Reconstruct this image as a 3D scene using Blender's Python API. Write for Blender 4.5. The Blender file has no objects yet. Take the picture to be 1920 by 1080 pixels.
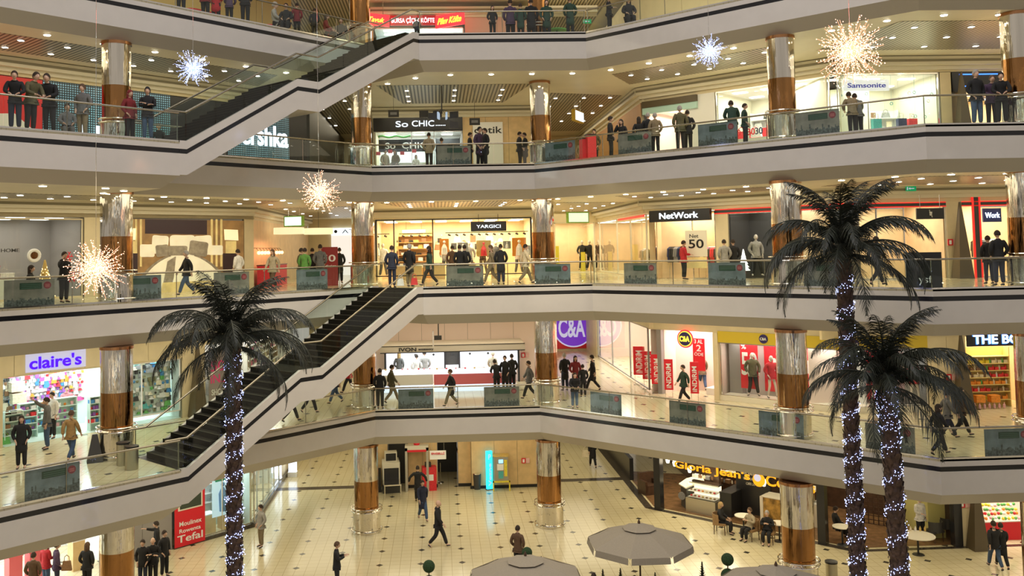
import bpy, bmesh, math, random
import numpy as np
from mathutils import Vector, Matrix
R=random.Random(7)
PI=math.pi
C=bpy.context.scene.collection
S=bpy.context.scene
# ------------------------------------------------------------------ camera
FOC,CX,CY,PITCH,ROLL,YAW=1680.1,892.4,385.4,0.0479,-0.02,0.0433
EYE=Vector((0,0,12.0))
_fw=Vector((math.sin(YAW)*math.cos(PITCH),math.cos(YAW)*math.cos(PITCH),math.sin(PITCH)))
_r=Vector((math.cos(YAW),-math.sin(YAW),0)); _u=_r.cross(_fw)
RX=math.cos(ROLL)*_r+math.sin(ROLL)*_u; UX=-math.sin(ROLL)*_r+math.cos(ROLL)*_u
cd=bpy.data.cameras.new('camera'); cam=bpy.data.objects.new('camera',cd); C.objects.link(cam)
m=Matrix((RX,UX,-_fw)).transposed().to_4x4(); m.translation=EYE; cam.matrix_world=m
cd.sensor_width=36; cd.lens=FOC/1920*36; cd.shift_x=(960-CX)/1920; cd.shift_y=-(540-CY)/1920
cd.clip_end=300; S.camera=cam
S.view_settings.view_transform='Standard'; S.view_settings.look='None'
S.cycles.transparent_max_bounces=32; S.view_settings.exposure=0.0; S.view_settings.gamma=1.0
# ------------------------------------------------------------------ world
w=bpy.data.worlds.new('world'); S.world=w; w.use_nodes=True
nt=w.node_tree; nt.nodes.clear()
out=nt.nodes.new('ShaderNodeOutputWorld'); bg=nt.nodes.new('ShaderNodeBackground')
tc=nt.nodes.new('ShaderNodeTexCoord'); sp=nt.nodes.new('ShaderNodeSeparateXYZ')
cr=nt.nodes.new('ShaderNodeValToRGB'); mp=nt.nodes.new('ShaderNodeMapRange')
nt.links.new(tc.outputs['Generated'],sp.inputs[0]); nt.links.new(sp.outputs[2],mp.inputs[0])
mp.inputs[1].default_value=-1; mp.inputs[2].default_value=1
nt.links.new(mp.outputs[0],cr.inputs[0]); nt.links.new(cr.outputs[0],bg.inputs[0]); nt.links.new(bg.outputs[0],out.inputs[0])
cr.color_ramp.elements[0].color=(.42,.36,.26,1); cr.color_ramp.elements[1].color=(.62,.58,.56,1)
bg.inputs[1].default_value=0.8
# ------------------------------------------------------------------ pixel -> place helpers
def ray(x,y): return RX*((x-CX)/FOC)-UX*((y-CY)/FOC)+_fw
def at_z(x,y,z):
    d=ray(x,y); return EYE+d*((z-EYE.z)/d.z)
def at_line(x,y,a,b,c):
    d=ray(x,y); return EYE+d*(c/(a*d.x+b*d.y))
def to_px(P):
    d=Vector(P)-EYE; z=d.dot(_fw); return (CX+FOC*d.dot(RX)/z, CY-FOC*d.dot(UX)/z, z)
FL=[0.0,5.24,10.45,15.58,20.79]      # floor heights
# ------------------------------------------------------------------ materials
MATS={}
def mat(name,col,rough=.5,metal=0,emit=None,es=0,noise=0,nscale=8,bump=0,spec=None,coat=0,stretch=None):
    if name in MATS: return MATS[name]
    m=bpy.data.materials.new(name); m.use_nodes=True; n=m.node_tree; b=n.nodes['Principled BSDF']
    c=(*col,1); b.inputs['Base Color'].default_value=c
    b.inputs['Roughness'].default_value=rough; b.inputs['Metallic'].default_value=metal
    if spec is not None: b.inputs['Specular IOR Level'].default_value=spec
    if coat: b.inputs['Coat Weight'].default_value=coat; b.inputs['Coat Roughness'].default_value=.05
    if emit: b.inputs['Emission Color'].default_value=(*emit,1); b.inputs['Emission Strength'].default_value=es
    if noise or bump:
        t=n.nodes.new('ShaderNodeTexNoise'); t.inputs['Scale'].default_value=nscale; t.inputs['Detail'].default_value=4
        g=n.nodes.new('ShaderNodeTexCoord')
        if stretch:
            q=n.nodes.new('ShaderNodeMapping'); q.inputs['Scale'].default_value=stretch; n.links.new(g.outputs['Object'],q.inputs[0]); n.links.new(q.outputs[0],t.inputs['Vector'])
        else: n.links.new(g.outputs['Object'],t.inputs['Vector'])
        if noise:
            r=n.nodes.new('ShaderNodeValToRGB')
            r.color_ramp.elements[0].position=.35; r.color_ramp.elements[1].position=.65
            r.color_ramp.elements[0].color=(*[x*(1-noise) for x in col],1); r.color_ramp.elements[1].color=(*[min(1,x*(1+noise)) for x in col],1)
            n.links.new(t.outputs['Fac'],r.inputs[0]); n.links.new(r.outputs[0],b.inputs['Base Color'])
        if bump:
            u=n.nodes.new('ShaderNodeBump'); u.inputs['Strength'].default_value=min(1,bump); u.inputs['Distance'].default_value=.05; n.links.new(t.outputs['Fac'],u.inputs['Height']); n.links.new(u.outputs[0],b.inputs['Normal'])
    MATS[name]=m; return m
def emat(name,col,s): return mat(name,tuple(c*.5 for c in col),.4,emit=col,es=s)
def glass(name,tint,op=.0,rough=.0,refl=1.0):
    m=bpy.data.materials.new(name); m.use_nodes=True; n=m.node_tree; n.nodes.clear()
    o=n.nodes.new('ShaderNodeOutputMaterial'); tr=n.nodes.new('ShaderNodeBsdfTransparent'); gl=n.nodes.new('ShaderNodeBsdfGlossy')
    tr.inputs[0].default_value=(*tint,1); gl.inputs[0].default_value=(refl,refl,refl,1); gl.inputs[1].default_value=rough
    fr=n.nodes.new('ShaderNodeFresnel'); fr.inputs[0].default_value=1.5; mx=n.nodes.new('ShaderNodeMixShader')
    ge=n.nodes.new('ShaderNodeNewGeometry'); iv=n.nodes.new('ShaderNodeMath'); iv.operation='SUBTRACT'; iv.inputs[0].default_value=1; n.links.new(ge.outputs['Backfacing'],iv.inputs[1])
    mu=n.nodes.new('ShaderNodeMath'); mu.operation='MULTIPLY'; n.links.new(fr.outputs[0],mu.inputs[0]); n.links.new(iv.outputs[0],mu.inputs[1]); n.links.new(mu.outputs[0],mx.inputs[0]); n.links.new(tr.outputs[0],mx.inputs[1]); n.links.new(gl.outputs[0],mx.inputs[2]); n.links.new(mx.outputs[0],o.inputs[0])
    MATS[name]=m; return m
def col(name,c,rough=.7): return mat(name,c,rough,noise=.12,nscale=20)
def floor_mat():
    m=bpy.data.materials.new('cream_tiles'); m.use_nodes=True; n=m.node_tree; b=n.nodes['Principled BSDF']; L=n.links.new
    g=n.nodes.new('ShaderNodeNewGeometry'); s=n.nodes.new('ShaderNodeSeparateXYZ'); L(g.outputs['Position'],s.inputs[0])
    def M(op,a,b_=None,c=None):
        k=n.nodes.new('ShaderNodeMath'); k.operation=op
        for i,v in enumerate((a,b_,c)):
            if v is None: continue
            if isinstance(v,(int,float)): k.inputs[i].default_value=v
            else: L(v,k.inputs[i])
        return k.outputs[0]
    T=1.579
    def cell(o,off,size):
        f=M('FRACT',M('DIVIDE',M('ADD',o,100*T-off),size)); return M('MULTIPLY',M('MINIMUM',f,M('SUBTRACT',1,f)),size)  # distance to nearest line
    dx=cell(s.outputs[0],-.866,T); dy=cell(s.outputs[1],39.69,T)
    dia=M('LESS_THAN',M('ADD',dx,dy),.145)
    lx=cell(s.outputs[0],-.866,T/4); ly=cell(s.outputs[1],39.69,T/4)
    ln=M('LESS_THAN',M('MINIMUM',lx,ly),.009)
    nz=n.nodes.new('ShaderNodeTexNoise'); nz.inputs['Scale'].default_value=.7; L(g.outputs['Position'],nz.inputs['Vector'])
    r=n.nodes.new('ShaderNodeValToRGB'); r.color_ramp.elements[0].color=(.60,.53,.33,1); r.color_ramp.elements[1].color=(.74,.66,.44,1); L(nz.outputs[0],r.inputs[0])
    m1=n.nodes.new('ShaderNodeMix'); m1.data_type='RGBA'; L(ln,m1.inputs[0]); L(r.outputs[0],m1.inputs[6]); m1.inputs[7].default_value=(.46,.38,.22,1)
    m2=n.nodes.new('ShaderNodeMix'); m2.data_type='RGBA'; L(dia,m2.inputs[0]); L(m1.outputs[2],m2.inputs[6]); m2.inputs[7].default_value=(.05,.045,.035,1)
    L(m2.outputs[2],b.inputs['Base Color']); b.inputs['Roughness'].default_value=.14; b.inputs['Specular IOR Level'].default_value=.5
    MATS['cream_tiles']=m; return m
def grille_mat():
    m=bpy.data.materials.new('metal_slat_ceiling'); m.use_nodes=True; n=m.node_tree; b=n.nodes['Principled BSDF']; L=n.links.new
    tcn=n.nodes.new('ShaderNodeTexCoord'); wv=n.nodes.new('ShaderNodeTexWave'); wv.bands_direction='X'; wv.inputs['Scale'].default_value=1.9
    wv.wave_profile='SAW'
    L(tcn.outputs['Object'],wv.inputs['Vector'])
    r=n.nodes.new('ShaderNodeValToRGB'); r.color_ramp.interpolation='CONSTANT'
    r.color_ramp.elements[0].color=(.06,.055,.04,1); r.color_ramp.elements[1].color=(.50,.46,.36,1); r.color_ramp.elements[1].position=.42
    L(wv.outputs[0],r.inputs[0]); L(r.outputs[0],b.inputs['Base Color']); b.inputs['Roughness'].default_value=.35; b.inputs['Metallic'].default_value=.3
    bp=n.nodes.new('ShaderNodeBump'); bp.inputs['Strength'].default_value=.6; L(wv.outputs[0],bp.inputs['Height']); L(bp.outputs[0],b.inputs['Normal'])
    MATS['slats']=m; return m
M_floor=floor_mat(); M_slat=grille_mat()
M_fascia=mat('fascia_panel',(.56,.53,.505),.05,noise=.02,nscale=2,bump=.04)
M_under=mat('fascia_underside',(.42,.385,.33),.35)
M_stripe=mat('black_stripe',(.008,.008,.01),.15)
M_ceil=mat('cream_ceiling',(.74,.69,.54),.45,noise=.03,nscale=1)
M_wall=mat('cream_wall',(.72,.62,.40),.5,noise=.04,nscale=2)
M_cornice=mat('cornice',(.74,.69,.54),.5)
M_vent=mat('vent_strip',(.27,.24,.16),.6)
M_wood=mat('pale_wood_panel',(.70,.50,.25),.4,noise=.08,nscale=3)
M_steel=mat('polished_steel',(.78,.75,.70),.12,1)
M_gold=mat('bronze_mirror',(.38,.19,.07),.08,1,bump=.8,nscale=1.6,stretch=(3.2,3.2,.16),noise=.12)  # stretched colour noise imitates streaky reflections, along with the bump
M_mirror=mat('silver_mirror',(.72,.67,.58),.05,1,bump=.9,nscale=1.6,stretch=(3.2,3.2,.18),noise=.12)  # reflection-like vertical streaks put into the colour here too
M_copper=mat('copper_top',(.45,.22,.1),.2,1)
M_glassb=glass('balustrade_glass',(.94,.98,.96))
M_shopglass=glass('shop_window_glass',(.95,.97,.96))
M_black=mat('black',(.012,.012,.013),.4); M_dark=mat('dark_grey',(.05,.048,.045),.45); M_white=mat('white',(.8,.8,.78),.5)
M_chrome=mat('chrome_tube',(.75,.72,.66),.1,1); M_rail=mat('handrail_steel',(.36,.33,.27),.22,1)
M_step=mat('dark_step',(.010,.009,.006),.8,spec=.15); M_nose=mat('step_nosing',(.05,.045,.03),.7,spec=.2)
# ------------------------------------------------------------------ mesh builder
class MB:
    def __init__(s): s.v=[];s.f=[];s.mi=[];s.m=0
    def add(s,vs,fs):
        o=len(s.v); s.v+= [tuple(v) for v in vs]; s.f+=[tuple(i+o for i in f) for f in fs]; s.mi+=[s.m]*len(fs)
        return s
    def box(s,x0,x1,y0,y1,z0,z1):
        return s.add([(x0,y0,z0),(x1,y0,z0),(x1,y1,z0),(x0,y1,z0),(x0,y0,z1),(x1,y0,z1),(x1,y1,z1),(x0,y1,z1)],
          [(0,3,2,1),(4,5,6,7),(0,1,5,4),(1,2,6,5),(2,3,7,6),(3,0,4,7)])
    def prism(s,pts,z0,z1):  # ccw polygon
        n=len(pts); return s.add([(*p,z0) for p in pts]+[(*p,z1) for p in pts],[tuple(range(n-1,-1,-1)),tuple(range(n,2*n))]+[(i,(i+1)%n,n+(i+1)%n,n+i) for i in range(n)])
    def hull2(s,a,b): # two matching loops
        n=len(a); return s.add(list(a)+list(b),[tuple(range(n-1,-1,-1)),tuple(range(n,2*n))]+[(i,(i+1)%n,n+(i+1)%n,n+i) for i in range(n)])
    def extr_y(s,pts,y0,y1): # polygon in xz
        return s.hull2([(p[0],y0,p[1]) for p in pts],[(p[0],y1,p[1]) for p in pts])
    def extr_x(s,pts,x0,x1):
        return s.hull2([(x0,p[0],p[1]) for p in pts],[(x1,p[0],p[1]) for p in pts])
    def tube(s,path,r,n=8,cap=True):
        P=[Vector(p) for p in path]; rr=r if isinstance(r,(list,tuple)) else [r]*len(P); o=[];prev=None
        for i,p in enumerate(P):
            t=(P[min(i+1,len(P)-1)]-P[max(i-1,0)]).normalized()
            a=t.orthogonal().normalized() if prev is None else (prev-t*prev.dot(t)).normalized()
            prev=a; b=t.cross(a)
            o+=[p+(a*math.cos(2*PI*k/n)+b*math.sin(2*PI*k/n))*rr[i] for k in range(n)]
        fs=[(i*n+k,i*n+(k+1)%n,(i+1)*n+(k+1)%n,(i+1)*n+k) for i in range(len(P)-1) for k in range(n)]
        if cap: fs+=[tuple(range(n-1,-1,-1)),tuple((len(P)-1)*n+k for k in range(n))]
        return s.add(o,fs)
    def lathe(s,prof,n=24,c=(0,0),sx=1,sy=1):
        o=[(c[0]+sx*r*math.cos(2*PI*k/n),c[1]+sy*r*math.sin(2*PI*k/n),z) for r,z in prof for k in range(n)]
        fs=[(i*n+k,i*n+(k+1)%n,(i+1)*n+(k+1)%n,(i+1)*n+k) for i in range(len(prof)-1) for k in range(n)]
        fs+=[tuple(range(n-1,-1,-1)),tuple((len(prof)-1)*n+k for k in range(n))]
        return s.add(o,fs)
    def cyl(s,x,y,z0,z1,r,n=16): return s.lathe([(r,z0),(r,z1)],n,(x,y))
    def ball(s,c,r,n=10,m=6,sz=1):
        return s.lathe([(max(.001,r*math.sin(PI*i/m)),c[2]-r*sz*math.cos(PI*i/m)) for i in range(m+1)],n,(c[0],c[1]))
    def disc_y(s,x,y0,y1,z,r,n=20): return s.hull2([(x+r*math.cos(2*PI*k/n),y0,z+r*math.sin(2*PI*k/n)) for k in range(n)],[(x+r*math.cos(2*PI*k/n),y1,z+r*math.sin(2*PI*k/n)) for k in range(n)])
    def build(s,name,mats,parent=None,smooth=False,loc=None,rz=0):
        me=bpy.data.meshes.new(name); me.from_pydata(s.v,[],s.f)
        for mm in (mats if isinstance(mats,(list,tuple)) else [mats]): me.materials.append(mm)
        me.polygons.foreach_set('material_index',s.mi)
        bm=bmesh.new(); bm.from_mesh(me); bmesh.ops.recalc_face_normals(bm,faces=bm.faces); bm.to_mesh(me); bm.free()
        if smooth:
            me.polygons.foreach_set('use_smooth',[True]*len(me.polygons))
            try: me.set_sharp_from_angle(angle=math.radians(40))
            except Exception: pass
        o=bpy.data.objects.new(name,me); C.objects.link(o)
        if parent: o.parent=parent
        if loc is not None: o.location=loc
        o.rotation_euler.z=rz
        return o
def tag(o,label,cat,group=None,kind=None):
    o['label']=label; o['category']=cat
    if group: o['group']=group
    if kind: o['kind']=kind
    return o
def struct(o): o['kind']='structure'; return o
def thing(name,label,cat,loc=(0,0,0),rz=0,group=None):
    o=bpy.data.objects.new(name,None); o.empty_display_size=.1; C.objects.link(o); o.location=loc; o.rotation_euler.z=rz
    return tag(o,label,cat,group)
def kids(o): return [c for c in KIDS.get(o.name,[])] or list(o.children)
KIDS={}
def dup(root,loc,rz=0,label=None,group=None,scale=None):
    r=root.copy(); C.objects.link(r); r.location=loc; r.rotation_euler.z=rz
    if scale: r.scale=scale
    if label: r['label']=label
    if group: r['group']=group
    for ch in list(root.children):
        c=ch.copy(); C.objects.link(c); c.parent=r
        for g in list(ch.children):
            d=g.copy(); C.objects.link(d); d.parent=c
    return r
def omat(o,m,i=0):
    o.material_slots[i].link='OBJECT'; o.material_slots[i].material=m
# ------------------------------------------------------------------ wall frames: local x along the wall, y into the shop, z up
class Frame:
    def __init__(s,x,y,deg): s.o=Vector((x,y,0)); s.rz=math.radians(deg); s.x=Vector((math.cos(s.rz),math.sin(s.rz),0)); s.y=Vector((-math.sin(s.rz),math.cos(s.rz),0))
    def w(s,u,v=0,z=0): return s.o+s.x*u+s.y*v+Vector((0,0,z))
    def px(s,x,y,v=0):   # -> (u,z) where the sight line meets the wall plane
        d=ray(x,y); t=(s.o-EYE).dot(s.y)+v; t/=d.dot(s.y); p=EYE+d*t; return (p-s.o).dot(s.x),p.z
FLf=Frame(-8.4,40.3,45); FBk=Frame(0,46,0); FRt=Frame(9.6,41.1,-45); FNr=Frame(15.9,34.8,0)
FCL=Frame(-8.4,40.3,90); FCR=Frame(9.6,41.1,-90)   # corridor side walls
def lamp(name,loc,size,power,colr,rot=(0,0,0),sy=None):
    l=bpy.data.lights.new(name,'AREA'); l.energy=power; l.color=colr; l.size=size
    if sy: l.shape='RECTANGLE'; l.size_y=sy
    o=bpy.data.objects.new(name,l); C.objects.link(o); o.location=loc; o.rotation_euler=rot; return o
WARM=(1,.87,.60); NEUT=(1,.93,.82); COOL=(.85,.97,1.0)
# large area light overhead, unseen, added to brighten the gallery fascias
lamp('atrium_fill_light',(2,15,33),18,4200,(1,.95,.92))
# ------------------------------------------------------------------ plan
Q=2**.5
def odd(far=30):
    return [(-8.15-14,28.76-14),(-8.15,28.76),(-10.22,30.84),(-2.76,38.31),(4.21,38.31),(15.29,27.23),(15.29+far,27.23)]
def even(far=30):
    return [(-2.7-18,38.36-18),(-2.7,38.36),(-.62,36.28),(6.24,36.28),(15.29,27.23),(15.29+far,27.23)]
def edge(k): return odd() if k%2 else even()
def offset(pts,d):  # inward (away from the void) offset of an open path travelled left->right
    out=[]
    for i,p in enumerate(pts):
        p=Vector(p); ns=[]
        if i>0: t=(p-Vector(pts[i-1])).normalized(); ns.append(Vector((-t.y,t.x)))
        if i<len(pts)-1: t=(Vector(pts[i+1])-p).normalized(); ns.append(Vector((-t.y,t.x)))
        n=sum(ns,Vector((0,0))).normalized(); n=n/max(.3,n.dot(ns[0])); out.append(tuple(p+n*d))
    return out
BACKP=[(46,62),(-34,62)]
def slab(k):
    z=FL[k]; e=edge(k)
    poly=e+BACKP+[(-34,e[0][1])]
    f=MB(); f.prism(poly,z-.06,z); o=struct(f.build('floor',M_floor))
    e2=offset(e,.06); e3=offset(e,.5)
    # fascia: profile swept along the edge
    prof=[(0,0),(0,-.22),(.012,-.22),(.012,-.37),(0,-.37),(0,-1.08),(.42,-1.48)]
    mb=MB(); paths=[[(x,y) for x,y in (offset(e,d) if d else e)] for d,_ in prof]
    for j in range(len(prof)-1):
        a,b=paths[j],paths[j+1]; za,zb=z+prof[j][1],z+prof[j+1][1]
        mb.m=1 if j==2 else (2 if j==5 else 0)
        for i in range(len(e)-1):
            mb.add([(*a[i],za),(*a[i+1],za),(*b[i+1],zb),(*b[i],zb)],[(0,1,2,3)])
    # back face gives it thickness
    mb.m=0; pb=offset(e,.42); pt=offset(e,.06)
    for i in range(len(e)-1):
        mb.add([(*pb[i],z-1.48),(*pb[i+1],z-1.48),(*pt[i+1],z-.06),(*pt[i],z-.06)],[(0,1,2,3)])
    t=struct(mb.build('trim_%d'%k,[M_fascia,M_stripe,M_under]))
    # ceiling of the storey below
    zc=z-1.48; e4=offset(e,.42)
    c=MB(); c.prism(e4+BACKP+[(-34,e4[0][1])],zc,zc+.1); struct(c.build('ceiling',M_ceil))
for k in (1,2,3,4): slab(k)
g=MB(); g.box(-40,50,8,66,-.3,0); struct(g.build('floor',M_floor))
c5=MB(); c5.prism(offset(edge(1),.4)+BACKP+[(-34,15)],FL[4]+4.0,FL[4]+4.1); struct(c5.build('ceiling',M_ceil))
# metal slat panels let into the ceilings
def slats(k):
    zc=FL[k]-1.48 if k<5 else FL[4]+4.0
    z0=zc-.012
    def panel(pts,rz,org):
        mb=MB(); c_,s_=math.cos(-rz),math.sin(-rz)
        q=[((x-org[0])*c_-(y-org[1])*s_,(x-org[0])*s_+(y-org[1])*c_) for x,y in pts]
        mb.prism(q,0,.008); o=mb.build('ceiling',M_slat,loc=(org[0],org[1],z0),rz=rz); struct(o)
    panel([(-2.6,39.6),(4.3,39.6),(3.4,44.6),(-1.6,44.6)],0,(0,40))
    if k==3 or k==1:
        pass
    # left gallery, right gallery, near right, corridors
    fl=lambda u,v:tuple(FLf.w(u,v))[:2]; fr=lambda u,v:tuple(FRt.w(u,v))[:2]
    panel([fl(-16,-3.7),fl(-1.0,-3.7),fl(-.2,-1.1),fl(-16,-1.1)],PI/4,fl(-3,-2))
    panel([fr(1.0,-3.9),fr(8.0,-3.9),fr(7.2,-1.3),fr(.2,-1.3)],-PI/4,fr(3,-2))
    panel([(15.6,29.0),(30,29.0),(30,33.4),(14.6,33.4)],0,(15,30))
    panel([(-8.0,43),(-3.8,42),(-3.8,56),(-8.0,56)],0,(-6,45))
    panel([(5.4,42),(9.1,43),(9.1,56),(5.4,56)],0,(6,45))
for k in (1,2,3,4,5): slats(k)
# ------------------------------------------------------------------ corridor end walls and outer walls
for k in range(5):
    z=FL[k]; h=3.72
    mb=MB(); mb.box(-8.4,-3.25,58.6,58.8,z,z+h); struct(mb.build('wall_back',M_wall))
    mb=MB(); mb.box(4.95,9.6,58.6,58.8,z,z+h); struct(mb.build('wall_back',M_wall))
    mb=MB(); mb.box(-3.25,-3.1,46.2,58.6,z,z+h); mb.box(4.8,4.95,46.2,58.6,z,z+h); struct(mb.build('wall_corridor',M_wall))
# ------------------------------------------------------------------ walls and shop rooms
WN=[0]
def wallbox(fr,k,u0,u1,v0,v1,z0,z1,m,name='wall_shop'):
    b=MB(); b.box(u0,u1,v0,v1,0,z1-z0)
    o=b.build(name,m,loc=fr.w(0,0,FL[k]+z0),rz=fr.rz); return struct(o)
def header(fr,k,u0,u1,zb=3.0,m=None,cor=True):
    wallbox(fr,k,u0,u1,0,.18,zb,3.72,m or M_wall,'wall_header')
    if cor:
        b=MB(); b.box(u0,u1,-.34,-.002,0,.34); b.m=1; b.box(u0,u1,-.347,-.341,.12,.22); b.m=0; b.box(u0,u1,-.12,-.003,-.16,-.002)
        struct(b.build('trim_cornice',[M_cornice,M_vent],loc=fr.w(0,0,FL[k]+3.36),rz=fr.rz))
def panes(fr,k,edges,z0=.05,z1=3.0,fm=None,fw=.035,v=.05):
    WN[0]+=1
    o=MB(); o.box(edges[0],edges[-1],v,v+.012,z0,z1); g=struct(o.build('window_%d'%WN[0],M_shopglass,loc=fr.w(0,0,FL[k]),rz=fr.rz))
    f=MB()
    for e in edges: f.box(e-fw/2,e+fw/2,v-.03,v+.04,z0-.05,z1)
    f.box(edges[0],edges[-1],v-.03,v+.04,z0-.05,z0); f.box(edges[0],edges[-1],v-.03,v+.04,z1-.05,z1)
    f.build('window_frame',fm or M_black,g)
LAMPM=emat('shop_light_panel',(1,.97,.9),4)
def room(fr,k,u0,u1,d,wm,power=120,colr=NEUT,h=3.05,dv=.2,nl=3):
    b=MB(); b.box(u0,u1,d,d+.1,0,h); b.box(u0-.05,u0,dv,d,0,h); b.box(u1,u1+.05,dv,d,0,h)
    struct(b.build('wall_shop_interior',wm,loc=fr.w(0,0,FL[k]+.002),rz=fr.rz))
    c=MB(); c.box(u0,u1,dv,d,h,h+.06); struct(c.build('ceiling_shop',M_white,loc=fr.w(0,0,FL[k]),rz=fr.rz))
    n=max(1,int((u1-u0)/1.3))
    for i in range(n):
        for j in range(2):
            u=u0+(u1-u0)*(i+.5)/n; v=dv+(d-dv)*(j+.5)/2; P=fr.w(u,v,FL[k]+h)
            DL.append((P,'shop',fr.rz))
    lamp('shop_light',fr.w((u0+u1)/2,d*.45,FL[k]+h-.08),(u1-u0)*.8,power*(u1-u0)*d/12,colr,(0,0,fr.rz),sy=d*.7)
DL=[]
# ------------------------------------------------------------------ lettering
def text_mesh(s,font_off=0.02,shear=0,space=1.0,ext=.04):
    cu=bpy.data.curves.new('lettering','FONT'); cu.body=s; cu.size=1; cu.offset=font_off*.5; cu.extrude=ext; cu.shear=shear; cu.space_character=space; cu.resolution_u=4
    t=bpy.data.objects.new('lettering',cu); C.objects.link(t); dg=bpy.context.evaluated_depsgraph_get(); me=bpy.data.meshes.new_from_object(t.evaluated_get(dg)); bpy.data.objects.remove(t); return me
def letter(s,fr,k,u0,u1,z0,z1,v,m,parent=None,off=.02,shear=0,space=1.0,name='lettering',vert=False,depth=.03,zrot=0):
    """text filling the rectangle u0..u1, z0..z1 (z above the storey's floor) on the plane y=v of a wall frame"""
    me=text_mesh(s,off,shear,space); co=np.array([x.co[:] for x in me.vertices])
    if len(co)==0: return None
    if vert: co=np.stack([-co[:,1],co[:,0],co[:,2]],1)
    lo=co.min(0); hi=co.max(0); sc=(hi-lo); sc[sc==0]=1
    q=(co-lo)/sc
    out=np.stack([u0+q[:,0]*(u1-u0), v-q[:,2]*depth, z0+q[:,1]*(z1-z0)],1)
    me.vertices.foreach_set('co',out.ravel()); me.update(); me.materials.clear(); me.materials.append(m)
    o=bpy.data.objects.new(name,me); C.objects.link(o)
    if parent: o.parent=parent; 
    else: o.location=fr.w(0,0,FL[k]); o.rotation_euler.z=fr.rz
    return o
def sign(fr,k,name,label,u0,u1,z0,z1,v,bm_,txt,tm,pad=(.1,.2),th=.08,off=.02,shear=0,space=1,cat='sign',group=None):
    t=thing(name,label,cat,fr.w(0,0,FL[k]),fr.rz,group)
    if bm_:
        b=MB(); b.box(u0,u1,v-th,v,z0,z1); b.build('board',bm_,t)
    if txt:
        W=u1-u0;H=z1-z0
        letter(txt,fr,k,u0+W*pad[0],u1-W*pad[0],z0+H*pad[1],z1-H*pad[1],v-(th if bm_ else 0)-.002,tm,t,off,shear,space)
    return t
# ------------------------------------------------------------------ columns
def column(x,y,k,rad=.5,label='',base=True):
    z=FL[k]; h=3.72; low=2.0 if k<4 else 2.0
    t=thing('mirror_column',label,'column',(x,y,z),0,None)
    split=1.22/.62
    b=MB(); b.lathe([(rad*1.13,.0),(rad*1.13,.92),(rad,.97),(rad,.98)],40); b.build('base_cladding',M_mirror if k<4 else M_gold,t,True)
    b=MB(); b.lathe([(rad,.98),(rad,.98+split*.62)],40); b.build('bronze_cladding',M_gold,t,True)
    b=MB(); b.lathe([(rad,.98+split*.62),(rad,h-.1)],40); b.build('silver_cladding',M_mirror,t,True)
    b=MB(); b.lathe([(rad+.03,h-.1),(rad+.03,h)],40); b.build('top_collar',M_copper,t)
    for zz in (.12,.92,1.05):
        r=rad*1.25; b=MB(); b.tube([(r*math.cos(a*PI/18),r*math.sin(a*PI/18),zz) for a in range(37)],.022,6)
        for a in range(0,12): b.tube([(rad*math.cos(a*PI/6),rad*math.sin(a*PI/6),zz),(r*math.cos(a*PI/6),r*math.sin(a*PI/6),zz)],.012,4)
        b.build('ring_rail',M_chrome,t,True)
    return t
CN=[('far left','left of the back gallery'),]
COLS=[(-10.9,30.95,.52,'left gallery column'),(-3.25,39.15,.49,'column at the left end of the far gallery'),(4.62,39.15,.49,'column at the right end of the far gallery'),(12.3,31.1,.52,'column halfway along the right gallery'),(18.92,28.1,.50,'column at the right edge of the photo')]
ST=['on the ground floor','on the first gallery up','on the second gallery up','on the third gallery up','on the top gallery']
for k in range(5):
    for x,y,r,n in COLS:
        if k==4 and x in(-10.9,12.3,18.92): continue
        column(x,y,k,r*(.9 if k>=3 else 1.06 if k==0 else 1),'mirror-clad round '+n+' '+ST[k])
# ------------------------------------------------------------------ balustrades
RUN=['left landing','landing end','left gallery','far gallery','right gallery','near right gallery']
RUNE=['left gallery','stair head','far gallery','right gallery','near right gallery']
def balustrade(a,b,z,label,n=None,parent=None):
    a=Vector(a);b=Vector(b);L=(b-a).length; ang=math.atan2(b.y-a.y,b.x-a.x)
    t=thing('glass_balustrade',label,'balustrade',(a.x,a.y,z),ang)
    n=n or max(1,round(L/1.75)); w=L/n
    for i in range(n):
        m=MB(); m.box(i*w+.012,(i+1)*w-.012,.055,.067,-.02,.88); m.build('glass_panel',M_glassb,t)
    m=MB(); m.tube([(0,.06,.93),(L,.06,.93)],.032,10); m.build('handrail',M_rail,t,True)
    m=MB(); m.box(0,L,.03,.09,.0,.05); m.build('base_channel',M_steel,t)
    for i in range(0,n+1,2):
        m=MB(); m.tube([(min(max(i*w,.03),L-.03),.1,0),(min(max(i*w,.03),L-.03),.1,.9)],.016,6); m.build('post',M_rail,t)
    return t
for k in (1,2,3,4):
    e=edge(k); 
    for i in range(len(e)-1):
        nm=(RUN if k%2 else RUNE)[i]
        if nm in('landing end','stair head'): continue
        a,b=Vector(e[i]),Vector(e[i+1])
        d=(b-a).normalized()
        if nm=='left landing': a=b-d*14
        elif i==0: a=b-d*20
        if nm=='near right gallery': b=a+d*11
        if i==0 and k%2==0: b=b-d*3.5*0
        balustrade(a,b,FL[k],'glass balustrade with steel handrail along the %s %s'%(nm,ST[k]))
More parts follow.
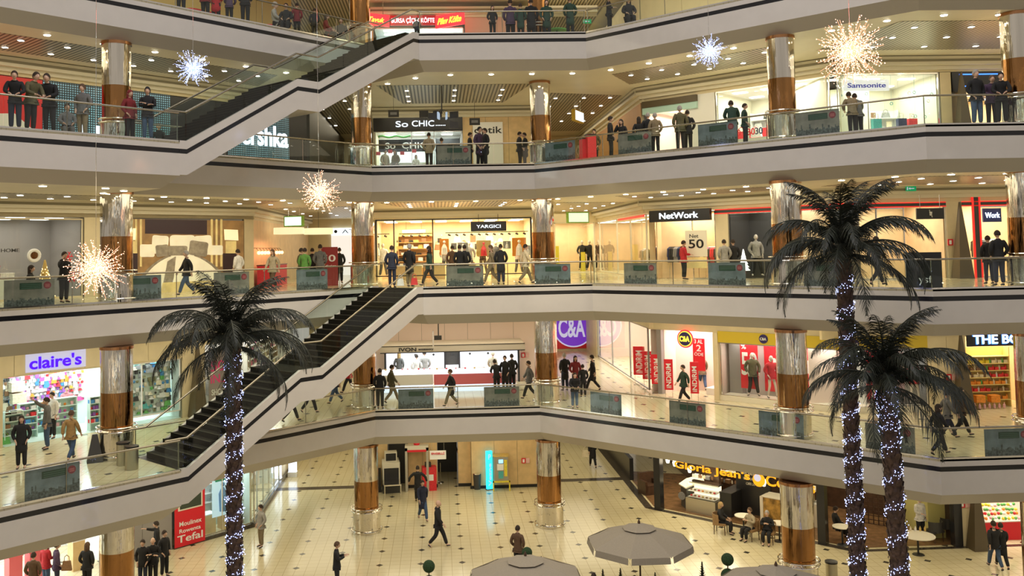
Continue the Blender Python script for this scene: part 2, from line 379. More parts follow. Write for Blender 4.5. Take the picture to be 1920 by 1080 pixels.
# ------------------------------------------------------------------ staircases
def stairs(k):
    z=FL[k]; z2=FL[k+1]
    t=thing('staircase','white-sided staircase with dark steps, rising from the %s'%('first gallery' if k==1 else 'third gallery'),'staircase',(-8.15,28.76,z),PI/4)
    Lh=((-.62+8.15)**2+(36.28-28.76)**2)**.5; H=z2-z; W=2.84
    # kink stations along the run (s, height above the lower floor) for the side profile
    m0,m1=(4.6,5.55); hm=H*.49
    prof=[(0,0),(.25,0),(m0,hm),(m1,hm),(Lh-.3,H),(Lh,H)]
    mb=MB()
    def band(zo0,zo1,v,mi):
        mb.m=mi
        for (s0,h0),(s1,h1) in zip(prof[:-1],prof[1:]):
            mb.add([(s0,v,h0+zo0),(s1,v,h1+zo0),(s1,v,h1+zo1),(s0,v,h0+zo1)],[(0,1,2,3)])
    for v in (0,):
        band(.05,-.22,v,0); band(-.22,-.37,v+.012,1); band(-.37,-1.05,v,0)
    band(.05,-1.05,W,0)
    mb.m=0
    for (s0,h0),(s1,h1) in zip(prof[:-1],prof[1:]):   # underside and stringer tops
        mb.add([(s0,0,h0-1.05),(s1,0,h1-1.05),(s1,W,h1-1.05),(s0,W,h0-1.05)],[(0,1,2,3)])
        for v in (0,W-.14):
            mb.add([(s0,v,h0+.05),(s1,v,h1+.05),(s1,v+.14,h1+.05),(s0,v+.14,h0+.05)],[(0,1,2,3)])
            mb.add([(s0,v+.14,h0+.05),(s1,v+.14,h1+.05),(s1,v+.14,h1-.6),(s0,v+.14,h0-.6)] if v==0 else [(s0,v,h0+.05),(s1,v,h1+.05),(s1,v,h1-.6),(s0,v,h0-.6)],[(0,1,2,3)])
    mb.build('side_panel',[M_fascia,M_stripe],t)
    def flight(s0,s1,h0,h1):
        n=max(2,round((h1-h0)/.165))
        for i in range(n):
            a=s0+(s1-s0)*i/n; b=s0+(s1-s0)*(i+1)/n; h=h0+(h1-h0)*(i+1)/n
            q=MB(); q.box(a,b+.02,.15,W-.15,h-.2,h); q.m=1; q.box(a-.005,a+.03,.15,W-.15,h-.005,h+.006); q.build('step',[M_step,M_nose],t)
    flight(.25,m0,0,hm); flight(m1,Lh-.3,hm,H)
    q=MB(); q.box(m0,m1,.15,W-.15,hm-.2,hm); q.build('landing',M_step,t)
    for v,nm in ((.07,'front'),(W-.07,'rear')):
        P=[(-.5,0),(.25,0),(m0,hm),(m1,hm),(Lh-.3,H),(Lh+.3,H)]
        m=MB(); m.tube([(s,v,h+.98) for s,h in P],.034,10); m.build('handrail',M_rail,t,True)
        for (s0,h0),(s1,h1) in zip(P[:-1],P[1:]):
            n=max(1,round((s1-s0)/1.15))
            for i in range(n):
                a=i/n;b=(i+1)/n; sa,sb=s0+(s1-s0)*a+.01,s0+(s1-s0)*b-.01; ha,hb=h0+(h1-h0)*a,h0+(h1-h0)*b
                g=MB(); g.hull2([(sa,v-.006,ha+.04),(sb,v-.006,hb+.04),(sb,v-.006,hb+.93),(sa,v-.006,ha+.93)],[(sa,v+.006,ha+.04),(sb,v+.006,hb+.04),(sb,v+.006,hb+.93),(sa,v+.006,ha+.93)]); g.build('glass_panel',M_glassb,t)
    return t
stairs(1); stairs(3)
# ------------------------------------------------------------------ ceiling downlights
M_bulb=emat('downlight_bulb',(1,.90,.68),22); M_bulbc=emat('downlight_bulb_small',(1,.96,.85),14)
def dl_proto(name,label,sq):
    t=thing(name,label,'ceiling light',(0,0,0))
    b=MB()
    if sq:
        b.box(-.1,.1,-.1,.1,-.012,0); b.build('trim_plate',M_white,t); c=MB(); c.box(-.075,.075,-.075,.075,-.02,-.013); c.build('bulb',M_bulbc,t)
    else:
        b.lathe([(.13,-.015),(.13,0)],16); b.build('rim',M_white,t,True); c=MB(); c.lathe([(.10,-.03),(.10,-.016)],14); c.build('bulb',M_bulb,t)
    return t
PR=dl_proto('round_downlight','round warm downlight in the cream ceiling',False); PS=dl_proto('square_downlight','small square downlight in the ceiling',True)
CT={'n':0}
def put_dl(P,proto,label,group):
    x,y,d=to_px(P)
    if not(-30<x<1950 and -30<y<1110): return
    CT['n']+=1; return dup(proto,P,0,label,group)
def path_pts(e,d,step,s0=.6):
    p=offset(e,d); out=[]
    for i in range(len(p)-1):
        a,b=Vector(p[i]),Vector(p[i+1]); L=(b-a).length
        if L<2.5: continue
        n=int((L-.4)/step); 
        for j in range(n+1): out.append(a+(b-a)*((j+.5)/(n+1)))
    return out
for k in (1,2,3,4):
    zc=FL[k]-1.48; fl=['ground floor','first gallery','second gallery','third gallery'][k-1]
    if k>=2:
        for p in path_pts(edge(k),1.0,1.9): put_dl((p.x,p.y,zc),PR,'round warm downlight in the cream ceiling border over the '+fl,'round ceiling lights over the '+fl)
    for u in range(-9,1):
        for v in (-3.1,-1.7): put_dl(FLf.w(u*1.55,v,zc-.015),PS,'small square downlight in the slatted ceiling over the '+fl,'square ceiling lights over the '+fl)
    for u in range(1,6):
        for v in (-3.2,-1.9): put_dl(FRt.w(u*1.5,v,zc-.015),PS,'small square downlight in the slatted ceiling over the '+fl,'square ceiling lights over the '+fl)
    for x in (-1.3,.9,3.1):
        for y in (40.9,42.4,43.8): put_dl((x,y,zc-.015),PS,'small square downlight in the slatted ceiling over the '+fl,'square ceiling lights over the '+fl)
    for x in (16.5,18.5,20.5,22.5):
        for y in (29.8,31.3,32.8): put_dl((x,y,zc-.015),PS,'small square downlight in the slatted ceiling over the '+fl,'square ceiling lights over the '+fl)
    if k in (2,3,4):
      for x in (5.9,7.3,8.6):
        for y in (43.5,46,48.5,51.5): put_dl((x,y,zc-.015),PS,'small square downlight in the slatted ceiling over the '+fl,'square ceiling lights over the '+fl)
      for x in (-7.3,-5.8,-4.4):
        for y in (43.5,46,49,52): put_dl((x,y,zc-.015),PS,'small square downlight in the slatted ceiling over the '+fl,'square ceiling lights over the '+fl)
for x in (-2,.5,3,5.5,8): 
    for y in (40.5,43.5): put_dl((x,y,FL[4]+4),PS,'small square downlight in the ceiling over the top gallery','square ceiling lights over the top gallery')
for k in range(5):
    zc=(FL[k+1]-1.48 if k<4 else FL[4]+4)-.12
    pw=1.0 if k else 1.25
    lamp('gallery_light',(0.7,42.2,zc),7,130*pw,WARM,sy=4.5)
    lamp('gallery_light',tuple(FLf.w(-7,-2.6,zc)),12,170*pw,WARM,(0,0,PI/4),sy=3.4)
    lamp('gallery_light',tuple(FRt.w(4.5,-2.6,zc)),8,150*pw,WARM,(0,0,-PI/4),sy=3.4)
    lamp('gallery_light',(21,31,zc),11,150*pw,WARM,sy=4.5)
    lamp('corridor_light',(-5.9,50,zc),3.5,130*pw,WARM,sy=11)
    lamp('corridor_light',(7.3,50,zc),3.5,130*pw,WARM,sy=11)
    if k==0: lamp('hall_light',(0,30,14.5),14,900,WARM,sy=12)
# ------------------------------------------------------------------ storefront materials
M_graypanel=mat('grey_panel',(.30,.28,.27),.5); M_darkwall=mat('black_shopfront',(.02,.02,.022),.25)
M_redb=mat('red_band',(.6,.015,.012),.4,emit=(1,.03,.02),es=.7); M_redp=mat('red_print',(.72,.015,.03),.5)
M_warmw=mat('warm_shop_wall',(.80,.60,.36),.6,noise=.06,nscale=2); M_mintw=mat('bright_shop_wall',(.60,.68,.63),.5)
M_pinkw=mat('pink_white_wall',(.82,.66,.58),.6); M_yellow=mat('mustard_band',(.62,.46,.03),.4)
M_purple=emat('purple_neon',(.07,.0,.9),1.2); M_whitee=emat('white_neon',(.80,.90,1),2.2); M_bluee=emat('blue_neon',(.05,.22,1),2.5); M_glow=emat('white_glow',(.75,.75,1),.5)
M_orange=emat('orange_neon',(1,.40,.01),1.0); M_yelle=emat('yellow_neon',(1,.75,.05),2.2); M_redn=emat('red_neon',(1,.02,.03),2.2); M_wpaint=mat('white_paint',(.85,.85,.83),.5)
M_pinkink=mat('pink_ink',(.85,.06,.25),.5); M_cream=mat('cream_print',(.80,.75,.62),.6); M_stone=mat('dark_stone',(.06,.05,.04),.2,noise=.3,nscale=6)
M_brown=mat('brown_metal',(.10,.075,.04),.35); M_wooddk=mat('dark_wood',(.07,.035,.02),.4,noise=.2,nscale=5); M_shelfw=mat('shelf_white',(.85,.85,.82),.4)
def led_mesh():
    m=bpy.data.materials.new('led_mesh_wall'); m.use_nodes=True; n=m.node_tree; b=n.nodes['Principled BSDF']; L=n.links.new
    tcn=n.nodes.new('ShaderNodeTexCoord'); s=n.nodes.new('ShaderNodeSeparateXYZ'); L(tcn.outputs['Object'],s.inputs[0]); fs=[]
    for i in (0,2):
        a=n.nodes.new('ShaderNodeMath'); a.operation='MULTIPLY'; a.inputs[1].default_value=11; L(s.outputs[i],a.inputs[0])
        f=n.nodes.new('ShaderNodeMath'); f.operation='FRACT'; L(a.outputs[0],f.inputs[0])
        g=n.nodes.new('ShaderNodeMath'); g.operation='GREATER_THAN'; g.inputs[1].default_value=.42; L(f.outputs[0],g.inputs[0]); fs.append(g)
    mu=n.nodes.new('ShaderNodeMath'); mu.operation='MULTIPLY'; L(fs[0].outputs[0],mu.inputs[0]); L(fs[1].outputs[0],mu.inputs[1])
    nz=n.nodes.new('ShaderNodeTexNoise'); nz.inputs['Scale'].default_value=.8; L(tcn.outputs['Object'],nz.inputs['Vector'])
    m3=n.nodes.new('ShaderNodeMath'); m3.operation='MULTIPLY'; L(mu.outputs[0],m3.inputs[0]); L(nz.outputs[0],m3.inputs[1])
    m4=n.nodes.new('ShaderNodeMath'); m4.operation='MULTIPLY'; m4.inputs[1].default_value=1.1; L(m3.outputs[0],m4.inputs[0])
    b.inputs['Base Color'].default_value=(.02,.03,.03,1); b.inputs['Emission Color'].default_value=(.32,.62,.68,1); L(m4.outputs[0],b.inputs['Emission Strength']); b.inputs['Roughness'].default_value=.2
    return m
M_led=led_mesh()
# panel joints: thin grooves on the cream shopfront panels
def panels(fr,k,u0,u1,z0,z1,m,step=1.3,v=0,name='wall_panel'):
    b=MB(); n=max(1,round((u1-u0)/step)); w=(u1-u0)/n
    for i in range(n): b.box(u0+i*w+.008,u0+(i+1)*w-.008,v-.03,v,z0,z1)
    b.m=1; b.box(u0,u1,v-.004,v+.12,z0,z1)
    return struct(b.build(name,[m,M_vent],loc=fr.w(0,0,FL[k]),rz=fr.rz))
H0=3.72
# ============ ground floor
k=0
wallbox(FLf,0,-15,0.3,0,.2,2.6,H0,M_wall); wallbox(FCL,0,0.1,18,0,.2,2.9,H0,M_wall)
room(FLf,0,-14,-6.3,4,M_white,150,COOL); panels(FLf,0,-6.3,-3.75,0,2.6,M_graypanel,1.3)
room(FLf,0,-2.3,.1,2.6,M_mintw,110,COOL); panes(FLf,0,[-2.25,-1.4,-.6,.2],0.2,2.6,M_steel)
panes(FCL,0,[.2,1.6,3.0,4.4,5.8,7.2],.25,2.9,M_steel); room(FCL,0,.6,7.4,1.6,M_mintw,120,COOL)
panels(FCL,0,7.4,18.2,0,2.9,M_wall,2,v=.06)
b=MB(); b.box(-3.7,.3,-.12,0,0,.14); struct(b.build('baseboard_left',M_stone,loc=FLf.w(0,0,0),rz=FLf.rz))
b=MB(); b.box(0,18,-.12,0,0,.2); struct(b.build('baseboard_left',M_stone,loc=FCL.w(0,0,0),rz=FCL.rz))
for (a,c,m_) in ((-3.25,-2.72,M_wood),(-1.7,-.22,M_wood),(.82,1.48,M_wood)): panels(FBk,0,a,c,.12,H0,m_,.75)
panels(FBk,0,1.48,4.95,.15,H0,M_wood,1.15,v=-.55,name='wall_panel'); wallbox(FBk,0,4.86,4.95,-.55,.1,0,H0,M_wood); wallbox(FBk,0,1.48,1.56,-.55,.1,0,H0,M_wood)
wallbox(FBk,0,-3.25,1.5,0,.15,2.9,H0,M_wood); wallbox(FBk,0,-2.72,-1.7,.9,1,0,3,M_dark); wallbox(FBk,0,-.22,.82,3,3.1,0,3,M_dark)
b=MB(); b.box(1.4,5.0,-.6,-.5,0,.15); b.box(.82,1.48,-.08,0,0,.15); b.box(-1.7,-.22,-.08,0,0,.15); struct(b.build('baseboard_back',M_black,loc=FBk.w(0,0,0)))
for x0,x1 in ((-8.3,-3.3),(5.0,9.4)):
    b=MB(); b.box(x0,x1,46.2,46.75,0,.004); struct(b.build('trim_floor_band',M_stone))
b=MB(); b.box(9.25,9.6,41.2,58,0,.005); b.add([(9.25,41.2,.005),(9.6,41.3,.005),(16,34.9,.005),(15.8,34.6,.005)],[(0,1,2,3)]); b.box(15.8,26,34.55,34.8,0,.005); struct(b.build('trim_floor_band',M_stone))
M_cafefl=mat('cafe_floor',(.20,.11,.05),.25,noise=.2,nscale=3)
b=MB(); b.prism([(9.7,41.4),(16.1,35.0),(21,35.0),(21,44),(9.7,48)],.001,.01); struct(b.build('floor_cafe',M_cafefl))
wallbox(FRt,0,.2,9.2,0,.2,2.75,H0,M_darkwall); wallbox(FNr,0,-.2,4.3,0,.2,2.75,H0,M_darkwall); wallbox(FRt,0,0,8.6,5.2,5.3,0,H0,M_wooddk); wallbox(FNr,0,-1.5,4.3,6,6.1,0,H0,M_wooddk)
for fr,u,n in ((FRt,.28,'beside the corridor'),(FRt,7.75,'behind the right gallery column'),(FNr,4.2,'by the seating area wall')):
    b=MB(); b.box(u-.16,u+.16,-.1,.22,0,2.75); tag(b.build('square_post',M_darkwall,loc=fr.w(0,0,0),rz=fr.rz),'black square post of the dark cafe '+n,'post')
panels(FNr,0,4.35,5.0,0,H0,M_wall,1); wallbox(FNr,0,4.35,12,0,.2,2.75,H0,M_wall); room(FNr,0,5.1,8.5,2.5,M_pinkw,200,NEUT); wallbox(FNr,0,3.6,4.3,1,6,0,H0,mat('olive_wall',(.55,.5,.18),.6))
wallbox(FCR,0,-17.5,-5,0,.2,.0,1.1,M_darkwall); wallbox(FCR,0,-17.5,.2,0,.2,2.9,H0,M_darkwall); wallbox(FCR,0,-17.5,.2,3,3.1,0,H0,M_wooddk)
lamp('cafe_light',(12.3,42,3.4),3.5,260,WARM,sy=3); lamp('cafe_light',(17.5,38,3.4),3,90,WARM,sy=3)
# ============ first gallery
k=1
wallbox(FLf,1,-15,-3.3,0,.2,2.45,H0,M_wall); panels(FLf,1,-15,-2.2,2.5,H0,M_wall,1.25); panels(FLf,1,-15,-10.25,0,2.5,M_wall,2); panels(FLf,1,-3.28,-2.2,0,2.5,M_wall,2)
room(FLf,1,-10.2,-3.3,3.6,M_mintw,120,COOL,h=2.5); panes(FLf,1,[-6.6,-5.0,-3.35],.35,2.45,M_white)
b=MB(); b.box(-10.2,-3.3,.0,3.6,0,.012); struct(b.build('floor_shop',mat('mint_floor',(.62,.75,.68),.2),loc=FLf.w(0,0,FL[1]),rz=FLf.rz))
wallbox(FLf,1,-2.2,.3,0,.2,2.9,H0,M_wall); room(FLf,1,-2.15,.0,2.4,M_white,110,NEUT); wallbox(FCL,1,.2,18,0,.2,2.9,H0,M_wall); room(FCL,1,.4,12,1.5,M_white,150,NEUT); panes(FCL,1,[.3,2.5,5,7.5,10,12],.05,2.9,M_steel)
panels(FBk,1,-3.25,4.95,0,H0,M_pinkw,1.25); 
wallbox(FRt,1,.0,9.2,0,.2,2.9,H0,M_wall); wallbox(FRt,1,.45,.68,-.05,.2,0,2.9,M_graypanel); wallbox(FRt,1,3.28,3.5,-.1,.25,0,2.9,M_wall)
panels(FRt,1,3.5,9.3,2.5,2.98,M_yellow,9,v=-.04); panels(FNr,1,-.4,3.3,2.5,2.98,M_yellow,9,v=-.04)
b=MB(); b.box(3.5,8.9,0,1.0,0,.22); struct(b.build('trim_window_plinth',M_cream,loc=FRt.w(0,0,FL[1]),rz=FRt.rz)); b=MB(); b.box(-.3,3.3,0,1.0,0,.22); struct(b.build('trim_window_plinth',M_cream,loc=FNr.w(0,0,FL[1]),rz=FNr.rz))
wallbox(FRt,1,3.5,9.2,1.3,1.4,0,2.9,M_white); wallbox(FRt,1,3.52,4.1,.9,1.3,0,2.6,M_graypanel); wallbox(FNr,1,-.9,3.3,1.3,1.4,0,2.9,M_pinkw); wallbox(FNr,1,2.6,3.2,.5,1.3,0,2.6,M_graypanel)
panes(FRt,1,[3.55,6.2,8.7],.25,2.5,M_steel); panes(FNr,1,[-.3,1.5,3.25],.25,2.5,M_steel)
lamp('window_light',FRt.w(6.2,.6,FL[1]+2.45),5,70,NEUT,(0,0,FRt.rz),sy=.8); lamp('window_light',FNr.w(1.6,.6,FL[1]+2.45),3.4,50,NEUT,sy=.8)
room(FRt,1,.7,3.3,4.5,M_pinkw,170,(1,.93,.88)); panels(FNr,1,3.3,4.85,0,2.9,M_wall,1); wallbox(FNr,1,-.9,12,0,.2,2.9,H0,M_wall); room(FNr,1,4.9,8,2.4,M_warmw,170,(1,.85,.6))
panes(FCR,1,[-13.5,-9,-4.3,-.3],.12,2.95,M_graypanel,.08); wallbox(FCR,1,-17.5,.2,0,.2,2.95,H0,M_wall); room(FCR,1,-13.5,-.4,3.6,M_pinkw,130,(1,.93,.88)); panels(FCR,1,-17.6,-13.5,0,2.95,M_wall)
panels(FNr,1,8,14,0,2.9,M_wall)
# ============ second gallery
k=2
wallbox(FLf,2,-15,.3,0,.2,3.05,H0,M_wall); header(FLf,2,-15,.24,3.05); panels(FLf,2,-7.35,-5.75,0,3.05,M_wall,2); panels(FLf,2,-.26,.24,0,3.05,M_wall)
room(FLf,2,-14.5,-7.4,3,M_graypanel,60,NEUT); panes(FLf,2,[-14.5,-7.4],.05,3.0,M_wall)
header(FCL,2,.15,18,3.05); panels(FCL,2,.2,18.2,0,3.05,M_warmw,2.2)
header(FBk,2,-3.25,4.95,3.12); room(FBk,2,-3.15,4.85,3.8,M_warmw,250,(1,.80,.52)); panes(FBk,2,[-3.15,-2.24,-.25,4.8],.25,3.12,M_black,.06)
header(FRt,2,-.1,9.2,3.05); header(FNr,2,-.3,13,3.05); header(FCR,2,-18,.1,3.05)
room(FRt,2,.5,3.55,4.2,M_warmw,160,(1,.88,.68)); panels(FRt,2,3.55,4.15,0,3.05,M_wall); room(FRt,2,4.15,8.9,2.0,M_dark,70,NEUT); panes(FRt,2,[4.15,6.5,8.9],.05,2.86,M_steel)
panes(FRt,2,[.05,.5],.05,3.0,M_steel); panes(FRt,2,[2.4,3.5],.05,3.0,M_steel)
for fr,a,c in ((FRt,3.55,9.1),(FNr,-.3,4.3),(FNr,4.95,12)):
    b=MB(); b.box(a,c,-.06,-.01,2.84,2.88); b.box(a,c,-.06,-.01,3.0,3.04); b.m=1; b.box(a,c,-.05,-.01,2.88,3.0); struct(b.build('trim_red_band',[M_redb,M_dark],loc=fr.w(0,0,FL[2]),rz=fr.rz))
b=MB(); 
for a in (5.35,5.62): b.box(a,a+.07,-.08,-.02,0,3.6)
b.m=1; b.box(5.42,5.62,-.06,-.02,0,3.6); struct(b.build('trim_red_upright',[M_redb,M_dark],loc=FNr.w(0,0,FL[2])))
b=MB(); b.box(-6,0,-.06,-.01,2.86,2.96); struct(b.build('trim_red_band',M_redb,loc=FCR.w(0,0,FL[2]),rz=FCR.rz))
room(FNr,2,-.3,4.3,3,M_warmw,120,(1,.88,.68)); panes(FNr,2,[-.3,1.5,2.6],.05,2.84,M_steel); panels(FNr,2,4.3,4.95,0,3.05,M_wall); room(FNr,2,5.0,9,2.5,M_warmw,200,(1,.85,.62)); panes(FNr,2,[5.7,9],.05,2.84,M_steel); panels(FNr,2,9,14,0,3.05,M_wall)
panes(FCR,2,[-17,-12,-6.8,-3.4,0],.08,3.0,M_cornice,.1); room(FCR,2,-17,-.1,3.2,M_warmw,75,(1,.86,.64))
# ============ third gallery
k=3
header(FLf,3,-15,3.4,3.08); wallbox(FLf,3,-15,3.4,.1,.25,0,3.1,M_darkwall); b=MB(); b.box(-8.85,-3.7,.06,.1,.05,3.05); b.box(-.95,2.25,.06,.1,.05,3.05); struct(b.build('wall_led_mesh',M_led,loc=FLf.w(0,0,FL[3]),rz=FLf.rz))
b=MB(); b.box(-14,-8.9,.04,.1,0,3.05); struct(b.build('wall_red_shopfront',mat('red_shopfront',(.75,.03,.03),.3),loc=FLf.w(0,0,FL[3]),rz=FLf.rz))
FC3=Frame(*FLf.w(3.4)[:2],90); wallbox(FC3,3,0,16,0,.15,0,H0,M_dark)
panels(FBk,3,1.38,4.95,0,3.2,M_wood,1.2); header(FBk,3,-3.25,4.95,3.2); wallbox(FBk,3,-3.2,1.38,-.05,.1,2.52,3.2,M_darkwall); room(FBk,3,-3.15,1.35,2.6,M_white,150,COOL,h=2.6); panes(FBk,3,[-3.15,-1.25,-.1,1.32],.05,2.52,M_steel)
header(FRt,3,-.1,9.2,3.05); header(FNr,3,-.3,13,3.12); header(FCR,3,-18,.1,3.05); panels(FCR,3,-17.6,-.1,0,3.05,mat('orange_wall',(.55,.28,.10),.5),2.5)
room(FRt,3,.2,2.3,3.2,M_pinkw,160,NEUT,h=2.6); wallbox(FRt,3,.1,2.9,-.12,.1,2.45,2.75,mat('mint_glass_band',(.45,.68,.62),.2)); wallbox(FRt,3,.1,2.9,-.16,.1,2.75,3.05,M_brown); panels(FRt,3,2.3,3.72,0,3.05,M_white)
M_samw=mat('luggage_shop_wall',(.80,.78,.62),.5)
room(FRt,3,3.75,9.0,3.5,M_samw,150,(1,.98,.86)); panes(FRt,3,[3.75,6.5,9.0],.05,3.05,M_steel); room(FNr,3,-.2,4.25,3.6,M_samw,170,(1,.98,.86)); panes(FNr,3,[-.2,4.25],.05,3.1,M_steel)
panels(FNr,3,4.3,4.75,0,3.1,M_wall); wallbox(FNr,3,4.8,9.5,-.02,.15,2.3,3.1,M_darkwall); room(FNr,3,5.2,9.5,2.5,M_warmw,160,(1,.8,.6),h=2.3)
b=MB(); b.box(5.1,7.0,-.06,-.03,2.98,3.02); b.box(5.1,7.0,-.06,-.03,2.5,2.54); tag(b.build('neon_tube',M_bluee,loc=FNr.w(0,0,FL[3])),'pair of blue neon lines on the black shopfront at right','neon light')
# ============ top gallery
k=4
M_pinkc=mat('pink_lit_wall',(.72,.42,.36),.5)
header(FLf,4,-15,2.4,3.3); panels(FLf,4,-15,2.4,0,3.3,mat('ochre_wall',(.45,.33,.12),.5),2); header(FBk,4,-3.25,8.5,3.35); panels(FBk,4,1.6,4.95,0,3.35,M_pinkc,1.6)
room(FBk,4,-3.1,1.5,1.8,M_white,220,COOL,h=2.7); lamp('red_sign_glow',(-1,44.8,FL[4]+3.1),3,60,(1,.15,.12),(math.radians(-60),0,0),sy=.6)
panels(FCR,4,-17,.1,0,3.4,M_wall,2); panels(FRt,4,0,9,0,3.4,M_wall,2)
# ------------------------------------------------------------------ dark pyramid obelisks
def obelisk(fr,k,u,v,h,label):
    b=MB(); w=.30; b.hull2([(-w,-w,0),(w,-w,0),(w,w,0),(-w,w,0)],[(-.03,-.03,h),(.03,-.03,h),(.03,.03,h),(-.03,.03,h)])
    return tag(b.build('pyramid_obelisk',M_brown,loc=fr.w(u,v,FL[k]),rz=fr.rz),label,'obelisk')
obelisk(FLf,1,-2.75,-.35,3.1,'tall dark metal pyramid left of the clothes shop beside the stairs'); obelisk(FNr,1,4.45,-.4,3.1,'tall dark metal pyramid left of the bath-goods shop with coloured shelves')
obelisk(FNr,2,4.65,-.4,3.0,'tall dark metal pyramid beside the red-banded shopfront'); obelisk(FNr,3,4.95,-.4,3.05,'tall dark metal pyramid left of the blue neon shopfront'); obelisk(FNr,0,4.75,-.4,2.9,'tall grey metal pyramid left of the sweet shop')
# ------------------------------------------------------------------ shop signs
t=thing('shop_sign','purple glowing lower-case shop lettering over the accessory shop','sign',FLf.w(0,0,FL[1]),FLf.rz)
b=MB(); b.box(-9.5,-7.3,-.06,-.035,2.56,3.22); b.build('glow_panel',M_glow,t)
letter("claire's",FLf,1,-9.38,-7.48,2.66,3.13,-.08,M_purple,t,off=.045)
t=thing('kiosk_lettering','black IVON accessory lettering on the kiosk fascia','lettering',FBk.w(0,0,FL[1])); letter('IVON',FBk,1,-1.95,-1.12,1.90,2.08,-2.705,M_black,t,off=.04,name='large_letters'); letter('accessory',FBk,1,-1.02,-.3,1.91,2.02,-2.705,M_black,t,name='small_letters')
SY=sign(FBk,2,'shop_sign','black hanging sign lettered YARGICI in the warm clothes shop',1.7,3.52,2.42,2.92,-.12,M_darkwall,'YARGICI',M_whitee,(.16,.34),off=.0)
for u in (2.1,3.1):
    b=MB(); b.tube([(u,-.16,2.92),(u,-.16,3.3)],.012,5); b.build('hanger',M_black,SY)
sign(FRt,2,'shop_sign','black sign with white letters NetWork over the clothes shop entrance',.5,3.52,2.58,3.1,-.25,M_darkwall,'NetWork',M_whitee,(.18,.24),th=.2)
sign(FNr,2,'shop_sign','small dark blue illuminated sign reading Work behind shop glass at far right',6.0,6.75,2.2,2.75,.35,mat('blue_sign',(.01,.02,.15),.3),'Work',M_whitee,(.1,.3))
sign(FNr,2,'banner_stand','tall black banner lettered ysf hanging in the shop entrance',2.95,4.05,2.35,2.78,-.25,M_black,'ysf',M_wpaint,(.55,.15))
b=MB(); b.tube([(3.1,-.3,2.78),(3.1,-.3,3.3)],.012,5); b.tube([(3.9,-.3,2.78),(3.9,-.3,3.3)],.012,5); b.build('hanger',M_steel,[o for o in bpy.data.objects if o.name.startswith('banner_stand')][-1])
sign(FNr,2,'banner_stand','black floor panel lettered ysf at the balustrade corner',1.05,2.1,.0,.95,-6.9,M_black,'ysf',M_wpaint,(.55,.1)) if 0 else None
sign(FBk,3,'shop_sign','black fascia with silver letters SO CHIC over a white-lit jewellery shop',-3.2,1.38,2.54,3.2,-.06,M_darkwall,None,None)
t=thing('sign_lettering','silver backlit SO CHIC letters on the black fascia','lettering',FBk.w(0,0,FL[3])); letter('So',FBk,3,-2.05,-1.42,2.72,3.02,-.16,M_whitee,t,off=0); letter('CHIC',FBk,3,-1.22,-.08,2.74,3.04,-.16,M_whitee,t,off=0); letter('......',FBk,3,0,.5,2.76,2.8,-.16,M_whitee,t)
sign(FNr,3,'shop_sign','blue Samsonite lettering on the pale header with added glow inside the luggage shop',.45,2.3,2.42,2.86,.22,emat('header_added_glow',(.9,.9,.85),.75),'Samsonite',emat('dark_blue_letters',(.02,.03,.35),.6),(.08,.28))  # board given its own glow because it sits in shadow
letter('ershka',FLf,3,-.35,2.1,1.25,2.2,-.05,M_whitee,tag(thing('shop_sign','glowing white shop lettering on the mesh wall under the stairs','sign',FLf.w(0,0,FL[3]),FLf.rz),'glowing white shop lettering on the mesh wall under the stairs','sign'),off=.03,depth=.06)
t=thing('shop_sign','glowing white shop letters on the mesh wall behind the left column','sign',FLf.w(0,0,FL[3]),FLf.rz); letter('Be',FLf,3,-6.9,-5.6,.55,1.5,-.05,M_whitee,t,off=.03)
b=MB(); b.box(-7.5,-7.38,-.03,.05,.6,1.5); tag(b.build('light_bar',M_whitee,loc=FLf.w(0,0,FL[3]),rz=FLf.rz),'upright white light bar on the black shopfront','light')
sign(FBk,4,'shop_sign','red illuminated food sign reading BURSA CICEK KOFTE',-2.25,.1,2.78,3.3,-.1,M_redp,'BURSA ÇİÇEK KÖFTE',M_whitee,(.03,.15),off=.01)
FS1=Frame(.12,45.9,-32); sign(FS1,4,'shop_sign','red angled sign with yellow script right of the food sign',0,1.7,2.6,3.25,0,M_redn,'Pilav Köfte',M_yelle,(.08,.25),shear=.4)
FS2=Frame(-3.3,45.0,25); TS=sign(FS2,4,'shop_sign','red angled sign with orange script left of the food sign',-.3,1.1,2.6,3.2,0,M_redn,'Tavuk',M_yelle,(.2,.3),shear=.4)
b=MB(); b.tube([(0,.02,3.2),(0,.02,3.9)],.015,5); b.tube([(.8,.02,3.2),(.8,.02,3.9)],.015,5); b.build('hanger',M_steel,TS)
# C&A
t=thing('round_logo_sign','giant round purple and white C&A emblem on the corridor end wall','sign',(0,58.55,FL[1])); FE=Frame(0,58.55,0)
b=MB(); b.m=0; b.box(7.2,10.3,-.03,0,.12,3.1); b.build('backing_panel',M_redp,t)
b=MB(); b.disc_y(8.75,-.06,-.03,1.58,1.38,40); b.build('white_ring',M_glow,t); b=MB(); b.disc_y(8.75,-.09,-.06,1.58,1.29,40); b.build('purple_disc',emat('violet_disc',(.16,.03,.5),.7),t)
letter('C&A',FE,1,7.75,9.5,.85,2.1,-.1,M_glow,t,off=.05)
def cna(fr,k,u,z,r,v,label):
    t=thing('round_logo_sign',label,'sign',fr.w(0,0,FL[k]),fr.rz)
    b=MB(); b.disc_y(u,v-.03,v,z,r,24); b.build('red_rim',M_redn,t); b=MB(); b.disc_y(u,v-.05,v-.03,z,r*.84,24); b.build('yellow_ring',M_yelle,t); b=MB(); b.disc_y(u,v-.07,v-.05,z,r*.76,24); b.build('navy_disc',mat('navy',(.03,.02,.12),.4),t)
    letter('C&A',fr,k,u-r*.6,u+r*.6,z-r*.3,z+r*.3,v-.075,M_yelle,t,off=.04)
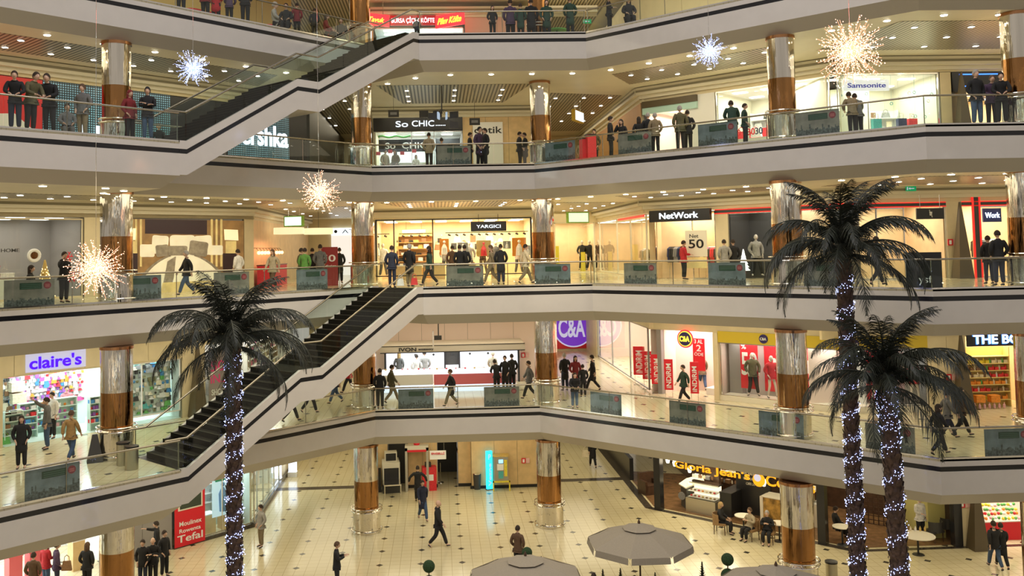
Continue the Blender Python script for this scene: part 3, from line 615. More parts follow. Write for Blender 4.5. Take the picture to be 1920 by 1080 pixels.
cna(FRt,1,2.02,2.58,.40,-.2,'round red, navy and yellow C&A sign hanging over the entrance')
def cna2(fr,u,z,r,label):
    t=thing('round_logo_sign',label,'sign',fr.w(0,0,FL[1]),fr.rz); b=MB(); b.disc_y(u,-.10,-.07,z,r,24); b.build('disc',mat('navy',(.03,.02,.12),.4),t); letter('C&A',fr,1,u-r*.7,u+r*.7,z-r*.3,z+r*.3,-.105,M_wpaint,t,off=.03)
cna2(FRt,5.6,2.75,.19,'small dark round C&A badge on the mustard band left of the column'); cna2(FNr,.35,2.72,.19,'small dark round C&A badge on the mustard band behind the palm')
def poster(fr,k,u0,u1,z0,z1,v,m,label,texts=(),name='sale_poster',cat='poster',group=None):
    t=thing(name,label,cat,fr.w(0,0,FL[k]),fr.rz,group); b=MB(); b.box(u0,u1,v,v+.015,z0,z1); b.build('sheet',m,t)
    for s,a,c,d,e,mm,vert in texts: letter(s,fr,k,u0+(u1-u0)*a,u0+(u1-u0)*c,z0+(z1-z0)*d,z0+(z1-z0)*e,v-.004,mm,t,off=.03,vert=vert,depth=.004)
    return t
poster(FRt,1,4.15,4.95,.5,2.5,.7,M_redp,'narrow red poster with % and 50 in the sale window',[('%',.06,.35,.84,.95,M_wpaint,False),('50',.05,.98,.28,.78,M_wpaint,False)])
poster(FRt,1,5.05,7.6,.4,2.5,1.1,M_redp,'wide red INDIRIM poster behind the two mannequins',[('iNDiRiM',.08,1.2,.42,.68,M_wpaint,False),('%',.40,.55,.72,.86,mat('dull_red',(.5,.05,.05),.5),False)])
poster(FNr,1,.3,2.55,.35,2.4,1.1,M_redp,'red sale poster in the window behind the near palm',[('iNDiRiM',.05,.95,.38,.56,M_wpaint,False)])
poster(FRt,1,1.75,2.35,1.05,2.5,.9,M_redp,'hanging red poster reading 3 AL 2 ODE in the entrance',[('3 AL',.15,.85,.84,.97,M_wpaint,False),('2',.3,.7,.60,.80,M_wpaint,False),('ÖDE',.12,.88,.46,.58,M_wpaint,False)])
for (x0,x1,y0,y1,i) in ((1189,1210,650,703,0),(1206,1226,659,711,1),(1223,1244,665,720,2),(1247,1263,674,731,3),(1296,1311,679,738,4)):
    d=['leftmost of the five red INDIRIM stands','second INDIRIM stand from the left','third INDIRIM stand from the left, behind the door frame','fourth INDIRIM stand from the left','rightmost red INDIRIM stand, right of the entering man'][i]
    P=at_z((x0+x1)/2,y1+18,FL[1]+.0); sc=P.y/FOC; wd=(x1-x0)*sc*1.02; hh=(y1-y0)*sc*1.0
    t=thing('sale_banner_stand','red upright banner stand, '+d,'banner',P,math.radians(-18),'red sale banner stands at the clothes store door'); zb=18*sc
    b=MB(); b.box(-wd/2,wd/2,-.02,.02,zb,zb+hh); b.build('banner',M_redp,t); me=None
    F0=Frame(0,0,0); o=letter('iNDiRiM',F0,0,-wd*.28,wd*.28,zb+hh*.06,zb+hh*.86,-.024,M_wpaint,t,off=.03,vert=True,depth=.004)
    b=MB(); b.tube([(-wd*.4,0,0),(-wd*.4,0,zb)],.012,5); b.tube([(wd*.4,0,0),(wd*.4,0,zb)],.012,5); b.box(-wd*.5,wd*.5,-.15,.15,0,.02); b.build('stand',M_steel,t)
# body shop style header
wallbox(FNr,1,4.9,9.5,-.05,.0,2.5,3.1,M_darkwall); t=thing('shop_sign','glowing blue-white letters THE B on the black header at right','sign',FNr.w(0,0,FL[1])); letter('THE BODY SHOP',FNr,1,5.15,9.3,2.6,2.95,-.07,M_whitee,t,off=.03); letter('THE BODY SHOP',FNr,1,5.12,9.33,2.57,2.98,-.06,M_bluee,t,off=.06,name='letter_halo',depth=.005)
poster(FLf,1,-2.1,-1.25,.25,2.75,-.12,mat('grey_print',(.33,.28,.27),.6),'grey hanging banner with hot pink lettering beside the dark pyramid',[('50',.1,.9,.60,.78,M_pinkink,False),('iN..',.1,.9,.40,.55,M_pinkink,False),('SHOP',.15,.85,.2,.3,M_wpaint,False)],name='hanging_banner',cat='banner')
# cafe sign
t=thing('shop_sign','orange glowing Gloria Jean\'s Coffees lettering over the dark cafe','sign',FRt.w(0,0,0),FRt.rz)
t['label']='orange glowing cafe lettering across the dark coffee shop'
letter("Gloria Jean's",FRt,0,1.28,4.85,1.98,2.42,-.2,M_orange,t,off=.035); letter("Coffees",FRt,0,5.55,7.6,1.98,2.42,-.2,M_orange,t,off=.035)
b=MB(); b.disc_y(5.25,-.24,-.2,2.15,.27,20); b.build('cup_emblem',M_orange,t); b=MB(); b.disc_y(5.2,-.26,-.24,2.24,.15,16); b.build('cup_emblem_white',M_glow,t)
# big bed poster
t=thing('wall_poster','huge backlit photograph of a white bed with pillows and striped curtains','poster',FLf.w(0,0,FL[2]),FLf.rz)
def pq(px,py,v=-.04): u,z=FLf.px(px,py,v); return u,z-FL[2]
def ppoly(pts,v,m,name,par=t,th=.006):
    q=[pq(*p,v) for p in pts]; b=MB(); b.extr_y(q,v-th,v); return b.build(name,m,par)
M_pb=mat('poster_brown',(.30,.17,.06),.5,noise=.35,nscale=1.5,emit=(.5,.28,.1),es=.15); M_pw=mat('poster_white',(.80,.74,.55),.5,noise=.12,nscale=2,emit=(1,.88,.6),es=.30); M_pg=mat('poster_gold',(.70,.55,.22),.5,noise=.2,nscale=2,emit=(1,.75,.3),es=.2)
M_pd=mat('poster_dark',(.05,.025,.03),.3); M_pgr=mat('poster_grey',(.36,.31,.24),.5,noise=.2,nscale=6); M_pl=mat('poster_lamp',(.9,.82,.55),.5,emit=(1,.85,.5),es=.6)
ppoly([(236,410),(457,414),(457,549),(236,552)],-.04,M_pb,'sheet')
for x0,x1 in ((246,250),(253,257),(262,266),(395,399),(404,408),(413,417)): ppoly([(x0,411),(x1,411),(x1,500),(x0,500)],-.05,M_pg,'curtain_stripe')
ppoly([(272,411),(388,413),(388,440),(272,438)],-.05,M_pd,'headboard_wall'); ppoly([(240,428),(255,428),(254,450),(241,450)],-.06,M_pl,'bedside_lamp'); ppoly([(420,430),(446,431),(447,451),(421,450)],-.06,M_pl,'bedside_lamp')
ppoly([(423,452),(443,452),(443,475),(423,475)],-.055,M_pg,'lamp_base'); ppoly([(240,452),(256,452),(256,475),(240,475)],-.055,M_pg,'lamp_base')
ppoly([(418,475),(448,475),(448,510),(418,510)],-.055,M_pd,'bedside_table'); ppoly([(238,475),(258,475),(258,512),(238,512)],-.055,M_pd,'bedside_table')
def pil(cx,cy,w,h,rot=0,puff=.10):
    o=[]; r_=math.radians(rot)
    for i in range(40):
        t=2*PI*i/40; cc,ss=math.cos(t),math.sin(t); e=.42
        x=abs(cc)**e*(1 if cc>0 else -1)*w/2; y=abs(ss)**e*(1 if ss>0 else -1)*h/2
        x*=1-puff*(1-(2*abs(y)/h)**2); y*=1-puff*(1-(2*abs(x)/w)**2)
        o.append((cx+x*math.cos(r_)-y*math.sin(r_),cy+x*math.sin(r_)+y*math.cos(r_)))
    return o
for a in ((276,470,30,26,0),(404,469,30,20,0),(300,459,34,38,4),(381,460,36,40,-4),(342,461,52,44,0)): ppoly(pil(*a),-.07,M_pw,'pillow')
for a in ((304,470,26,24,-5),(372,466,38,30,8),(333,470,40,20,0)): ppoly(pil(*a),-.08,M_pgr,'cushion')
def arc(x0,x1,yb,yt,n=14): return [(x0+(x1-x0)*i/n, yb-(yb-yt)*math.sin(PI*i/n)**.55) for i in range(n+1)]
ppoly(arc(254,432,548,474,24)[::1]+[(426,550),(262,552)],-.055,M_pgr,'bed_runner')
ppoly(arc(262,424,546,477,24)+[(420,549),(266,552)],-.06,M_pw,'bedspread'); ppoly([(302,551),(314,490),(330,480),(326,520),(318,551)],-.065,M_pgr,'bedspread_fold')
ppoly([(300,551),(305,530),(400,525),(402,548)],-.067,M_pg,'bed_throw')
# other posters
poster(FBk,3,1.9,3.45,.02,2.92,-.12,M_wpaint,'tall white poster lettered optik with a woman in a hat',[('optik',.05,.98,.76,.92,M_black,False),('50',.6,.92,.02,.12,M_redp,False)],name='wall_poster')
poster(FRt,2,2.25,3.3,1.0,2.15,-.35,M_cream,'white sale board reading Net 50 on a stand at the entrance',[('Net',.2,.62,.72,.86,M_dark,False),('50',.15,.85,.32,.66,M_black,False)],name='sale_board',cat='sign')
b=MB(); b.box(2.3,3.25,-.36,-.30,.5,.98); tag(b.build('display_table',M_pg,loc=FRt.w(0,0,FL[2]),rz=FRt.rz),'low yellow table under the Net 50 board','table')
FRS=Frame(-4.9,41.0,0); poster(FRS,2,-.5,.35,.0,1.75,0,mat('maroon_print',(.30,.02,.02),.5),'maroon upright sale stand reading 50 left of the far gallery column',[('50',.12,.88,.62,.80,M_wpaint,False),('indirim',.1,.9,.48,.54,M_wpaint,False)],name='sale_stand',cat='sign')
t=poster(FLf,0,-3.7,-2.32,.05,2.75,-.14,M_redp,'tall red appliance-brand sign board with a small screen window',[('KRUPS',.15,.8,.84,.92,M_wpaint,False),('Moulinex',.15,.88,.30,.37,M_wpaint,False),('Rowenta',.15,.85,.20,.26,M_wpaint,False),('Tefal',.08,.92,.06,.17,M_wpaint,False)],name='wall_sign',cat='sign')
b=MB(); b.box(-3.55,-2.45,-.17,-.14,1.5,2.15); b.build('screen_frame',M_cream,t); b=MB(); b.box(-3.48,-2.52,-.18,-.17,1.56,2.09); b.build('screen',mat('dark_screen',(.05,.07,.05),.2),t)
poster(FLf,0,-1.75,-.75,.75,2.5,.25,mat('pale_blue_print',(.55,.75,.85),.5,emit=(.6,.85,1),es=.5),'backlit blue poster of a person in scrubs behind the shop glass',[('____',.1,.9,.88,.96,mat('green_print',(.02,.4,.2),.5),False)],name='wall_poster')
t=[o for o in bpy.data.objects if o.name.startswith('wall_poster')][-1]
b=MB(); b.box(-1.6,-.9,.24,.248,2.22,2.42); b.build('green_banner',mat('green_print',(.02,.4,.2),.5),t); b=MB(); b.tube([(-1.25,.24,.95),(-1.25,.24,1.7),(-1.25,.24,1.95)],[.16,.2,.06],10); b.ball((-1.25,.23,2.07),.09); b.build('printed_figure',mat('scrubs_blue',(.15,.35,.7),.6),t)
# red L3 shopfront graphic
b=MB(); b.extr_y([(-12.5,.2),(-9.3,1.2),(-9.9,1.7),(-12.8,1.4)],.0,.035); t=tag(b.build('window_graphic',M_wpaint,loc=FLf.w(0,0,FL[3]),rz=FLf.rz),'white swoosh graphic on the red shopfront at far left','graphic')
# hanging two-sided direction lightboxes in the corridors
def lightbox(x,y,k,z,w,h,rz,em,side,label):
    t=thing('hanging_lightbox',label,'sign',(x,y,FL[k]+z),rz); b=MB(); b.box(-w/2,w/2,-.09,.09,0,h); b.build('case',side,t); b=MB(); b.box(-w/2+.05,w/2-.05,-.1,.1,.05,h-.05); b.build('lit_face',em,t)
    b=MB(); b.tube([(-w*.3,0,h),(-w*.3,0,H0-z)],.01,5); b.tube([(w*.3,0,h),(w*.3,0,H0-z)],.01,5); b.build('hanger',M_steel,t)
M_lb=emat('lightbox_face',(.75,1,.8),1.2); M_gside=mat('green_side',(.25,.55,.05),.4); M_yside=mat('yellow_side',(.65,.42,.02),.4)
lightbox(7.0,44.5,2,2.72,1.2,.55,math.radians(20),emat('lightbox_warm',(.9,1,.75),.8),M_gside,'green-edged lightbox hanging in the right corridor of the second gallery')
lightbox(-6.6,41.6,2,2.72,1.0,.5,math.radians(-25),M_lb,M_gside,'green-edged lightbox hanging in the left corridor of the second gallery')
lightbox(6.9,43.0,3,2.45,1.3,.55,math.radians(62),emat('lightbox_blue',(.75,.9,1),1.3),M_yside,'yellow-edged lightbox hanging in the right corridor of the third gallery')
# exit signs
for i,(px,py,k) in enumerate(((1698,93,4),(1708,353,3),(1101,44,5))):
    if k<5: u,z=FNr.px(px,py,-.4); P=FNr.w(u,-.4,z-.11)
    else: P=at_line(px,py,0,1,43); 
    t=thing('exit_sign','green illuminated exit sign '+['under the ceiling above the luggage shop','under the ceiling above the second gallery palm','hanging on the top gallery'][i],'exit sign',P); b=MB(); b.box(-.2,.2,-.02,.02,0,.2); b.build('panel',emat('exit_green',(0,.30,.10),.7),t); b=MB(); b.tube([(0,0,.2),(0,0,[.05,.05,2.1][i]+.2)],.008,4); b.build('hanger',M_steel,t); b=MB(); b.box(-.04,.12,-.025,-.02,.085,.115); b.add([(-.04,-.025,.05),(-.04,-.025,.15),(-.11,-.025,.1)],[(0,1,2)]); b.box(-.17,-.13,-.025,-.02,.04,.16); b.build('arrow_symbol',M_glow,t)
# fire equipment boxes
for i,(fr,k,u,z,v) in enumerate(((FNr,1,4.2,1.2,-.05),(FNr,2,4.5,1.3,-.05),(FNr,0,4.5,1.5,-.05),(FBk,1,4.35,1.15,-.06),(FBk,0,4.2,1.2,-.62))):
    t=thing('fire_cabinet','red and white fire-equipment panel '+['beside the pyramid on the first gallery','beside the pyramid on the second gallery','on the pier left of the sweet shop','right of the jewellery kiosk','on the wood panelling behind the ground-floor column'][i],'fire panel',fr.w(u,v,FL[k]+z),fr.rz); b=MB(); b.box(-.2,0,-.03,0,0,.25); b.build('red_panel',M_redp,t); b=MB(); b.box(.02,.2,-.03,0,0,.25); b.build('white_panel',mat('pinkish',(.8,.5,.45),.5),t)
    b=MB(); b.box(-.15,-.05,-.034,-.03,.04,.2); b.build('symbol',M_wpaint,t)
# ------------------------------------------------------------------ people
M_skin=mat('skin',(.52,.30,.20),.55); M_skinl=mat('skin_light',(.62,.40,.29),.55); M_lip=mat('lips',(.4,.12,.1),.5); M_eye=mat('eyes',(.03,.02,.02),.2)
M_manq=mat('mannequin',(.62,.55,.47),.3); M_shoe=mat('black_shoe',(.015,.013,.012),.35)
def skin_mesh(nodes,edges,root=0,sub=1):
    me=bpy.data.meshes.new('body'); me.from_pydata([n[0] for n in nodes],edges,[]); o=bpy.data.objects.new('tmp',me); C.objects.link(o)
    md=o.modifiers.new('s','SKIN'); md.use_smooth_shade=True; md.branch_smoothing=.6
    for i,n in enumerate(nodes):
        r=n[1] if isinstance(n[1],tuple) else (n[1],n[1]); me.skin_vertices[0].data[i].radius=r
        me.skin_vertices[0].data[i].use_root=(i==root)
    if sub: s=o.modifiers.new('u','SUBSURF'); s.levels=sub; s.render_levels=sub
    dg=bpy.context.evaluated_depsgraph_get(); r=bpy.data.meshes.new_from_object(o.evaluated_get(dg)); bpy.data.objects.remove(o)
    r.polygons.foreach_set('use_smooth',[True]*len(r.polygons)); return r
V=Vector
def joints(pose):
    J=dict(pel=V((0,0,.95)),sp=V((0,0,1.13)),ch=V((0,.0,1.33)),nk=V((0,.01,1.48)),hd=V((0,-.015,1.615)))
    for s,k in ((-1,'R'),(1,'L')):
        J['sh'+k]=V((s*.175,.01,1.41)); J['el'+k]=V((s*.225,.03,1.13)); J['wr'+k]=V((s*.215,-.04,.89))
        J['hp'+k]=V((s*.09,0,.91)); J['kn'+k]=V((s*.095,-.015,.50)); J['an'+k]=V((s*.10,.02,.09)); J['to'+k]=V((s*.12,-.15,.035))
    def leg(k,kn,an,to=None):
        s=-1 if k=='R' else 1; J['kn'+k]=V((s*.095,kn[0],kn[1])); J['an'+k]=V((s*.10,an[0],an[1])); J['to'+k]=V((s*.115,an[0]-.165,an[1]-.055)) if to is None else V((s*.115,*to))
    def arm(k,el,wr): s=-1 if k=='R' else 1; J['el'+k]=V((s*el[0],el[1],el[2])); J['wr'+k]=V((s*wr[0],wr[1],wr[2]))
    if pose in('walk','phonewalk'):
        for q in('pel','sp','ch','nk','hd'): J[q].z-=.03
        leg('L',(-.17,.52),(-.30,.10),(-.45,.09)); leg('R',(.05,.48),(.33,.16),(.24,.04))
        arm('L',(.22,.13,1.14),(.21,.14,.90)); arm('R',(.22,-.08,1.13),(.20,-.24,.93))
        for k in 'RL': J['sh'+k].z-=.03; J['hp'+k].z-=.03
    if pose=='phonewalk': arm('R',(.25,-.15,1.18),(.13,-.10,1.52))
    if pose=='phone': arm('R',(.27,-.14,1.20),(.12,-.10,1.54))
    if pose=='lean':
        for q,dy,dz in(('sp',-.04,0),('ch',-.12,-.03),('nk',-.17,-.05),('hd',-.22,-.07)): J[q].y+=dy; J[q].z+=dz
        for k in 'RL': J['sh'+k].y-=.13; J['sh'+k].z-=.04
        arm('R',(.25,-.18,1.12),(.12,-.38,1.03)); arm('L',(.25,-.18,1.12),(.12,-.38,1.03))
    if pose=='fold': arm('R',(.24,-.03,1.15),(-.06,-.20,1.17)); arm('L',(.24,-.03,1.15),(-.06,-.22,1.21))
    if pose=='pockets': arm('R',(.27,.05,1.13),(.18,-.09,.95)); arm('L',(.27,.05,1.13),(.18,-.09,.95)); leg('L',(-.03,.5),(-.02,.09))
    if pose=='wide': arm('R',(.38,.04,1.22),(.44,-.02,.98)); arm('L',(.38,.04,1.22),(.44,-.02,.98)); leg('L',(-.12,.51),(-.16,.09))
    if pose=='hold': arm('R',(.22,-.06,1.16),(.08,-.30,1.25)); arm('L',(.22,-.06,1.16),(.08,-.30,1.25))
    if pose=='read': arm('R',(.21,-.02,1.14),(.13,-.27,1.13)); leg('L',(-.03,.5),(.0,.09))
    if pose=='reach': arm('R',(.22,-.20,1.50),(.17,-.38,1.68))
    if pose=='point': arm('R',(.30,-.18,1.35),(.25,-.45,1.42))
    if pose=='manq': leg('L',(-.06,.5),(-.05,.09)); J['anL'].x=.20; J['toL'].x=.24; J['knL'].x=.14; J['anR'].x=-.17; J['toR'].x=-.22; arm('R',(.29,.05,1.15),(.20,-.08,.95)); arm('L',(.29,.05,1.15),(.25,-.05,.92))
    if pose in('sit','sitread'):
        dz=-.47
        for q in('pel','sp','ch','nk','hd'): J[q].z+=dz+.03
        for k in 'RL':
            J['sh'+k].z+=dz+.03; J['hp'+k].z+=dz+.03; s=-1 if k=='R' else 1
            J['kn'+k]=V((s*.11,-.42,.50)); J['an'+k]=V((s*.11,-.40,.09)); J['to'+k]=V((s*.12,-.56,.035)); J['el'+k]=V((s*.24,-.06,.74)); J['wr'+k]=V((s*(.14 if pose=='sit' else .06),-.28,.64 if pose=='sit' else .85))
    if pose=='crouch':
        for q,z,y in(('pel',.42,.06),('sp',.58,0),('ch',.76,-.10),('nk',.88,-.17),('hd',1.0,-.24)): J[q].z=z; J[q].y=y
        for k in 'RL':
            s=-1 if k=='R' else 1
            J['sh'+k]=V((s*.17,-.12,.84)); J['el'+k]=V((s*.22,-.30,.62)); J['wr'+k]=V((s*.12,-.46,.55)); J['hp'+k]=V((s*.1,.05,.40)); J['kn'+k]=V((s*.14,-.33,.48)); J['an'+k]=V((s*.11,-.03,.09)); J['to'+k]=V((s*.12,-.19,.035))
    return J
def body_mesh(pose):
    J=joints(pose); N=[];E=[]
    def n(p,r,par=None): N.append((tuple(p),r)); i=len(N)-1; (E.append((par,i)) if par is not None else None); return i
    pel=n(J['pel'],(.13,.10)); sp=n(J['sp'],(.115,.085),pel); ch=n(J['ch'],(.135,.095),sp); nk=n(J['nk'],.052,ch); n(J['hd']-V((0,0,.06)),.055,nk)
    for k,s in (('R',-1),('L',1)):
        sh=n(J['sh'+k],.055,ch); el=n(J['el'+k],.040,sh); wr=n(J['wr'+k],.027,el)
        d=(J['wr'+k]-J['el'+k]).normalized(); side=d.orthogonal().normalized() if abs(d.y)<.99 else V((1,0,0)); side=(V((0,-1,0))-d*d.dot(V((0,-1,0)))).normalized() if abs(d.y)<.85 else V((s,0,0)); up=d.cross(side)
        pm=n(J['wr'+k]+d*.055,(.036,.020),wr); pm2=n(J['wr'+k]+d*.085,(.036,.018),pm)
        for f,(o,L) in enumerate(((.030,.068),(.010,.080),(-.010,.074),(-.030,.056))):
            a=n(J['wr'+k]+d*.105+side*o,.0095,pm2); b=n(J['wr'+k]+d*(.105+L*.5)+side*o*1.1-up*s*.008,.0085,a); n(J['wr'+k]+d*(.105+L*.9)+side*o*1.1-up*s*.026,.0075,b)
        a=n(J['wr'+k]+d*.045+side*.045,.0105,pm); n(J['wr'+k]+d*.085+side*.062-up*s*.012,.009,a)
        hp=n(J['hp'+k]-V((0,0,.06)),.085,pel); kn=n(J['kn'+k],.055,hp); an=n(J['an'+k],.038,kn); n(J['to'+k],.03,an)
    me=skin_mesh(N,E)
    # head: shaped ball with nose, ears, eyes and mouth joined to the neck
    hd=J['hd']; b=MB(); n_=14; m_=10; rings=[]
    for i in range(m_+1):
        t=PI*i/m_; z=-math.cos(t); r=math.sin(t)
        for j in range(n_):
            a=2*PI*j/n_; x=math.cos(a)*r*.078; y=math.sin(a)*r*.098; zz=z*.118
            if z<-.2: x*=1-.28*(-z-.2); y=y*(1-.12*(-z))-(.012*(-z) if y<0 else 0)
            if y<0 and abs(math.cos(a))<.25 and -.45<z<.1: y-=.018
            rings.append((hd.x+x,hd.y+y-.01,hd.z+.025+zz))
    fs=[(i*n_+j,i*n_+(j+1)%n_,(i+1)*n_+(j+1)%n_,(i+1)*n_+j) for i in range(m_) for j in range(n_)]
    b.add(rings,fs); hz=hd.z+.025
    b.add([(hd.x,hd.y-.13,hz-.035),(hd.x-.014,hd.y-.102,hz-.04),(hd.x+.014,hd.y-.102,hz-.04),(hd.x,hd.y-.105,hz+.015)],[(0,1,3),(0,3,2),(0,2,1)])
    for s in(-1,1): b.ball((hd.x+s*.080,hd.y+.0,hz-.015),.018,6,4,1.5); 
    b.m=1
    for s in(-1,1): b.ball((hd.x+s*.030,hd.y-.098,hz+.008),.010,6,4)
    b.m=2; b.box(hd.x-.024,hd.x+.024,hd.y-.112,hd.y-.10,hz-.066,hz-.056)
    v0=len(me.vertices); vs=[tuple(x.co) for x in me.vertices]+b.v; fs=[tuple(p.vertices) for p in me.polygons]+[tuple(i+v0 for i in f) for f in b.f]; mi=[0]*len(me.polygons)+b.mi
    me2=bpy.data.meshes.new('body'); me2.from_pydata(vs,[],fs); me2.polygons.foreach_set('material_index',mi); me2.polygons.foreach_set('use_smooth',[True]*len(fs))
    for q in (M_skin,M_eye,M_lip): me2.materials.append(q)
    return me2
def top_mesh(pose,coat):
    J=joints(pose); N=[];E=[]
    def n(p,r,par=None): N.append((tuple(p),r)); i=len(N)-1; (E.append((par,i)) if par is not None else None); return i
    pel=n(J['pel'],(.185,.145)); sp=n(J['sp'],(.175,.135),pel); ch=n(J['ch'],(.195,.145),sp); c2=n(J['ch'].lerp(J['nk'],.7),(.13,.115),ch); n(J['nk']+V((0,0,.035)),(.075,.075),c2)
    dn=V((0,0,-1)); 
    if pose in('sit','sitread','crouch'): n(J['pel']+V((0,-.05,-.02)),(.17,.14),pel)
    elif coat=='long': a=n(J['pel']+dn*.2,(.20,.18),pel); n(J['pel']+dn*.46,(.225,.20),a)
    else: n(J['pel']+dn*.09,(.19,.15),pel)
    for k in 'RL':
        sh=n(J['sh'+k]+V((0,0,.005)),.088,ch); el=n(J['el'+k],.068,sh); n(J['el'+k].lerp(J['wr'+k],.95),.052,el)
    me=skin_mesh(N,E); return me
def leg_mesh(pose):
    J=joints(pose); N=[];E=[]
    def n(p,r,par=None): N.append((tuple(p),r)); i=len(N)-1; (E.append((par,i)) if par is not None else None); return i
    pel=n(J['pel']-V((0,0,.01)),(.14,.115))
    for k in 'RL':
        hp=n(J['hp'+k]-V((0,0,.07)) if not pose.startswith('sit') else J['hp'+k]+V((0,-.06,-.01)),.108,pel); kn=n(J['kn'+k],.082,hp); n(J['an'+k]+V((0,0,.01)),.066,kn)
    return skin_mesh(N,E)
def shoe_mesh(pose,k):
    J=joints(pose); a=J['an'+k]; t=J['to'+k]; return skin_mesh([(tuple(a+V((0,.03,-.03))),(.045,.04)),(tuple(a.lerp(t,.5)+V((0,0,-.012))),(.046,.035)),(tuple(t),(.042,.03))],[(0,1),(1,2)])
def hair_mesh(pose,style):
    J=joints(pose); h=J['hd']+V((0,-.01,.025)); b=MB(); n_=16; m_=8
    if style=='hat': lo=.15; rr=1.13
    else: lo=.0; rr=1.10
    vs=[]
    for i in range(m_+1):
        t=PI*i/m_*(.60 if style!='long' else .62)
        for j in range(n_):
            a=2*PI*j/n_; front=max(0,-math.sin(a)); tt=t*(1-.42*front) ; r=math.sin(tt); z=math.cos(tt)
            vs.append((h.x+math.cos(a)*r*.085*rr,h.y+math.sin(a)*r*.106*rr+.006,h.z+z*.128*(1.04 if style!='hat' else 1.12)))
    fs=[(i*n_+j,i*n_+(j+1)%n_,(i+1)*n_+(j+1)%n_,(i+1)*n_+j) for i in range(m_) for j in range(n_)]
    b.add(vs,fs)
    if style=='long':
        o=len(b.v)
        b.hull2([(h.x-.088,h.y-.02,h.z+.03),(h.x-.07,h.y+.09,h.z+.04),(h.x,h.y+.12,h.z+.04),(h.x+.07,h.y+.09,h.z+.04),(h.x+.088,h.y-.02,h.z+.03),(h.x,h.y+.04,h.z+.03)],[(h.x-.095,h.y+.0,h.z-.24),(h.x-.08,h.y+.09,h.z-.26),(h.x,h.y+.12,h.z-.27),(h.x+.08,h.y+.09,h.z-.26),(h.x+.095,h.y,h.z-.24),(h.x,h.y+.06,h.z-.24)])
    me=bpy.data.meshes.new('hair'); me.from_pydata(b.v,[],b.f); me.polygons.foreach_set('use_smooth',[True]*len(b.f)); return me
TC={}
def cached(key,fn):
    if key not in TC:
        TC[key]=fn()
    return TC[key]
PAL={'black':(.012,.012,.014),'navy':(.02,.025,.05),'jeans':(.05,.09,.17),'olive':(.10,.09,.045),'brown':(.10,.055,.03),'tan':(.36,.22,.08),'grey':(.14,.14,.14),'lgrey':(.32,.31,.29),'white':(.72,.70,.66),'red':(.45,.02,.03),'dred':(.18,.015,.02),'green':(.10,.26,.05),'dgreen':(.02,.05,.035),'purple':(.07,.04,.085),'cream':(.60,.50,.33),'teal':(.02,.22,.28),'beige':(.38,.32,.22),'blond':(.42,.28,.12),'hair':(.03,.018,.012),'greyhair':(.33,.31,.29),'pinkc':(.5,.2,.22),'khaki':(.22,.17,.10)}
def cm(c): return mat('cloth_'+c,PAL[c],.85,noise=.12,nscale=14)
def person(P,face,pose,coat,hair,top,legs,label,h=1.70,hairc='hair',group=None,manq=False,skin=None,kind='person'):
    t=thing(kind if not manq else 'mannequin',label,'person' if not manq else 'mannequin',P,math.radians(face),group); s=h/1.74; t.scale=(s,s,s)
    def part(name,key,fn,m):
        me=cached(key,fn)
        if not me.materials: me.materials.append(m)
        o=bpy.data.objects.new(name,me); C.objects.link(o); o.parent=t; omat(o,m,0); return o
    part('body',('b',pose),lambda:body_mesh(pose),(M_manq if manq else (skin or M_skinl)))
    if manq: o=t.children[0] if t.children else None
    if top: part('coat' if coat=='long' else 'jacket',('t',pose,coat),lambda:top_mesh(pose,coat),cm(top))
    if legs: part('trousers',('l',pose),lambda:leg_mesh(pose),cm(legs))
    for k in 'RL': part('shoe',('s',pose,k),lambda:shoe_mesh(pose,k),M_shoe)
    if hair and hair!='bald': part('hat' if hair=='hat' else 'hair',('h',pose,hair),lambda:hair_mesh(pose,hair),cm(hairc))
    return t
def at_edge(px,k,d,py=None):
    """the spot on storey k seen in pixel column px that stands d metres back from the gallery edge"""
    pts=offset(edge(k),d); z=FL[k]; pyy={1:760,2:530,3:270,4:60}[k]; best=None
    for it in range(3):
        r=ray(px,pyy); best=None
        for a,b in zip(pts[:-1],pts[1:]):
            a=V((*a,0));b=V((*b,0)); e=b-a; den=r.x*e.y-r.y*e.x
            if abs(den)<1e-9: continue
            s=(a.x*e.y-a.y*e.x)/den; q=(a.x*r.y-a.y*r.x)/den
            if s>0 and -.02<=q<=1.02: best=s if best is None else min(best,s)
        if best is None: return V((0,40,z))
        P=V((r.x*best,r.y*best,z)); pyy=to_px(P)[1]
    return P
def at_head(px,py,k,h): return (lambda q:V((q.x,q.y,FL[k])))(at_z(px,py,FL[k]+h))
def at_feet(px,py,k): return at_z(px,py,FL[k])
def pl(k,mode,px,v,*a,**kw):
    h=kw.get('h',1.70)
    P=at_feet(px,v,k) if mode=='f' else at_edge(px,k,v) if mode=='e' else at_head(px,v,k,h)
    return person(P,*a,**kw)
# --- ground floor
pl(0,'f',784,942,180,'wide','long','short','black','black','person in a long black coat, arms akimbo, walking away by the scanner')
pl(0,'f',793,976,15,'walk','long','short','navy','jeans','person in dark coat, pale scarf and jeans walking towards the camera',h=1.78)
pl(0,'f',822,1027,75,'walk','short','bald','black','black','tall balding person in black striding right across the hall',h=1.9)
pl(0,'f',490,1026,-50,'pockets','short','short','lgrey','khaki','person in grey jacket and dark scarf standing by the left glass shop')
pl(0,'f',632,1108,95,'hold','short','short','black','black','person in black holding up a phone near the bottom edge',hairc='brown')
pl(0,'f',972,1074,150,'pockets','short','short','brown','black','person in brown vest beside the topiary left of the big parasol')
pl(0,'f',1112,877,180,'walk','long','short','black','black','distant shopper in black coat with paper bag in the right corridor')
pl(0,'f',843,880,10,'wide','short','short','black','black','person in black standing in the dark doorway behind the hall')
pl(0,'f',268,1102,0,'pockets','short','short','black','navy','smiling person in black jacket over a white shirt, bottom left group')
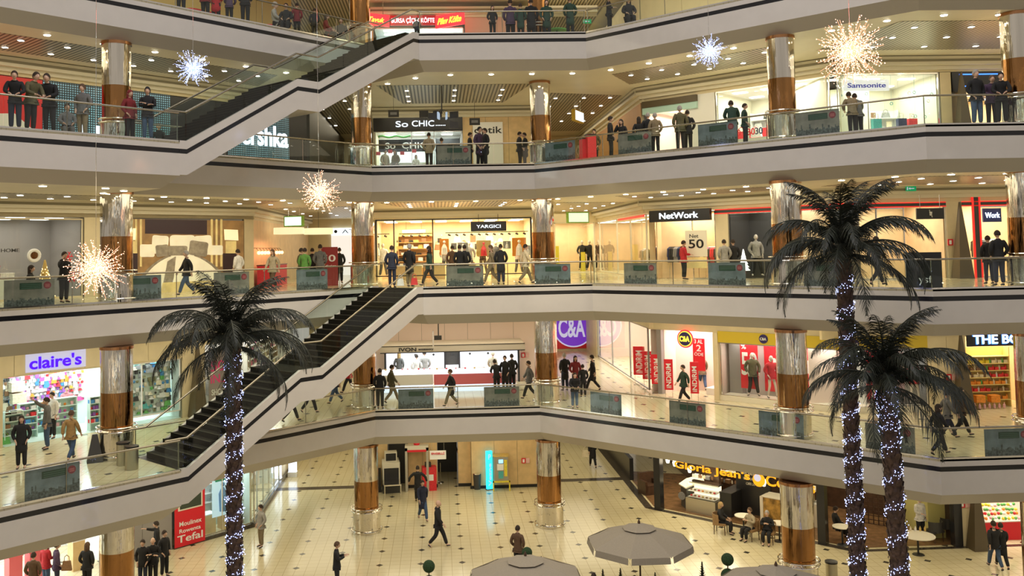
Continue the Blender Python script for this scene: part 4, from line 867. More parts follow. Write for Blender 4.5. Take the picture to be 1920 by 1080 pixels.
pl(0,'f',287,1098,10,'fold','short','bald','black','black','bald person in black with folded arms in the bottom left group')
pl(0,'f',294,1062,-80,'point','short','short','black','black','person pointing left with bare arm behind the bottom left group')
pl(0,'f',308,1082,60,'pockets','short','short','black','black','person in black looking right beside the bottom left group')
pl(0,'f',86,1105,150,'read','short','short','red','jeans','person in red jacket at the phone counters')
pl(0,'f',106,1108,120,'pockets','short','short','purple','navy','person in dark purple coat with bag at the phone counters')
pl(0,'f',163,1108,170,'pockets','short','long','black','black','person in black vest with blond hair left of the gold column',hairc='brown')
pl(0,'f',62,1130,180,'pockets','short','short','brown','black','dark-haired head at the very bottom left edge')
pl(0,'f',1867,1068,170,'walk','short','short','black','jeans','left of the couple walking past the sweet shop, jeans',h=1.75)
pl(0,'f',1880,1066,165,'walk','long','short','black','black','right of the couple walking past the sweet shop, all in black',h=1.65)
for px,py,l,hr in ((1115,1150,'leftmost','short'),(1142,1160,'second','long'),(1165,1165,'third','short'),(1192,1156,'fourth','short'),(1216,1164,'rightmost','long')):
    pl(0,'f',px,py,170,'sit','short',hr,'black','black','head of the %s of five people seated under the big parasol'%l)
pl(0,'f',1035,1150,10,'sit','short','short','black','black','dark head behind the left parasol')
# --- cafe
def chair(P,rz,label,m=None):
    t=thing('armchair',label,'chair',P,math.radians(rz),'cafe armchairs'); m=m or mat('cane_brown',(.30,.18,.08),.6,noise=.2,nscale=30)
    b=MB(); b.box(-.27,.27,-.25,.27,.38,.46); b.build('seat',m,t)
    b=MB(); pts=[(.29*math.cos(a),.28*math.sin(a)+.02) for a in [PI*i/10 for i in range(11)]]
    for (x0,y0),(x1,y1) in zip(pts[:-1],pts[1:]): b.hull2([(x0,y0,.40),(x1,y1,.40),(x1*1.08,y1*1.08,.40),(x0*1.08,y0*1.08,.40)],[(x0*1.05,y0*1.05,.82),(x1*1.05,y1*1.05,.82),(x1*1.13,y1*1.13,.82),(x0*1.13,y0*1.13,.82)])
    b.build('backrest',m,t)
    for x in(-.23,.23):
        for y in(-.21,.23): q=MB(); q.tube([(x,y,0),(x*.95,y*.95,.39)],[.016,.022],6); q.build('leg',M_wooddk,t)
    return t
def table(P,label,rt=.36,top=None,h=.74):
    t=thing('cafe_table',label,'table',P,0,'cafe tables'); b=MB(); b.lathe([(rt,h-.03),(rt,h)],24); b.build('tabletop',top or M_cream,t,True); b=MB(); b.lathe([(.035,.03),(.035,h-.03)],10); b.build('column',M_black,t); b=MB(); b.lathe([(.22,0),(.2,.025),(.04,.04)],16); b.build('base',M_black,t); return t
for px,py,f,pz,hr,tp,lb,hc in ((1352,1000,60,'sit','long','black','blond person in black seated at the cafe left of the counter','blond'),(1408,1012,-60,'sitread','short','beige','person in beige seated back to the aisle at the cafe','brown'),(1440,1018,-30,'sitread','short','black','grey-haired person in black reading at a cafe table','greyhair')):
    P=at_feet(px,py,0); person(P,f,pz,'short',hr,tp,'black',lb,hairc=hc); chair(P,f,'brown cane armchair under '+lb[:38].rsplit(' ',1)[0])
for px,py,l in ((1395,1000,'between the blond person and the person in beige'),(1462,1015,'in front of the grey-haired reader'),(1490,990,'just left of the big gold column')): table(at_feet(px,py,0),'small cafe table '+l)
pl(0,'f',1727,1012,10,'read','short','short','white','black','person in white blouse standing behind the cream table at right')
table(at_feet(1722,1040,0),'round cream table set with bowls in the dark seating area',.62); 
P=at_feet(1568,1010,0); person(P,90,'sit','short','short','black','black','person in black seated in shade right of the black post'); table(at_feet(1580,1022,0),'small round table beside the black post')
# --- first gallery
pl(1,'f',40,879,20,'pockets','long','long','black','black','person in a long black coat at far left outside the accessory shop',h=1.68)
pl(1,'f',88,843,-60,'reach','short','short','grey','jeans','person in dark grey jacket reaching up at the shop entrance',h=1.8)
pl(1,'f',133,865,170,'walk','short','short','tan','jeans','person in tan jacket and jeans outside the accessory shop',hairc='brown',h=1.68)
pl(1,'f',64,806,120,'read','short','short','teal','black','shopper in teal inside the accessory shop')
pl(1,'f',98,822,-20,'read','short','short','white','black','shopper in white between the racks of the accessory shop')
pl(1,'f',125,806,30,'read','short','short','pinkc','black','shopper in pink inside the accessory shop')
pl(1,'f',545,792,100,'walk','short','short','black','black','person glimpsed below the stairs, only dark legs visible')
pl(1,'f',580,775,60,'walk','short','short','black','black','second pair of dark legs seen below the stairs')
pl(1,'f',630,757,-70,'walk','short','short','navy','jeans','person in navy jacket and jeans under the stairs',h=1.72)
pl(1,'f',655,738,-100,'walk','short','short','red','black','person with red bag under the stairs, right of the jeans wearer')
pl(1,'e',713,.4,170,'pockets','short','short','black','black','person in black jacket seen from behind, right of the left far column')
pl(1,'f',735,756,100,'walk','short','short','olive','khaki','person in olive jacket and khaki trousers walking right')
pl(1,'f',749,724,160,'pockets','long','long','grey','black','person with blond hair in a grey coat at the kiosk',hairc='blond',h=1.65)
pl(1,'f',782,729,180,'pockets','short','short','white','jeans','person in white top and jeans facing the kiosk',h=1.65)
pl(1,'f',797,728,200,'pockets','short','short','lgrey','black','person in striped grey sweater facing the kiosk',h=1.8)
pl(1,'f',846,762,-80,'walk','long','short','black','khaki','person in black coat and khaki trousers walking left past the kiosk',hairc='brown',h=1.6)
pl(1,'f',925,726,140,'pockets','short','short','beige','black','person in beige fur coat at the right end of the kiosk',hairc='beige')
pl(1,'f',932,738,200,'lean','short','hat','black','black','stooping person in black in front of the kiosk end',h=1.6)
pl(1,'f',948,736,-20,'pockets','long','short','black','black','person in long black coat beside the kiosk end')
pl(1,'f',961,732,200,'pockets','short','short','black','black','person in black jacket at the right side of the kiosk')
pl(1,'f',908,712,0,'read','short','long','red','black','kiosk attendant in red behind the jewellery counter',h=1.6)
pl(1,'f',993,748,-85,'walk','short','short','grey','black','young person in grey reading a phone, left of the far column')
pl(1,'f',1060,733,200,'pockets','long','short','black','navy','person in long dark coat right of the far column',hairc='greyhair',h=1.75)
pl(1,'f',1080,737,10,'pockets','long','long','dred','black','person with long hair and red scarf facing the camera')
pl(1,'e',1078,.55,0,'lean','short','short','black','jeans','person leaning on the railing right of the far column, back to group',h=1.55)
pl(1,'f',1094,745,190,'pockets','short','short','black','black','short person in black in the middle of the railing group',h=1.45)
pl(1,'f',1112,734,-110,'walk','long','short','black','black','person in black coat striding right of the railing group')
pl(1,'f',1283,757,-80,'walk','short','short','dgreen','black','person in dark green jacket walking in at the red sale banners',h=1.65)
pl(1,'f',1318,732,170,'walk','short','short','khaki','jeans','shopper with grey hood and jeans inside the red sale shop')
pl(1,'e',1762,.6,90,'walk','short','long','black','black','person with long hair in black near the railing right of the palms',h=1.6)
pl(1,'f',1778,824,80,'walk','short','short','grey','navy','person in grey walking right between the palm and the couple',h=1.65)
pl(1,'f',1803,819,75,'walk','short','short','brown','black','person in fur-collared jacket and black tights at the bath-goods shop',h=1.7)
# --- second gallery
pl(2,'e',57,2.5,100,'sit','short','long','black','black','person with dark hair seated outside the home shop')
pl(2,'e',120,1.6,60,'phone','short','short','black','black','person in black suit on the phone outside the home shop')
pl(2,'e',350,1.7,-60,'walk','short','short','black','jeans','person in black jacket and jeans strolling past the bed poster',hairc='greyhair')
pl(2,'e',447,3.8,-120,'pockets','short','short','white','black','person in white at the right edge of the bed poster')
pl(2,'e',512,2.4,-30,'walk','short','long','beige','brown','person in cream scarf walking by the red counter',hairc='brown')
pl(2,'e',565,2.8,120,'pockets','short','short','olive','black','person in olive behind the green jacket')
pl(2,'e',572,2.2,170,'pockets','short','short','green','black','person in green hooded jacket beyond the railing')
pl(2,'e',586,4.2,170,'pockets','short','short','black','black','person in black beyond the green jacket')
pl(2,'e',601,3.2,175,'pockets','short','short','grey','grey','tall person in grey jacket in the left corridor',h=1.85)
pl(2,'e',616,5.5,170,'pockets','short','long','dred','black','person in dark red in the left corridor')
pl(2,'e',637,5.0,180,'pockets','long','short','black','black','person in dark coat entering the left corridor shop')
P=at_edge(728,2,2.2); 
person(V((-1.9,36.9,FL[2]-.0)),165,'pockets','short','short','navy','navy','person in navy jacket stepping off the stairs',h=1.72)
person(V((-1.2,37.6,FL[2])),150,'pockets','long','short','black','khaki','person in camouflage-dark jacket at the stair head with bags',h=1.78,hairc='greyhair')
pl(2,'e',806,1.2,-110,'walk','short','long','dgreen','black','person with long hair and dark green vest by the left of the far gallery')
pl(2,'e',849,5.5,180,'pockets','short','short','brown','black','person in brown at the clothes shop window')
pl(2,'e',863,2.8,190,'pockets','long','short','black','black','person in black behind the middle poster')
pl(2,'e',872,3.2,170,'pockets','short','short','black','black','second person in black behind the middle poster')
pl(2,'e',922,2.0,-100,'walk','short','short','khaki','khaki','person in khaki with handbag outside the clothes shop',hairc='brown')
pl(2,'e',940,1.6,180,'pockets','long','short','black','navy','tall person all in black outside the clothes shop')
pl(2,'e',986,1.6,100,'walk','short','short','cream','khaki','person in cream jumper walking right by the far column')
pl(2,'e',1360,4.5,180,'pockets','short','short','lgrey','grey','person in pale grey looking into the dark shop window')
pl(2,'e',1377,4.9,185,'pockets','short','short','black','black','person in black beside the pale grey jacket at the window')
pl(2,'e',1283,5.0,100,'read','short','short','red','black','person in red at the clothes rail under the shop sign')
pl(2,'e',1645,1.6,100,'walk','short','short','black','black','person in black walking behind the tall palm')
pl(2,'e',1856,2.2,170,'pockets','short','short','black','navy','left of the couple in black at the far right of the second gallery',h=1.62)
pl(2,'e',1875,1.0,175,'pockets','short','short','black','navy','right, taller of the couple at the far right of the second gallery',h=1.78)
# --- third gallery
pl(3,'e',28,.5,20,'lean','short','short','black','navy','person in black slumped over the railing at far left',h=1.72)
pl(3,'e',57,.6,60,'lean','short','short','olive','black','person in dark olive leaning second from left on the railing',h=1.78)
pl(3,'e',93,.9,5,'lean','short','short','black','black','broad person in black facing out with hands on the railing',h=1.85)
pl(3,'e',155,1.2,-10,'pockets','short','hat','grey','khaki','person in grey coat left of the upper left column',h=1.68,hairc='brown')
pl(3,'e',126,2.6,30,'sit','short','short','grey','grey','seated person in grey behind the upper left railing')
pl(3,'e',243,1.2,60,'pockets','short','long','dred','black','person in dark flowered coat right of the upper left column',h=1.68,hairc='dred')
pl(3,'e',277,.6,10,'fold','short','hat','black','jeans','person in black beanie with folded arms by the stair foot',h=1.72,hairc='black')
pl(3,'e',298,1.9,0,'sit','short','short','black','black','seated person behind the stair foot')
pl(3,'h',722,281,40,'pockets','short','short','beige','black','left of two people at the white jewellery shop entrance',h=1.6)
pl(3,'h',741,281,-40,'pockets','short','long','khaki','black','right of two people at the white jewellery shop entrance',h=1.62)
pl(3,'h',780,291,0,'read','short','long','white','black','seated attendant inside the white jewellery shop',h=1.3)
pl(3,'e',805,2.2,170,'pockets','short','short','beige','black','person in beige jacket left of the gallery poster',h=1.7)
pl(3,'e',829,4.2,180,'pockets','short','short','navy','black','person in navy behind the gallery poster')
pl(3,'e',882,1.6,90,'pockets','short','short','black','black','shorter person in black before the white optik poster',h=1.6,hairc='hair')
pl(3,'e',900,1.5,40,'pockets','long','hat','purple','black','person in purple with a dark hat before the white optik poster',h=1.82,hairc='black')
pl(3,'e',911,1.0,-70,'pockets','long','short','black','black','person in a long black coat beside the purple one')
pl(3,'e',975,1.6,100,'pockets','short','short','black','black','left half of an embracing couple left of the far column',h=1.6)
pl(3,'e',985,1.95,-80,'pockets','long','short','black','black','right half of an embracing couple left of the far column',h=1.6)
pl(3,'h',1090,262,-20,'pockets','short','short','beige','khaki','person in beige beside the red display right of the far column',h=1.6)
pl(3,'h',1114,243,-30,'pockets','short','short','olive','black','person in dark olive on the right gallery, third floor')
pl(3,'e',1146,1.2,80,'pockets','short','short','black','black','tall person in black facing a companion on the right gallery',h=1.8)
pl(3,'e',1167,1.7,-40,'phone','short','long','black','black','companion with long hair in black on the right gallery',h=1.7)
pl(3,'e',1200,1.6,180,'pockets','short','long','black','black','person in black behind the second right poster')
pl(3,'e',1217,1.4,170,'pockets','short','short','black','black','person with pale hair behind the second right poster',hairc='greyhair',h=1.78)
pl(3,'e',1230,1.2,180,'pockets','short','short','khaki','black','person in brown-grey right of the second right poster',hairc='greyhair')
pl(3,'e',1277,1.2,180,'pockets','short','short','olive','black','stout person in olive coat before the bright arch',hairc='greyhair',h=1.85)
pl(3,'e',1291,1.6,170,'pockets','short','short','black','black','person in black before the bright arch')
pl(3,'e',1375,1.0,170,'lean','short','short','dgreen','black','person in dark green leaning left of the right gallery column',h=1.85)
pl(3,'e',1398,.9,60,'pockets','short','short','dgreen','black','shorter person in dark green left of the right gallery column',h=1.55)
pl(3,'e',1600,1.4,180,'lean','short','short','khaki','black','left of a couple in the luggage shop view',h=1.65)
pl(3,'e',1611,1.9,180,'lean','short','short','grey','black','right of a couple in the luggage shop view',h=1.65)
pl(3,'e',1833,.55,5,'pockets','short','short','black','jeans','person in black jacket and jeans standing at the top right railing',h=1.80,hairc='greyhair')
pl(3,'e',1861,.8,-20,'lean','short','short','purple','black','person in dark purple at the top right railing',h=1.70,hairc='brown')
pl(3,'e',1880,.35,-30,'lean','short','hat','black','black','person in black hat at the top right railing edge',h=1.70,hairc='black')
# --- top gallery
for px,d,f,ps,cc,hr,tp,lb,h,hc in ((340,1.2,0,'pockets','short','short','black','person in black at the left end of the top railing',1.7,'hair'),(385,1.2,170,'pockets','short','short','dred','person in dark red leftmost of the three in red on the top gallery',1.7,'hair'),(430,.9,180,'lean','short','short','purple','person in purple bending over the top railing',1.45,'brown'),(405,1.4,180,'pockets','long','short','red','person in red coat among the group at the top left',1.75,'hair'),
 (460,.7,180,'pockets','short','short','black','person in black with red sleeves on the top gallery',1.8,'hair'),(515,1.4,90,'sit','short','hat','lgrey','seated person in pale hood on the top gallery',1.9,'lgrey'),(537,1.0,0,'sit','short','short','black','seated person in black beside the pale hood',1.8,'hair'),(557,.8,180,'pockets','short','short','dred','person in dark red standing left of the top stair head',1.4,'hair'),
 (590,.8,170,'pockets','short','short','black','person in black standing before the top stair head',1.35,'hair'),(612,1.2,90,'sit','short','long','dred','seated person with red jacket by the top stairs',1.8,'hair'),(640,1.3,0,'sit','short','short','black','seated person in black near the top far column',1.8,'hair'),
 (782,.8,180,'pockets','short','short','navy','small dark figure at the top stair head',1.0,'hair'),(924,.8,10,'pockets','short','long','black','person with long hair in black on the top far gallery',1.35,'hair'),(958,2.2,180,'pockets','short','short','purple','person in mauve jumper on the top far gallery',2.0,'hair'),(977,1.2,170,'pockets','long','short','dgreen','person in dark green beside the mauve jumper',1.55,'hair'),
 (997,1.8,180,'pockets','long','short','black','tall person in black left of the top far column',1.9,'hair'),(1026,1.4,0,'pockets','long','long','dgreen','person with long dark hair right of the top far column',1.75,'hair'),(1070,.9,180,'pockets','long','short','dgreen','person in a long dark teal coat on the top gallery',1.72,'hair'),
 (1143,.7,60,'read','short','short','black','person in black with a tray on the top right gallery',1.5,'hair'),(1180,1.2,0,'sit','short','long','black','seated person in black on the top right gallery',1.9,'hair')):
    pl(4,'e',px,d,f,ps,cc,hr,tp,'black',lb,h=h,hairc=hc)
# --- mannequins
def mq(k,fr,px,v,face,top,legs,label,h=1.8,dz=0,coat='short',group='shop mannequins'):
    u,_=fr.px(px,{0:1000,1:700,2:480,3:250}[k],v); return person(fr.w(u,v,FL[k]+dz),face,'manq',coat,None,top,legs,label,h,manq=True,group=group)
mq(1,FRt,1411,.55,-15,'olive','black','mannequin in olive jacket and dark trousers, left of the sale window pair',1.82,.24); mq(1,FRt,1446,.5,10,'red',None,'mannequin in red top, right of the sale window pair',1.75,.24)
mq(1,FNr,1640,.5,10,'red',None,'mannequin in red in the window left of the near palm',1.75,.24); mq(1,FNr,1712,.5,0,'red',None,'bare-legged mannequin in red in the window right of the near palm',1.75,.24)
mq(2,FRt,1418,.7,0,'lgrey','black','mannequin in pale grey suit left of the tall palm',1.8,.1)
FG=Frame(0,53.5,0)
room(FG,2,5.3,9.4,2.8,M_warmw,120,(1,.86,.6)); panes(FG,2,[5.3,7.0,9.4],.05,3.0,M_cornice,.08); wallbox(FG,2,4.95,9.6,0,.2,3.0,3.72,M_wall); wallbox(FG,2,4.95,5.3,0,.2,0,3.0,M_wall)
for i,(px,tp) in enumerate(((1092,'black'),(1106,'black'),(1122,'brown'))): mq(2,FG,px,1.0,-10,tp,'black',['leftmost','middle','rightmost'][i]+' of three suited mannequins in the corridor window',1.8,.1)
for i,(px,tp) in enumerate(((835,'lgrey'),(868,'white'),(880,'lgrey'),(930,'grey'),(972,'white'),(905,'brown'),(718,'white'))): mq(2,FBk,px,1.0,0,tp,'khaki' if i%2 else 'grey','mannequin in %s, %s from the left in the warm shop window'%(tp if tp!='lgrey' else 'pale grey',['third','fourth','fifth','seventh','last','sixth','first'][i]),1.75,.15)
# ------------------------------------------------------------------ the galleries across the hall (behind the camera), glow added for reflections
def opposite():
    wm=emat('far_shop_window',(1,.82,.58),1.3); wc=emat('far_shop_window_cool',(.85,.95,1),1.3)
    for k in range(0,5):
        z=FL[k]
        b=MB(); b.box(-34,44,-30,-16,z-1.4,z) if k else b.box(-34,44,-30,8,-.3,0); struct(b.build('floor_opposite',M_fascia if k else M_floor))
        w_=MB(); w_.box(-34,44,-26.2,-26,z,z+3.8); struct(w_.build('wall_opposite',M_wall))
        for i in range(9):
            x=-32+i*8.4; q=MB(); q.box(x,x+6.2-(i*7+k)%3,-25.98,-25.9,z+.1,z+2.8); struct(q.build('window_%d'%(200+k*9+i),[wm,wc,M_dark][(i+k)%3]))
        r=random.Random(k); q=MB()
        for i in range(34): x=-33+i*2.25+r.uniform(-.4,.4); q.ball((x,-15.9+r.uniform(-1.5,.6),z+3.42-r.random()*.25),.075,6,4)
        struct(q.build('sparkle_bulb_row',M_bulb))  # unseen bulbs, hung low so they sparkle in the fascias
        q=MB()
        for i in range(16): q.ball((r.uniform(-30,40),r.uniform(-15,-12),z+r.uniform(.5,3.3)),.05,6,4)
        struct(q.build('sparkle_bulbs_blue',emat('opposite_blue_bulbs',(.5,.65,1),22)))  # loose blue bulbs in the air, added for glints in the fascias
opposite()
# ------------------------------------------------------------------ balustrade posters
M_psky=mat('poster_sky',(.15,.18,.20),.3,noise=.25,nscale=2.5); M_pcity=mat('poster_city',(.075,.085,.085),.4,noise=.6,nscale=14); M_pgreen=mat('poster_green',(.012,.04,.022),.4); M_pred=mat('poster_red',(.22,.03,.045),.4); M_pgry2=mat('poster_sky_warm',(.20,.185,.16),.3,noise=.25,nscale=2.5); M_ptxt=mat('poster_text',(.06,.12,.09),.5)
PN=['leftmost','second from left','third from left','fourth from left','fifth from left','sixth from left','seventh from left','eighth from left','ninth from left']
PL={1:[(46,149),(747,813),(908,974),(1108,1166),(1256,1324),(1424,1508),(1624,1717),(1847,1935)],2:[(7,102),(222,302),(401,467),(556,614),(837,907),(1003,1070),(1171,1232),(1329,1399),(1508,1590)],3:[(820,883),(1023,1079),(1160,1222),(1310,1383),(1493,1575)]}
for k,l in PL.items():
    for i,(x0,x1) in enumerate(l):
        if k==1 and x0==46: pass
        d=.13
        A=at_edge(x0,k,d); B_=at_edge(x1,k,d); L=(B_-A).length; ang=math.atan2(B_.y-A.y,B_.x-A.x); sky=M_psky if i%2 else M_pgry2
        if k==1 and i==0: sky=M_psky
        t=thing('railing_poster','city skyline poster behind the glass railing, '+PN[i]+' '+ST[k],'poster',A,ang,'skyline posters on the glass railings'); zt=.86; W=L
        b=MB(); b.box(0,W,-.012,.0,.03,zt); b.build('sheet',sky,t)
        R.seed(i*7+k); pts=[(0,.03)]; x=0; zz=.25
        while x<W-.02:
            zz=.20+R.random()*.10+(.13 if R.random()<.12 else 0); pts+=[(x,zz),(min(W,x+.03+.03*R.random()),zz)]; x=pts[-1][0]
        pts+=[(W,.03)]; b=MB(); 
        for (xa,za),(xb,zb) in zip(pts[1:-1],pts[2:-1]):
            if xb-xa>1e-4: b.box(xa,xb,-.016,-.0125,.03,za)
        b.build('skyline',M_pcity,t)
        b=MB(); b.box(.3*W,.74*W,-.02,-.0125,.56,.76); g=b.build('green_caption_box',M_pgreen,t)
        b=MB()
        for q in range(3): b.box(.33*W,.72*W,-.023,-.0205,.59+q*.055,.605+q*.055)
        b.build('caption_lines',M_ptxt,g)
        b=MB(); b.disc_y(.85*W,-.024,-.0125,.67,.115,20); g=b.build('round_red_seal',M_pred,t)
        b=MB()
        for q in range(3): b.box(.85*W-.07,.85*W+.07,-.027,-.0245,.62+q*.035,.632+q*.035)
        b.build('seal_lines',mat('seal_text',(.6,.2,.2),.5),g)
A=at_edge(1700,2,.14); B_=at_edge(1768,2,.14)
t=thing('banner_stand','black floor panel lettered ysf behind the glass railing at right','banner',A,math.atan2(B_.y-A.y,B_.x-A.x)); L=(B_-A).length
b=MB(); b.box(0,L,-.02,0,.0,1.15); b.build('panel',M_black,t); letter('ysf',Frame(0,0,0),0,L*.35,L*.72,.12,.42,-.022,M_wpaint,t,off=.0)
# ------------------------------------------------------------------ product prototypes
def proto(fn):
    b=MB(); fn(b); return b
def P_pack(b): b.box(-.07,.07,-.02,.02,0,.18); b.box(-.05,.05,-.035,-.02,.03,.12)
def P_hat(b): b.lathe([(.13,0),(.125,.015),(.08,.03),(.075,.09),(.04,.12)],12)
def P_bag(b): b.hull2([(-.15,-.05,0),(.15,-.05,0),(.15,.05,0),(-.15,.05,0)],[(-.11,-.03,.2),(.11,-.03,.2),(.11,.03,.2),(-.11,.03,.2)]); b.tube([(-.08,0,.19),(-.07,0,.28),(0,0,.32),(.07,0,.28),(.08,0,.19)],.010,5)
def P_bottle(b): b.lathe([(.035,0),(.038,.02),(.038,.11),(.015,.14),(.015,.17),(.018,.18)],10)
def P_garment(b): b.hull2([(-.06,-.17,0),(.06,-.17,0),(.06,.17,0),(-.06,.17,0)],[(-.05,-.21,.62),(.05,-.21,.62),(.05,.21,.62),(-.05,.21,.62)]); b.hull2([(-.05,-.21,.62),(.05,-.21,.62),(.05,.21,.62),(-.05,.21,.62)],[(-.03,-.06,.70),(.03,-.06,.70),(.03,.06,.70),(-.03,.06,.70)]); b.tube([(0,-.20,.60),(0,-.25,.25)],.045,6); b.tube([(0,.20,.60),(0,.25,.25)],.045,6)
def P_fold(b): b.box(-.14,.14,-.11,.11,0,.035); b.box(-.135,.14,-.105,.11,.04,.075); b.box(-.14,.13,-.11,.105,.08,.115)
def P_shoe(b): b.extr_x([(-.13,0),(.12,0),(.12,.09),(.05,.10),(-.02,.055),(-.12,.04)],-.035,.035)
def P_frame(b): b.box(-.1,.1,-.012,.012,0,.24); b.box(-.08,.08,-.02,-.012,.02,.22)
def P_box(b): b.box(-.12,.12,-.09,.09,0,.16); b.box(-.125,.125,-.095,.095,.16,.185)
def P_plate(b): b.hull2([(.09*math.cos(a*PI/6),-.012,.09+.09*math.sin(a*PI/6)) for a in range(12)],[(.1*math.cos(a*PI/6),.0,.09+.1*math.sin(a*PI/6)) for a in range(12)])
def P_ring(b): b.ball((0,0,.07),.05,8,5); b.tube([(.06*math.cos(a*PI/5),-.01,.07+.06*math.sin(a*PI/5)) for a in range(11)],.012,5)
def P_fruit(b): b.ball((0,0,.05),.05,8,6)
PR_={}
PM={}
for n,f in dict(accessory_pack=P_pack,sun_hat=P_hat,handbag=P_bag,bottle=P_bottle,hanging_garment=P_garment,folded_clothes=P_fold,shoe=P_shoe,picture_card=P_frame,gift_box=P_box,plate=P_plate,jewellery_piece=P_ring,fruit=P_fruit).items():
    b=MB(); f(b); o=b.build(n,M_white); PM[n]=o.data; bpy.data.objects.remove(o)
GC={'pink':(.75,.08,.30),'white':(.80,.78,.76),'black':(.03,.03,.03),'purple':(.30,.10,.45),'blue':(.06,.25,.55),'teal':(.08,.42,.42),'yellow':(.80,.65,.05),'orange':(.80,.28,.03),'green':(.12,.42,.10),'red':(.70,.03,.04),'brown':(.25,.13,.06),'grey':(.28,.28,.28),'cream':(.75,.66,.48),'lpink':(.80,.45,.50),'navy':(.03,.04,.12),'gold':(.6,.42,.12),'olive':(.2,.19,.09)}
def gm(c): return mat('goods_'+c,GC[c],.55,noise=.15,nscale=25)
NP={'n':0}
def put(kind,fr,k,u,v,z,c,label,group,cat,s=1,rz=0,sc=None):
    P=fr.w(u,v,FL[k]+z); x,y,d=to_px(P)
    if not(-20<x<1940 and -20<y<1100): return
    o=bpy.data.objects.new(kind,PM[kind]); C.objects.link(o); o.location=P; o.rotation_euler.z=fr.rz+rz; o.scale=sc or (s,s,s); omat(o,gm(c)); tag(o,label,cat,group); NP['n']+=1; return o
def wall_goods(fr,k,u0,u1,z0,z1,v,kinds,cols,step,label,group,cat,s=1,jit=.3,skip=.12,seed=1,zs=None):
    r=random.Random(seed); z=z0
    while z<z1:
        u=u0+r.random()*step*.5
        while u<u1:
            if r.random()>skip:
                c=cols(u,z,r) if callable(cols) else r.choice(cols)
                put(r.choice(kinds),fr,k,u,v+r.uniform(-.04,.0),z,c,label,group,cat,s*r.uniform(.8,1.2))
            u+=step*r.uniform(1-jit,1+jit)
        z+=zs or step
def shelf(fr,k,u0,u1,v,d,zs,label,m=None,back=None,name='shelf_unit',h=None):
    t=thing(name,label,'shelving',fr.w(0,0,FL[k]),fr.rz); m=m or M_shelfw; h=h or zs[-1]+.35
    for z in zs: b=MB(); b.box(u0,u1,v-d,v,z-.025,z); b.build('shelf',m,t)
    b=MB(); b.box(u0-.03,u0,v-d,v,0,h); b.box(u1,u1+.03,v-d,v,0,h); b.box(u0,u1,v,v+.02,0,h); b.build('frame',back or m,t)
    return t
def rack(fr,k,u,v,n,cols,label,group,L=None,h=1.35,seed=1,step=.10):
    r=random.Random(seed); L=L or n*step+.1; t=thing('clothes_rack',label,'clothes rack',fr.w(u,v,FL[k]),fr.rz)
    b=MB(); b.tube([(-L/2,0,h),(L/2,0,h)],.015,6); b.build('rail',M_chrome,t)
    for x in (-L/2,L/2): b=MB(); b.tube([(x,0,0),(x,0,h)],.013,6); b.box(x-.02,x+.02,-.22,.22,0,.03); b.build('leg',M_chrome,t)
    for i in range(n): put('hanging_garment',fr,k,u-L/2+(i+.7)*L/(n+.6),v,h-.71,r.choice(cols),'garment on the '+label,group,'clothes')
def counter(fr,k,u0,u1,v0,v1,h,m,label,top=None,name='display_counter',cat='counter'):
    t=thing(name,label,cat,fr.w(0,0,FL[k]),fr.rz); b=MB(); b.box(u0,u1,v0,v1,0,h-.04); b.build('body',m,t); b=MB(); b.box(u0-.02,u1+.02,v0-.02,v1+.02,h-.04,h); b.build('top',top or M_white,t); return t
# ------------------------------------------------------------------ accessory shop (first gallery, left)
def ccol(u,z,r):
    if u<-9.2: return r.choice(['black','grey','brown','white','cream','black'])
    if u<-5.7: return r.choice(['pink','lpink','white','purple','white','red','lpink','blue','orange'])
    return r.choice(['black','white','cream','teal','grey','olive','white','blue','green'])
ac=['accessory_pack','accessory_pack','jewellery_piece','handbag','sun_hat','picture_card']
wall_goods(FLf,1,-10.1,-6.4,.95,2.35,2.2,ac,ccol,.165,'small accessory hanging on the back wall of the accessory shop','accessories on the shop back wall','accessory',.72,seed=2,skip=.03,zs=.135)
wall_goods(FLf,1,-6.3,-3.4,.3,2.3,.75,ac,ccol,.19,'hat, bag or trinket in the accessory shop window right of the column','accessories in the right-hand shop window','accessory',.85,seed=3,skip=.06,zs=.18)
b=MB(); b.box(-6.3,-3.35,.8,.82,.2,2.45); struct(b.build('wall_display_back',M_mintw,loc=FLf.w(0,0,FL[1]),rz=FLf.rz)); b=MB(); b.box(-10.2,-6.3,2.25,2.28,.0,2.45); struct(b.build('wall_display_back',M_mintw,loc=FLf.w(0,0,FL[1]),rz=FLf.rz))
for i,(u,v,w_,h) in enumerate(((-9.7,.7,.6,1.15),(-9.0,1.2,.6,1.3),(-7.7,1.0,.8,1.35),(-6.75,.6,.35,1.3),(-8.4,1.8,.5,1.2))):
    L=['at the far left','second from left','under the shop sign','next to the gold column','at the back'][i]
    shelf(FLf,1,u-w_/2,u+w_/2,v,.25,[.3,.55,.8,1.05,h],'pale mint display stand of trinkets '+L,mat('mint_shelf',(.62,.78,.70),.4),h=h)
    for z in (.3,.55,.8,1.05):
        for q in range(3): put(R.choice(['accessory_pack','jewellery_piece','gift_box']),FLf,1,u-w_/3+q*w_/3,v-.14,z,ccol(u,z,R),'trinket on the pale mint display stands','trinkets on the mint stands','accessory',.75)
put('gift_box',FLf,1,-9.05,2.0,1.65,'cream','upper brown carton on the accessory shop wall',None,'carton',2.0); put('gift_box',FLf,1,-9.0,2.0,1.2,'cream','lower brown carton on the accessory shop wall',None,'carton',2.1)
put('handbag',FLf,1,-10.0,.5,.0,'green','green bag on the floor at the far left of the accessory shop',None,'bag',1.3)
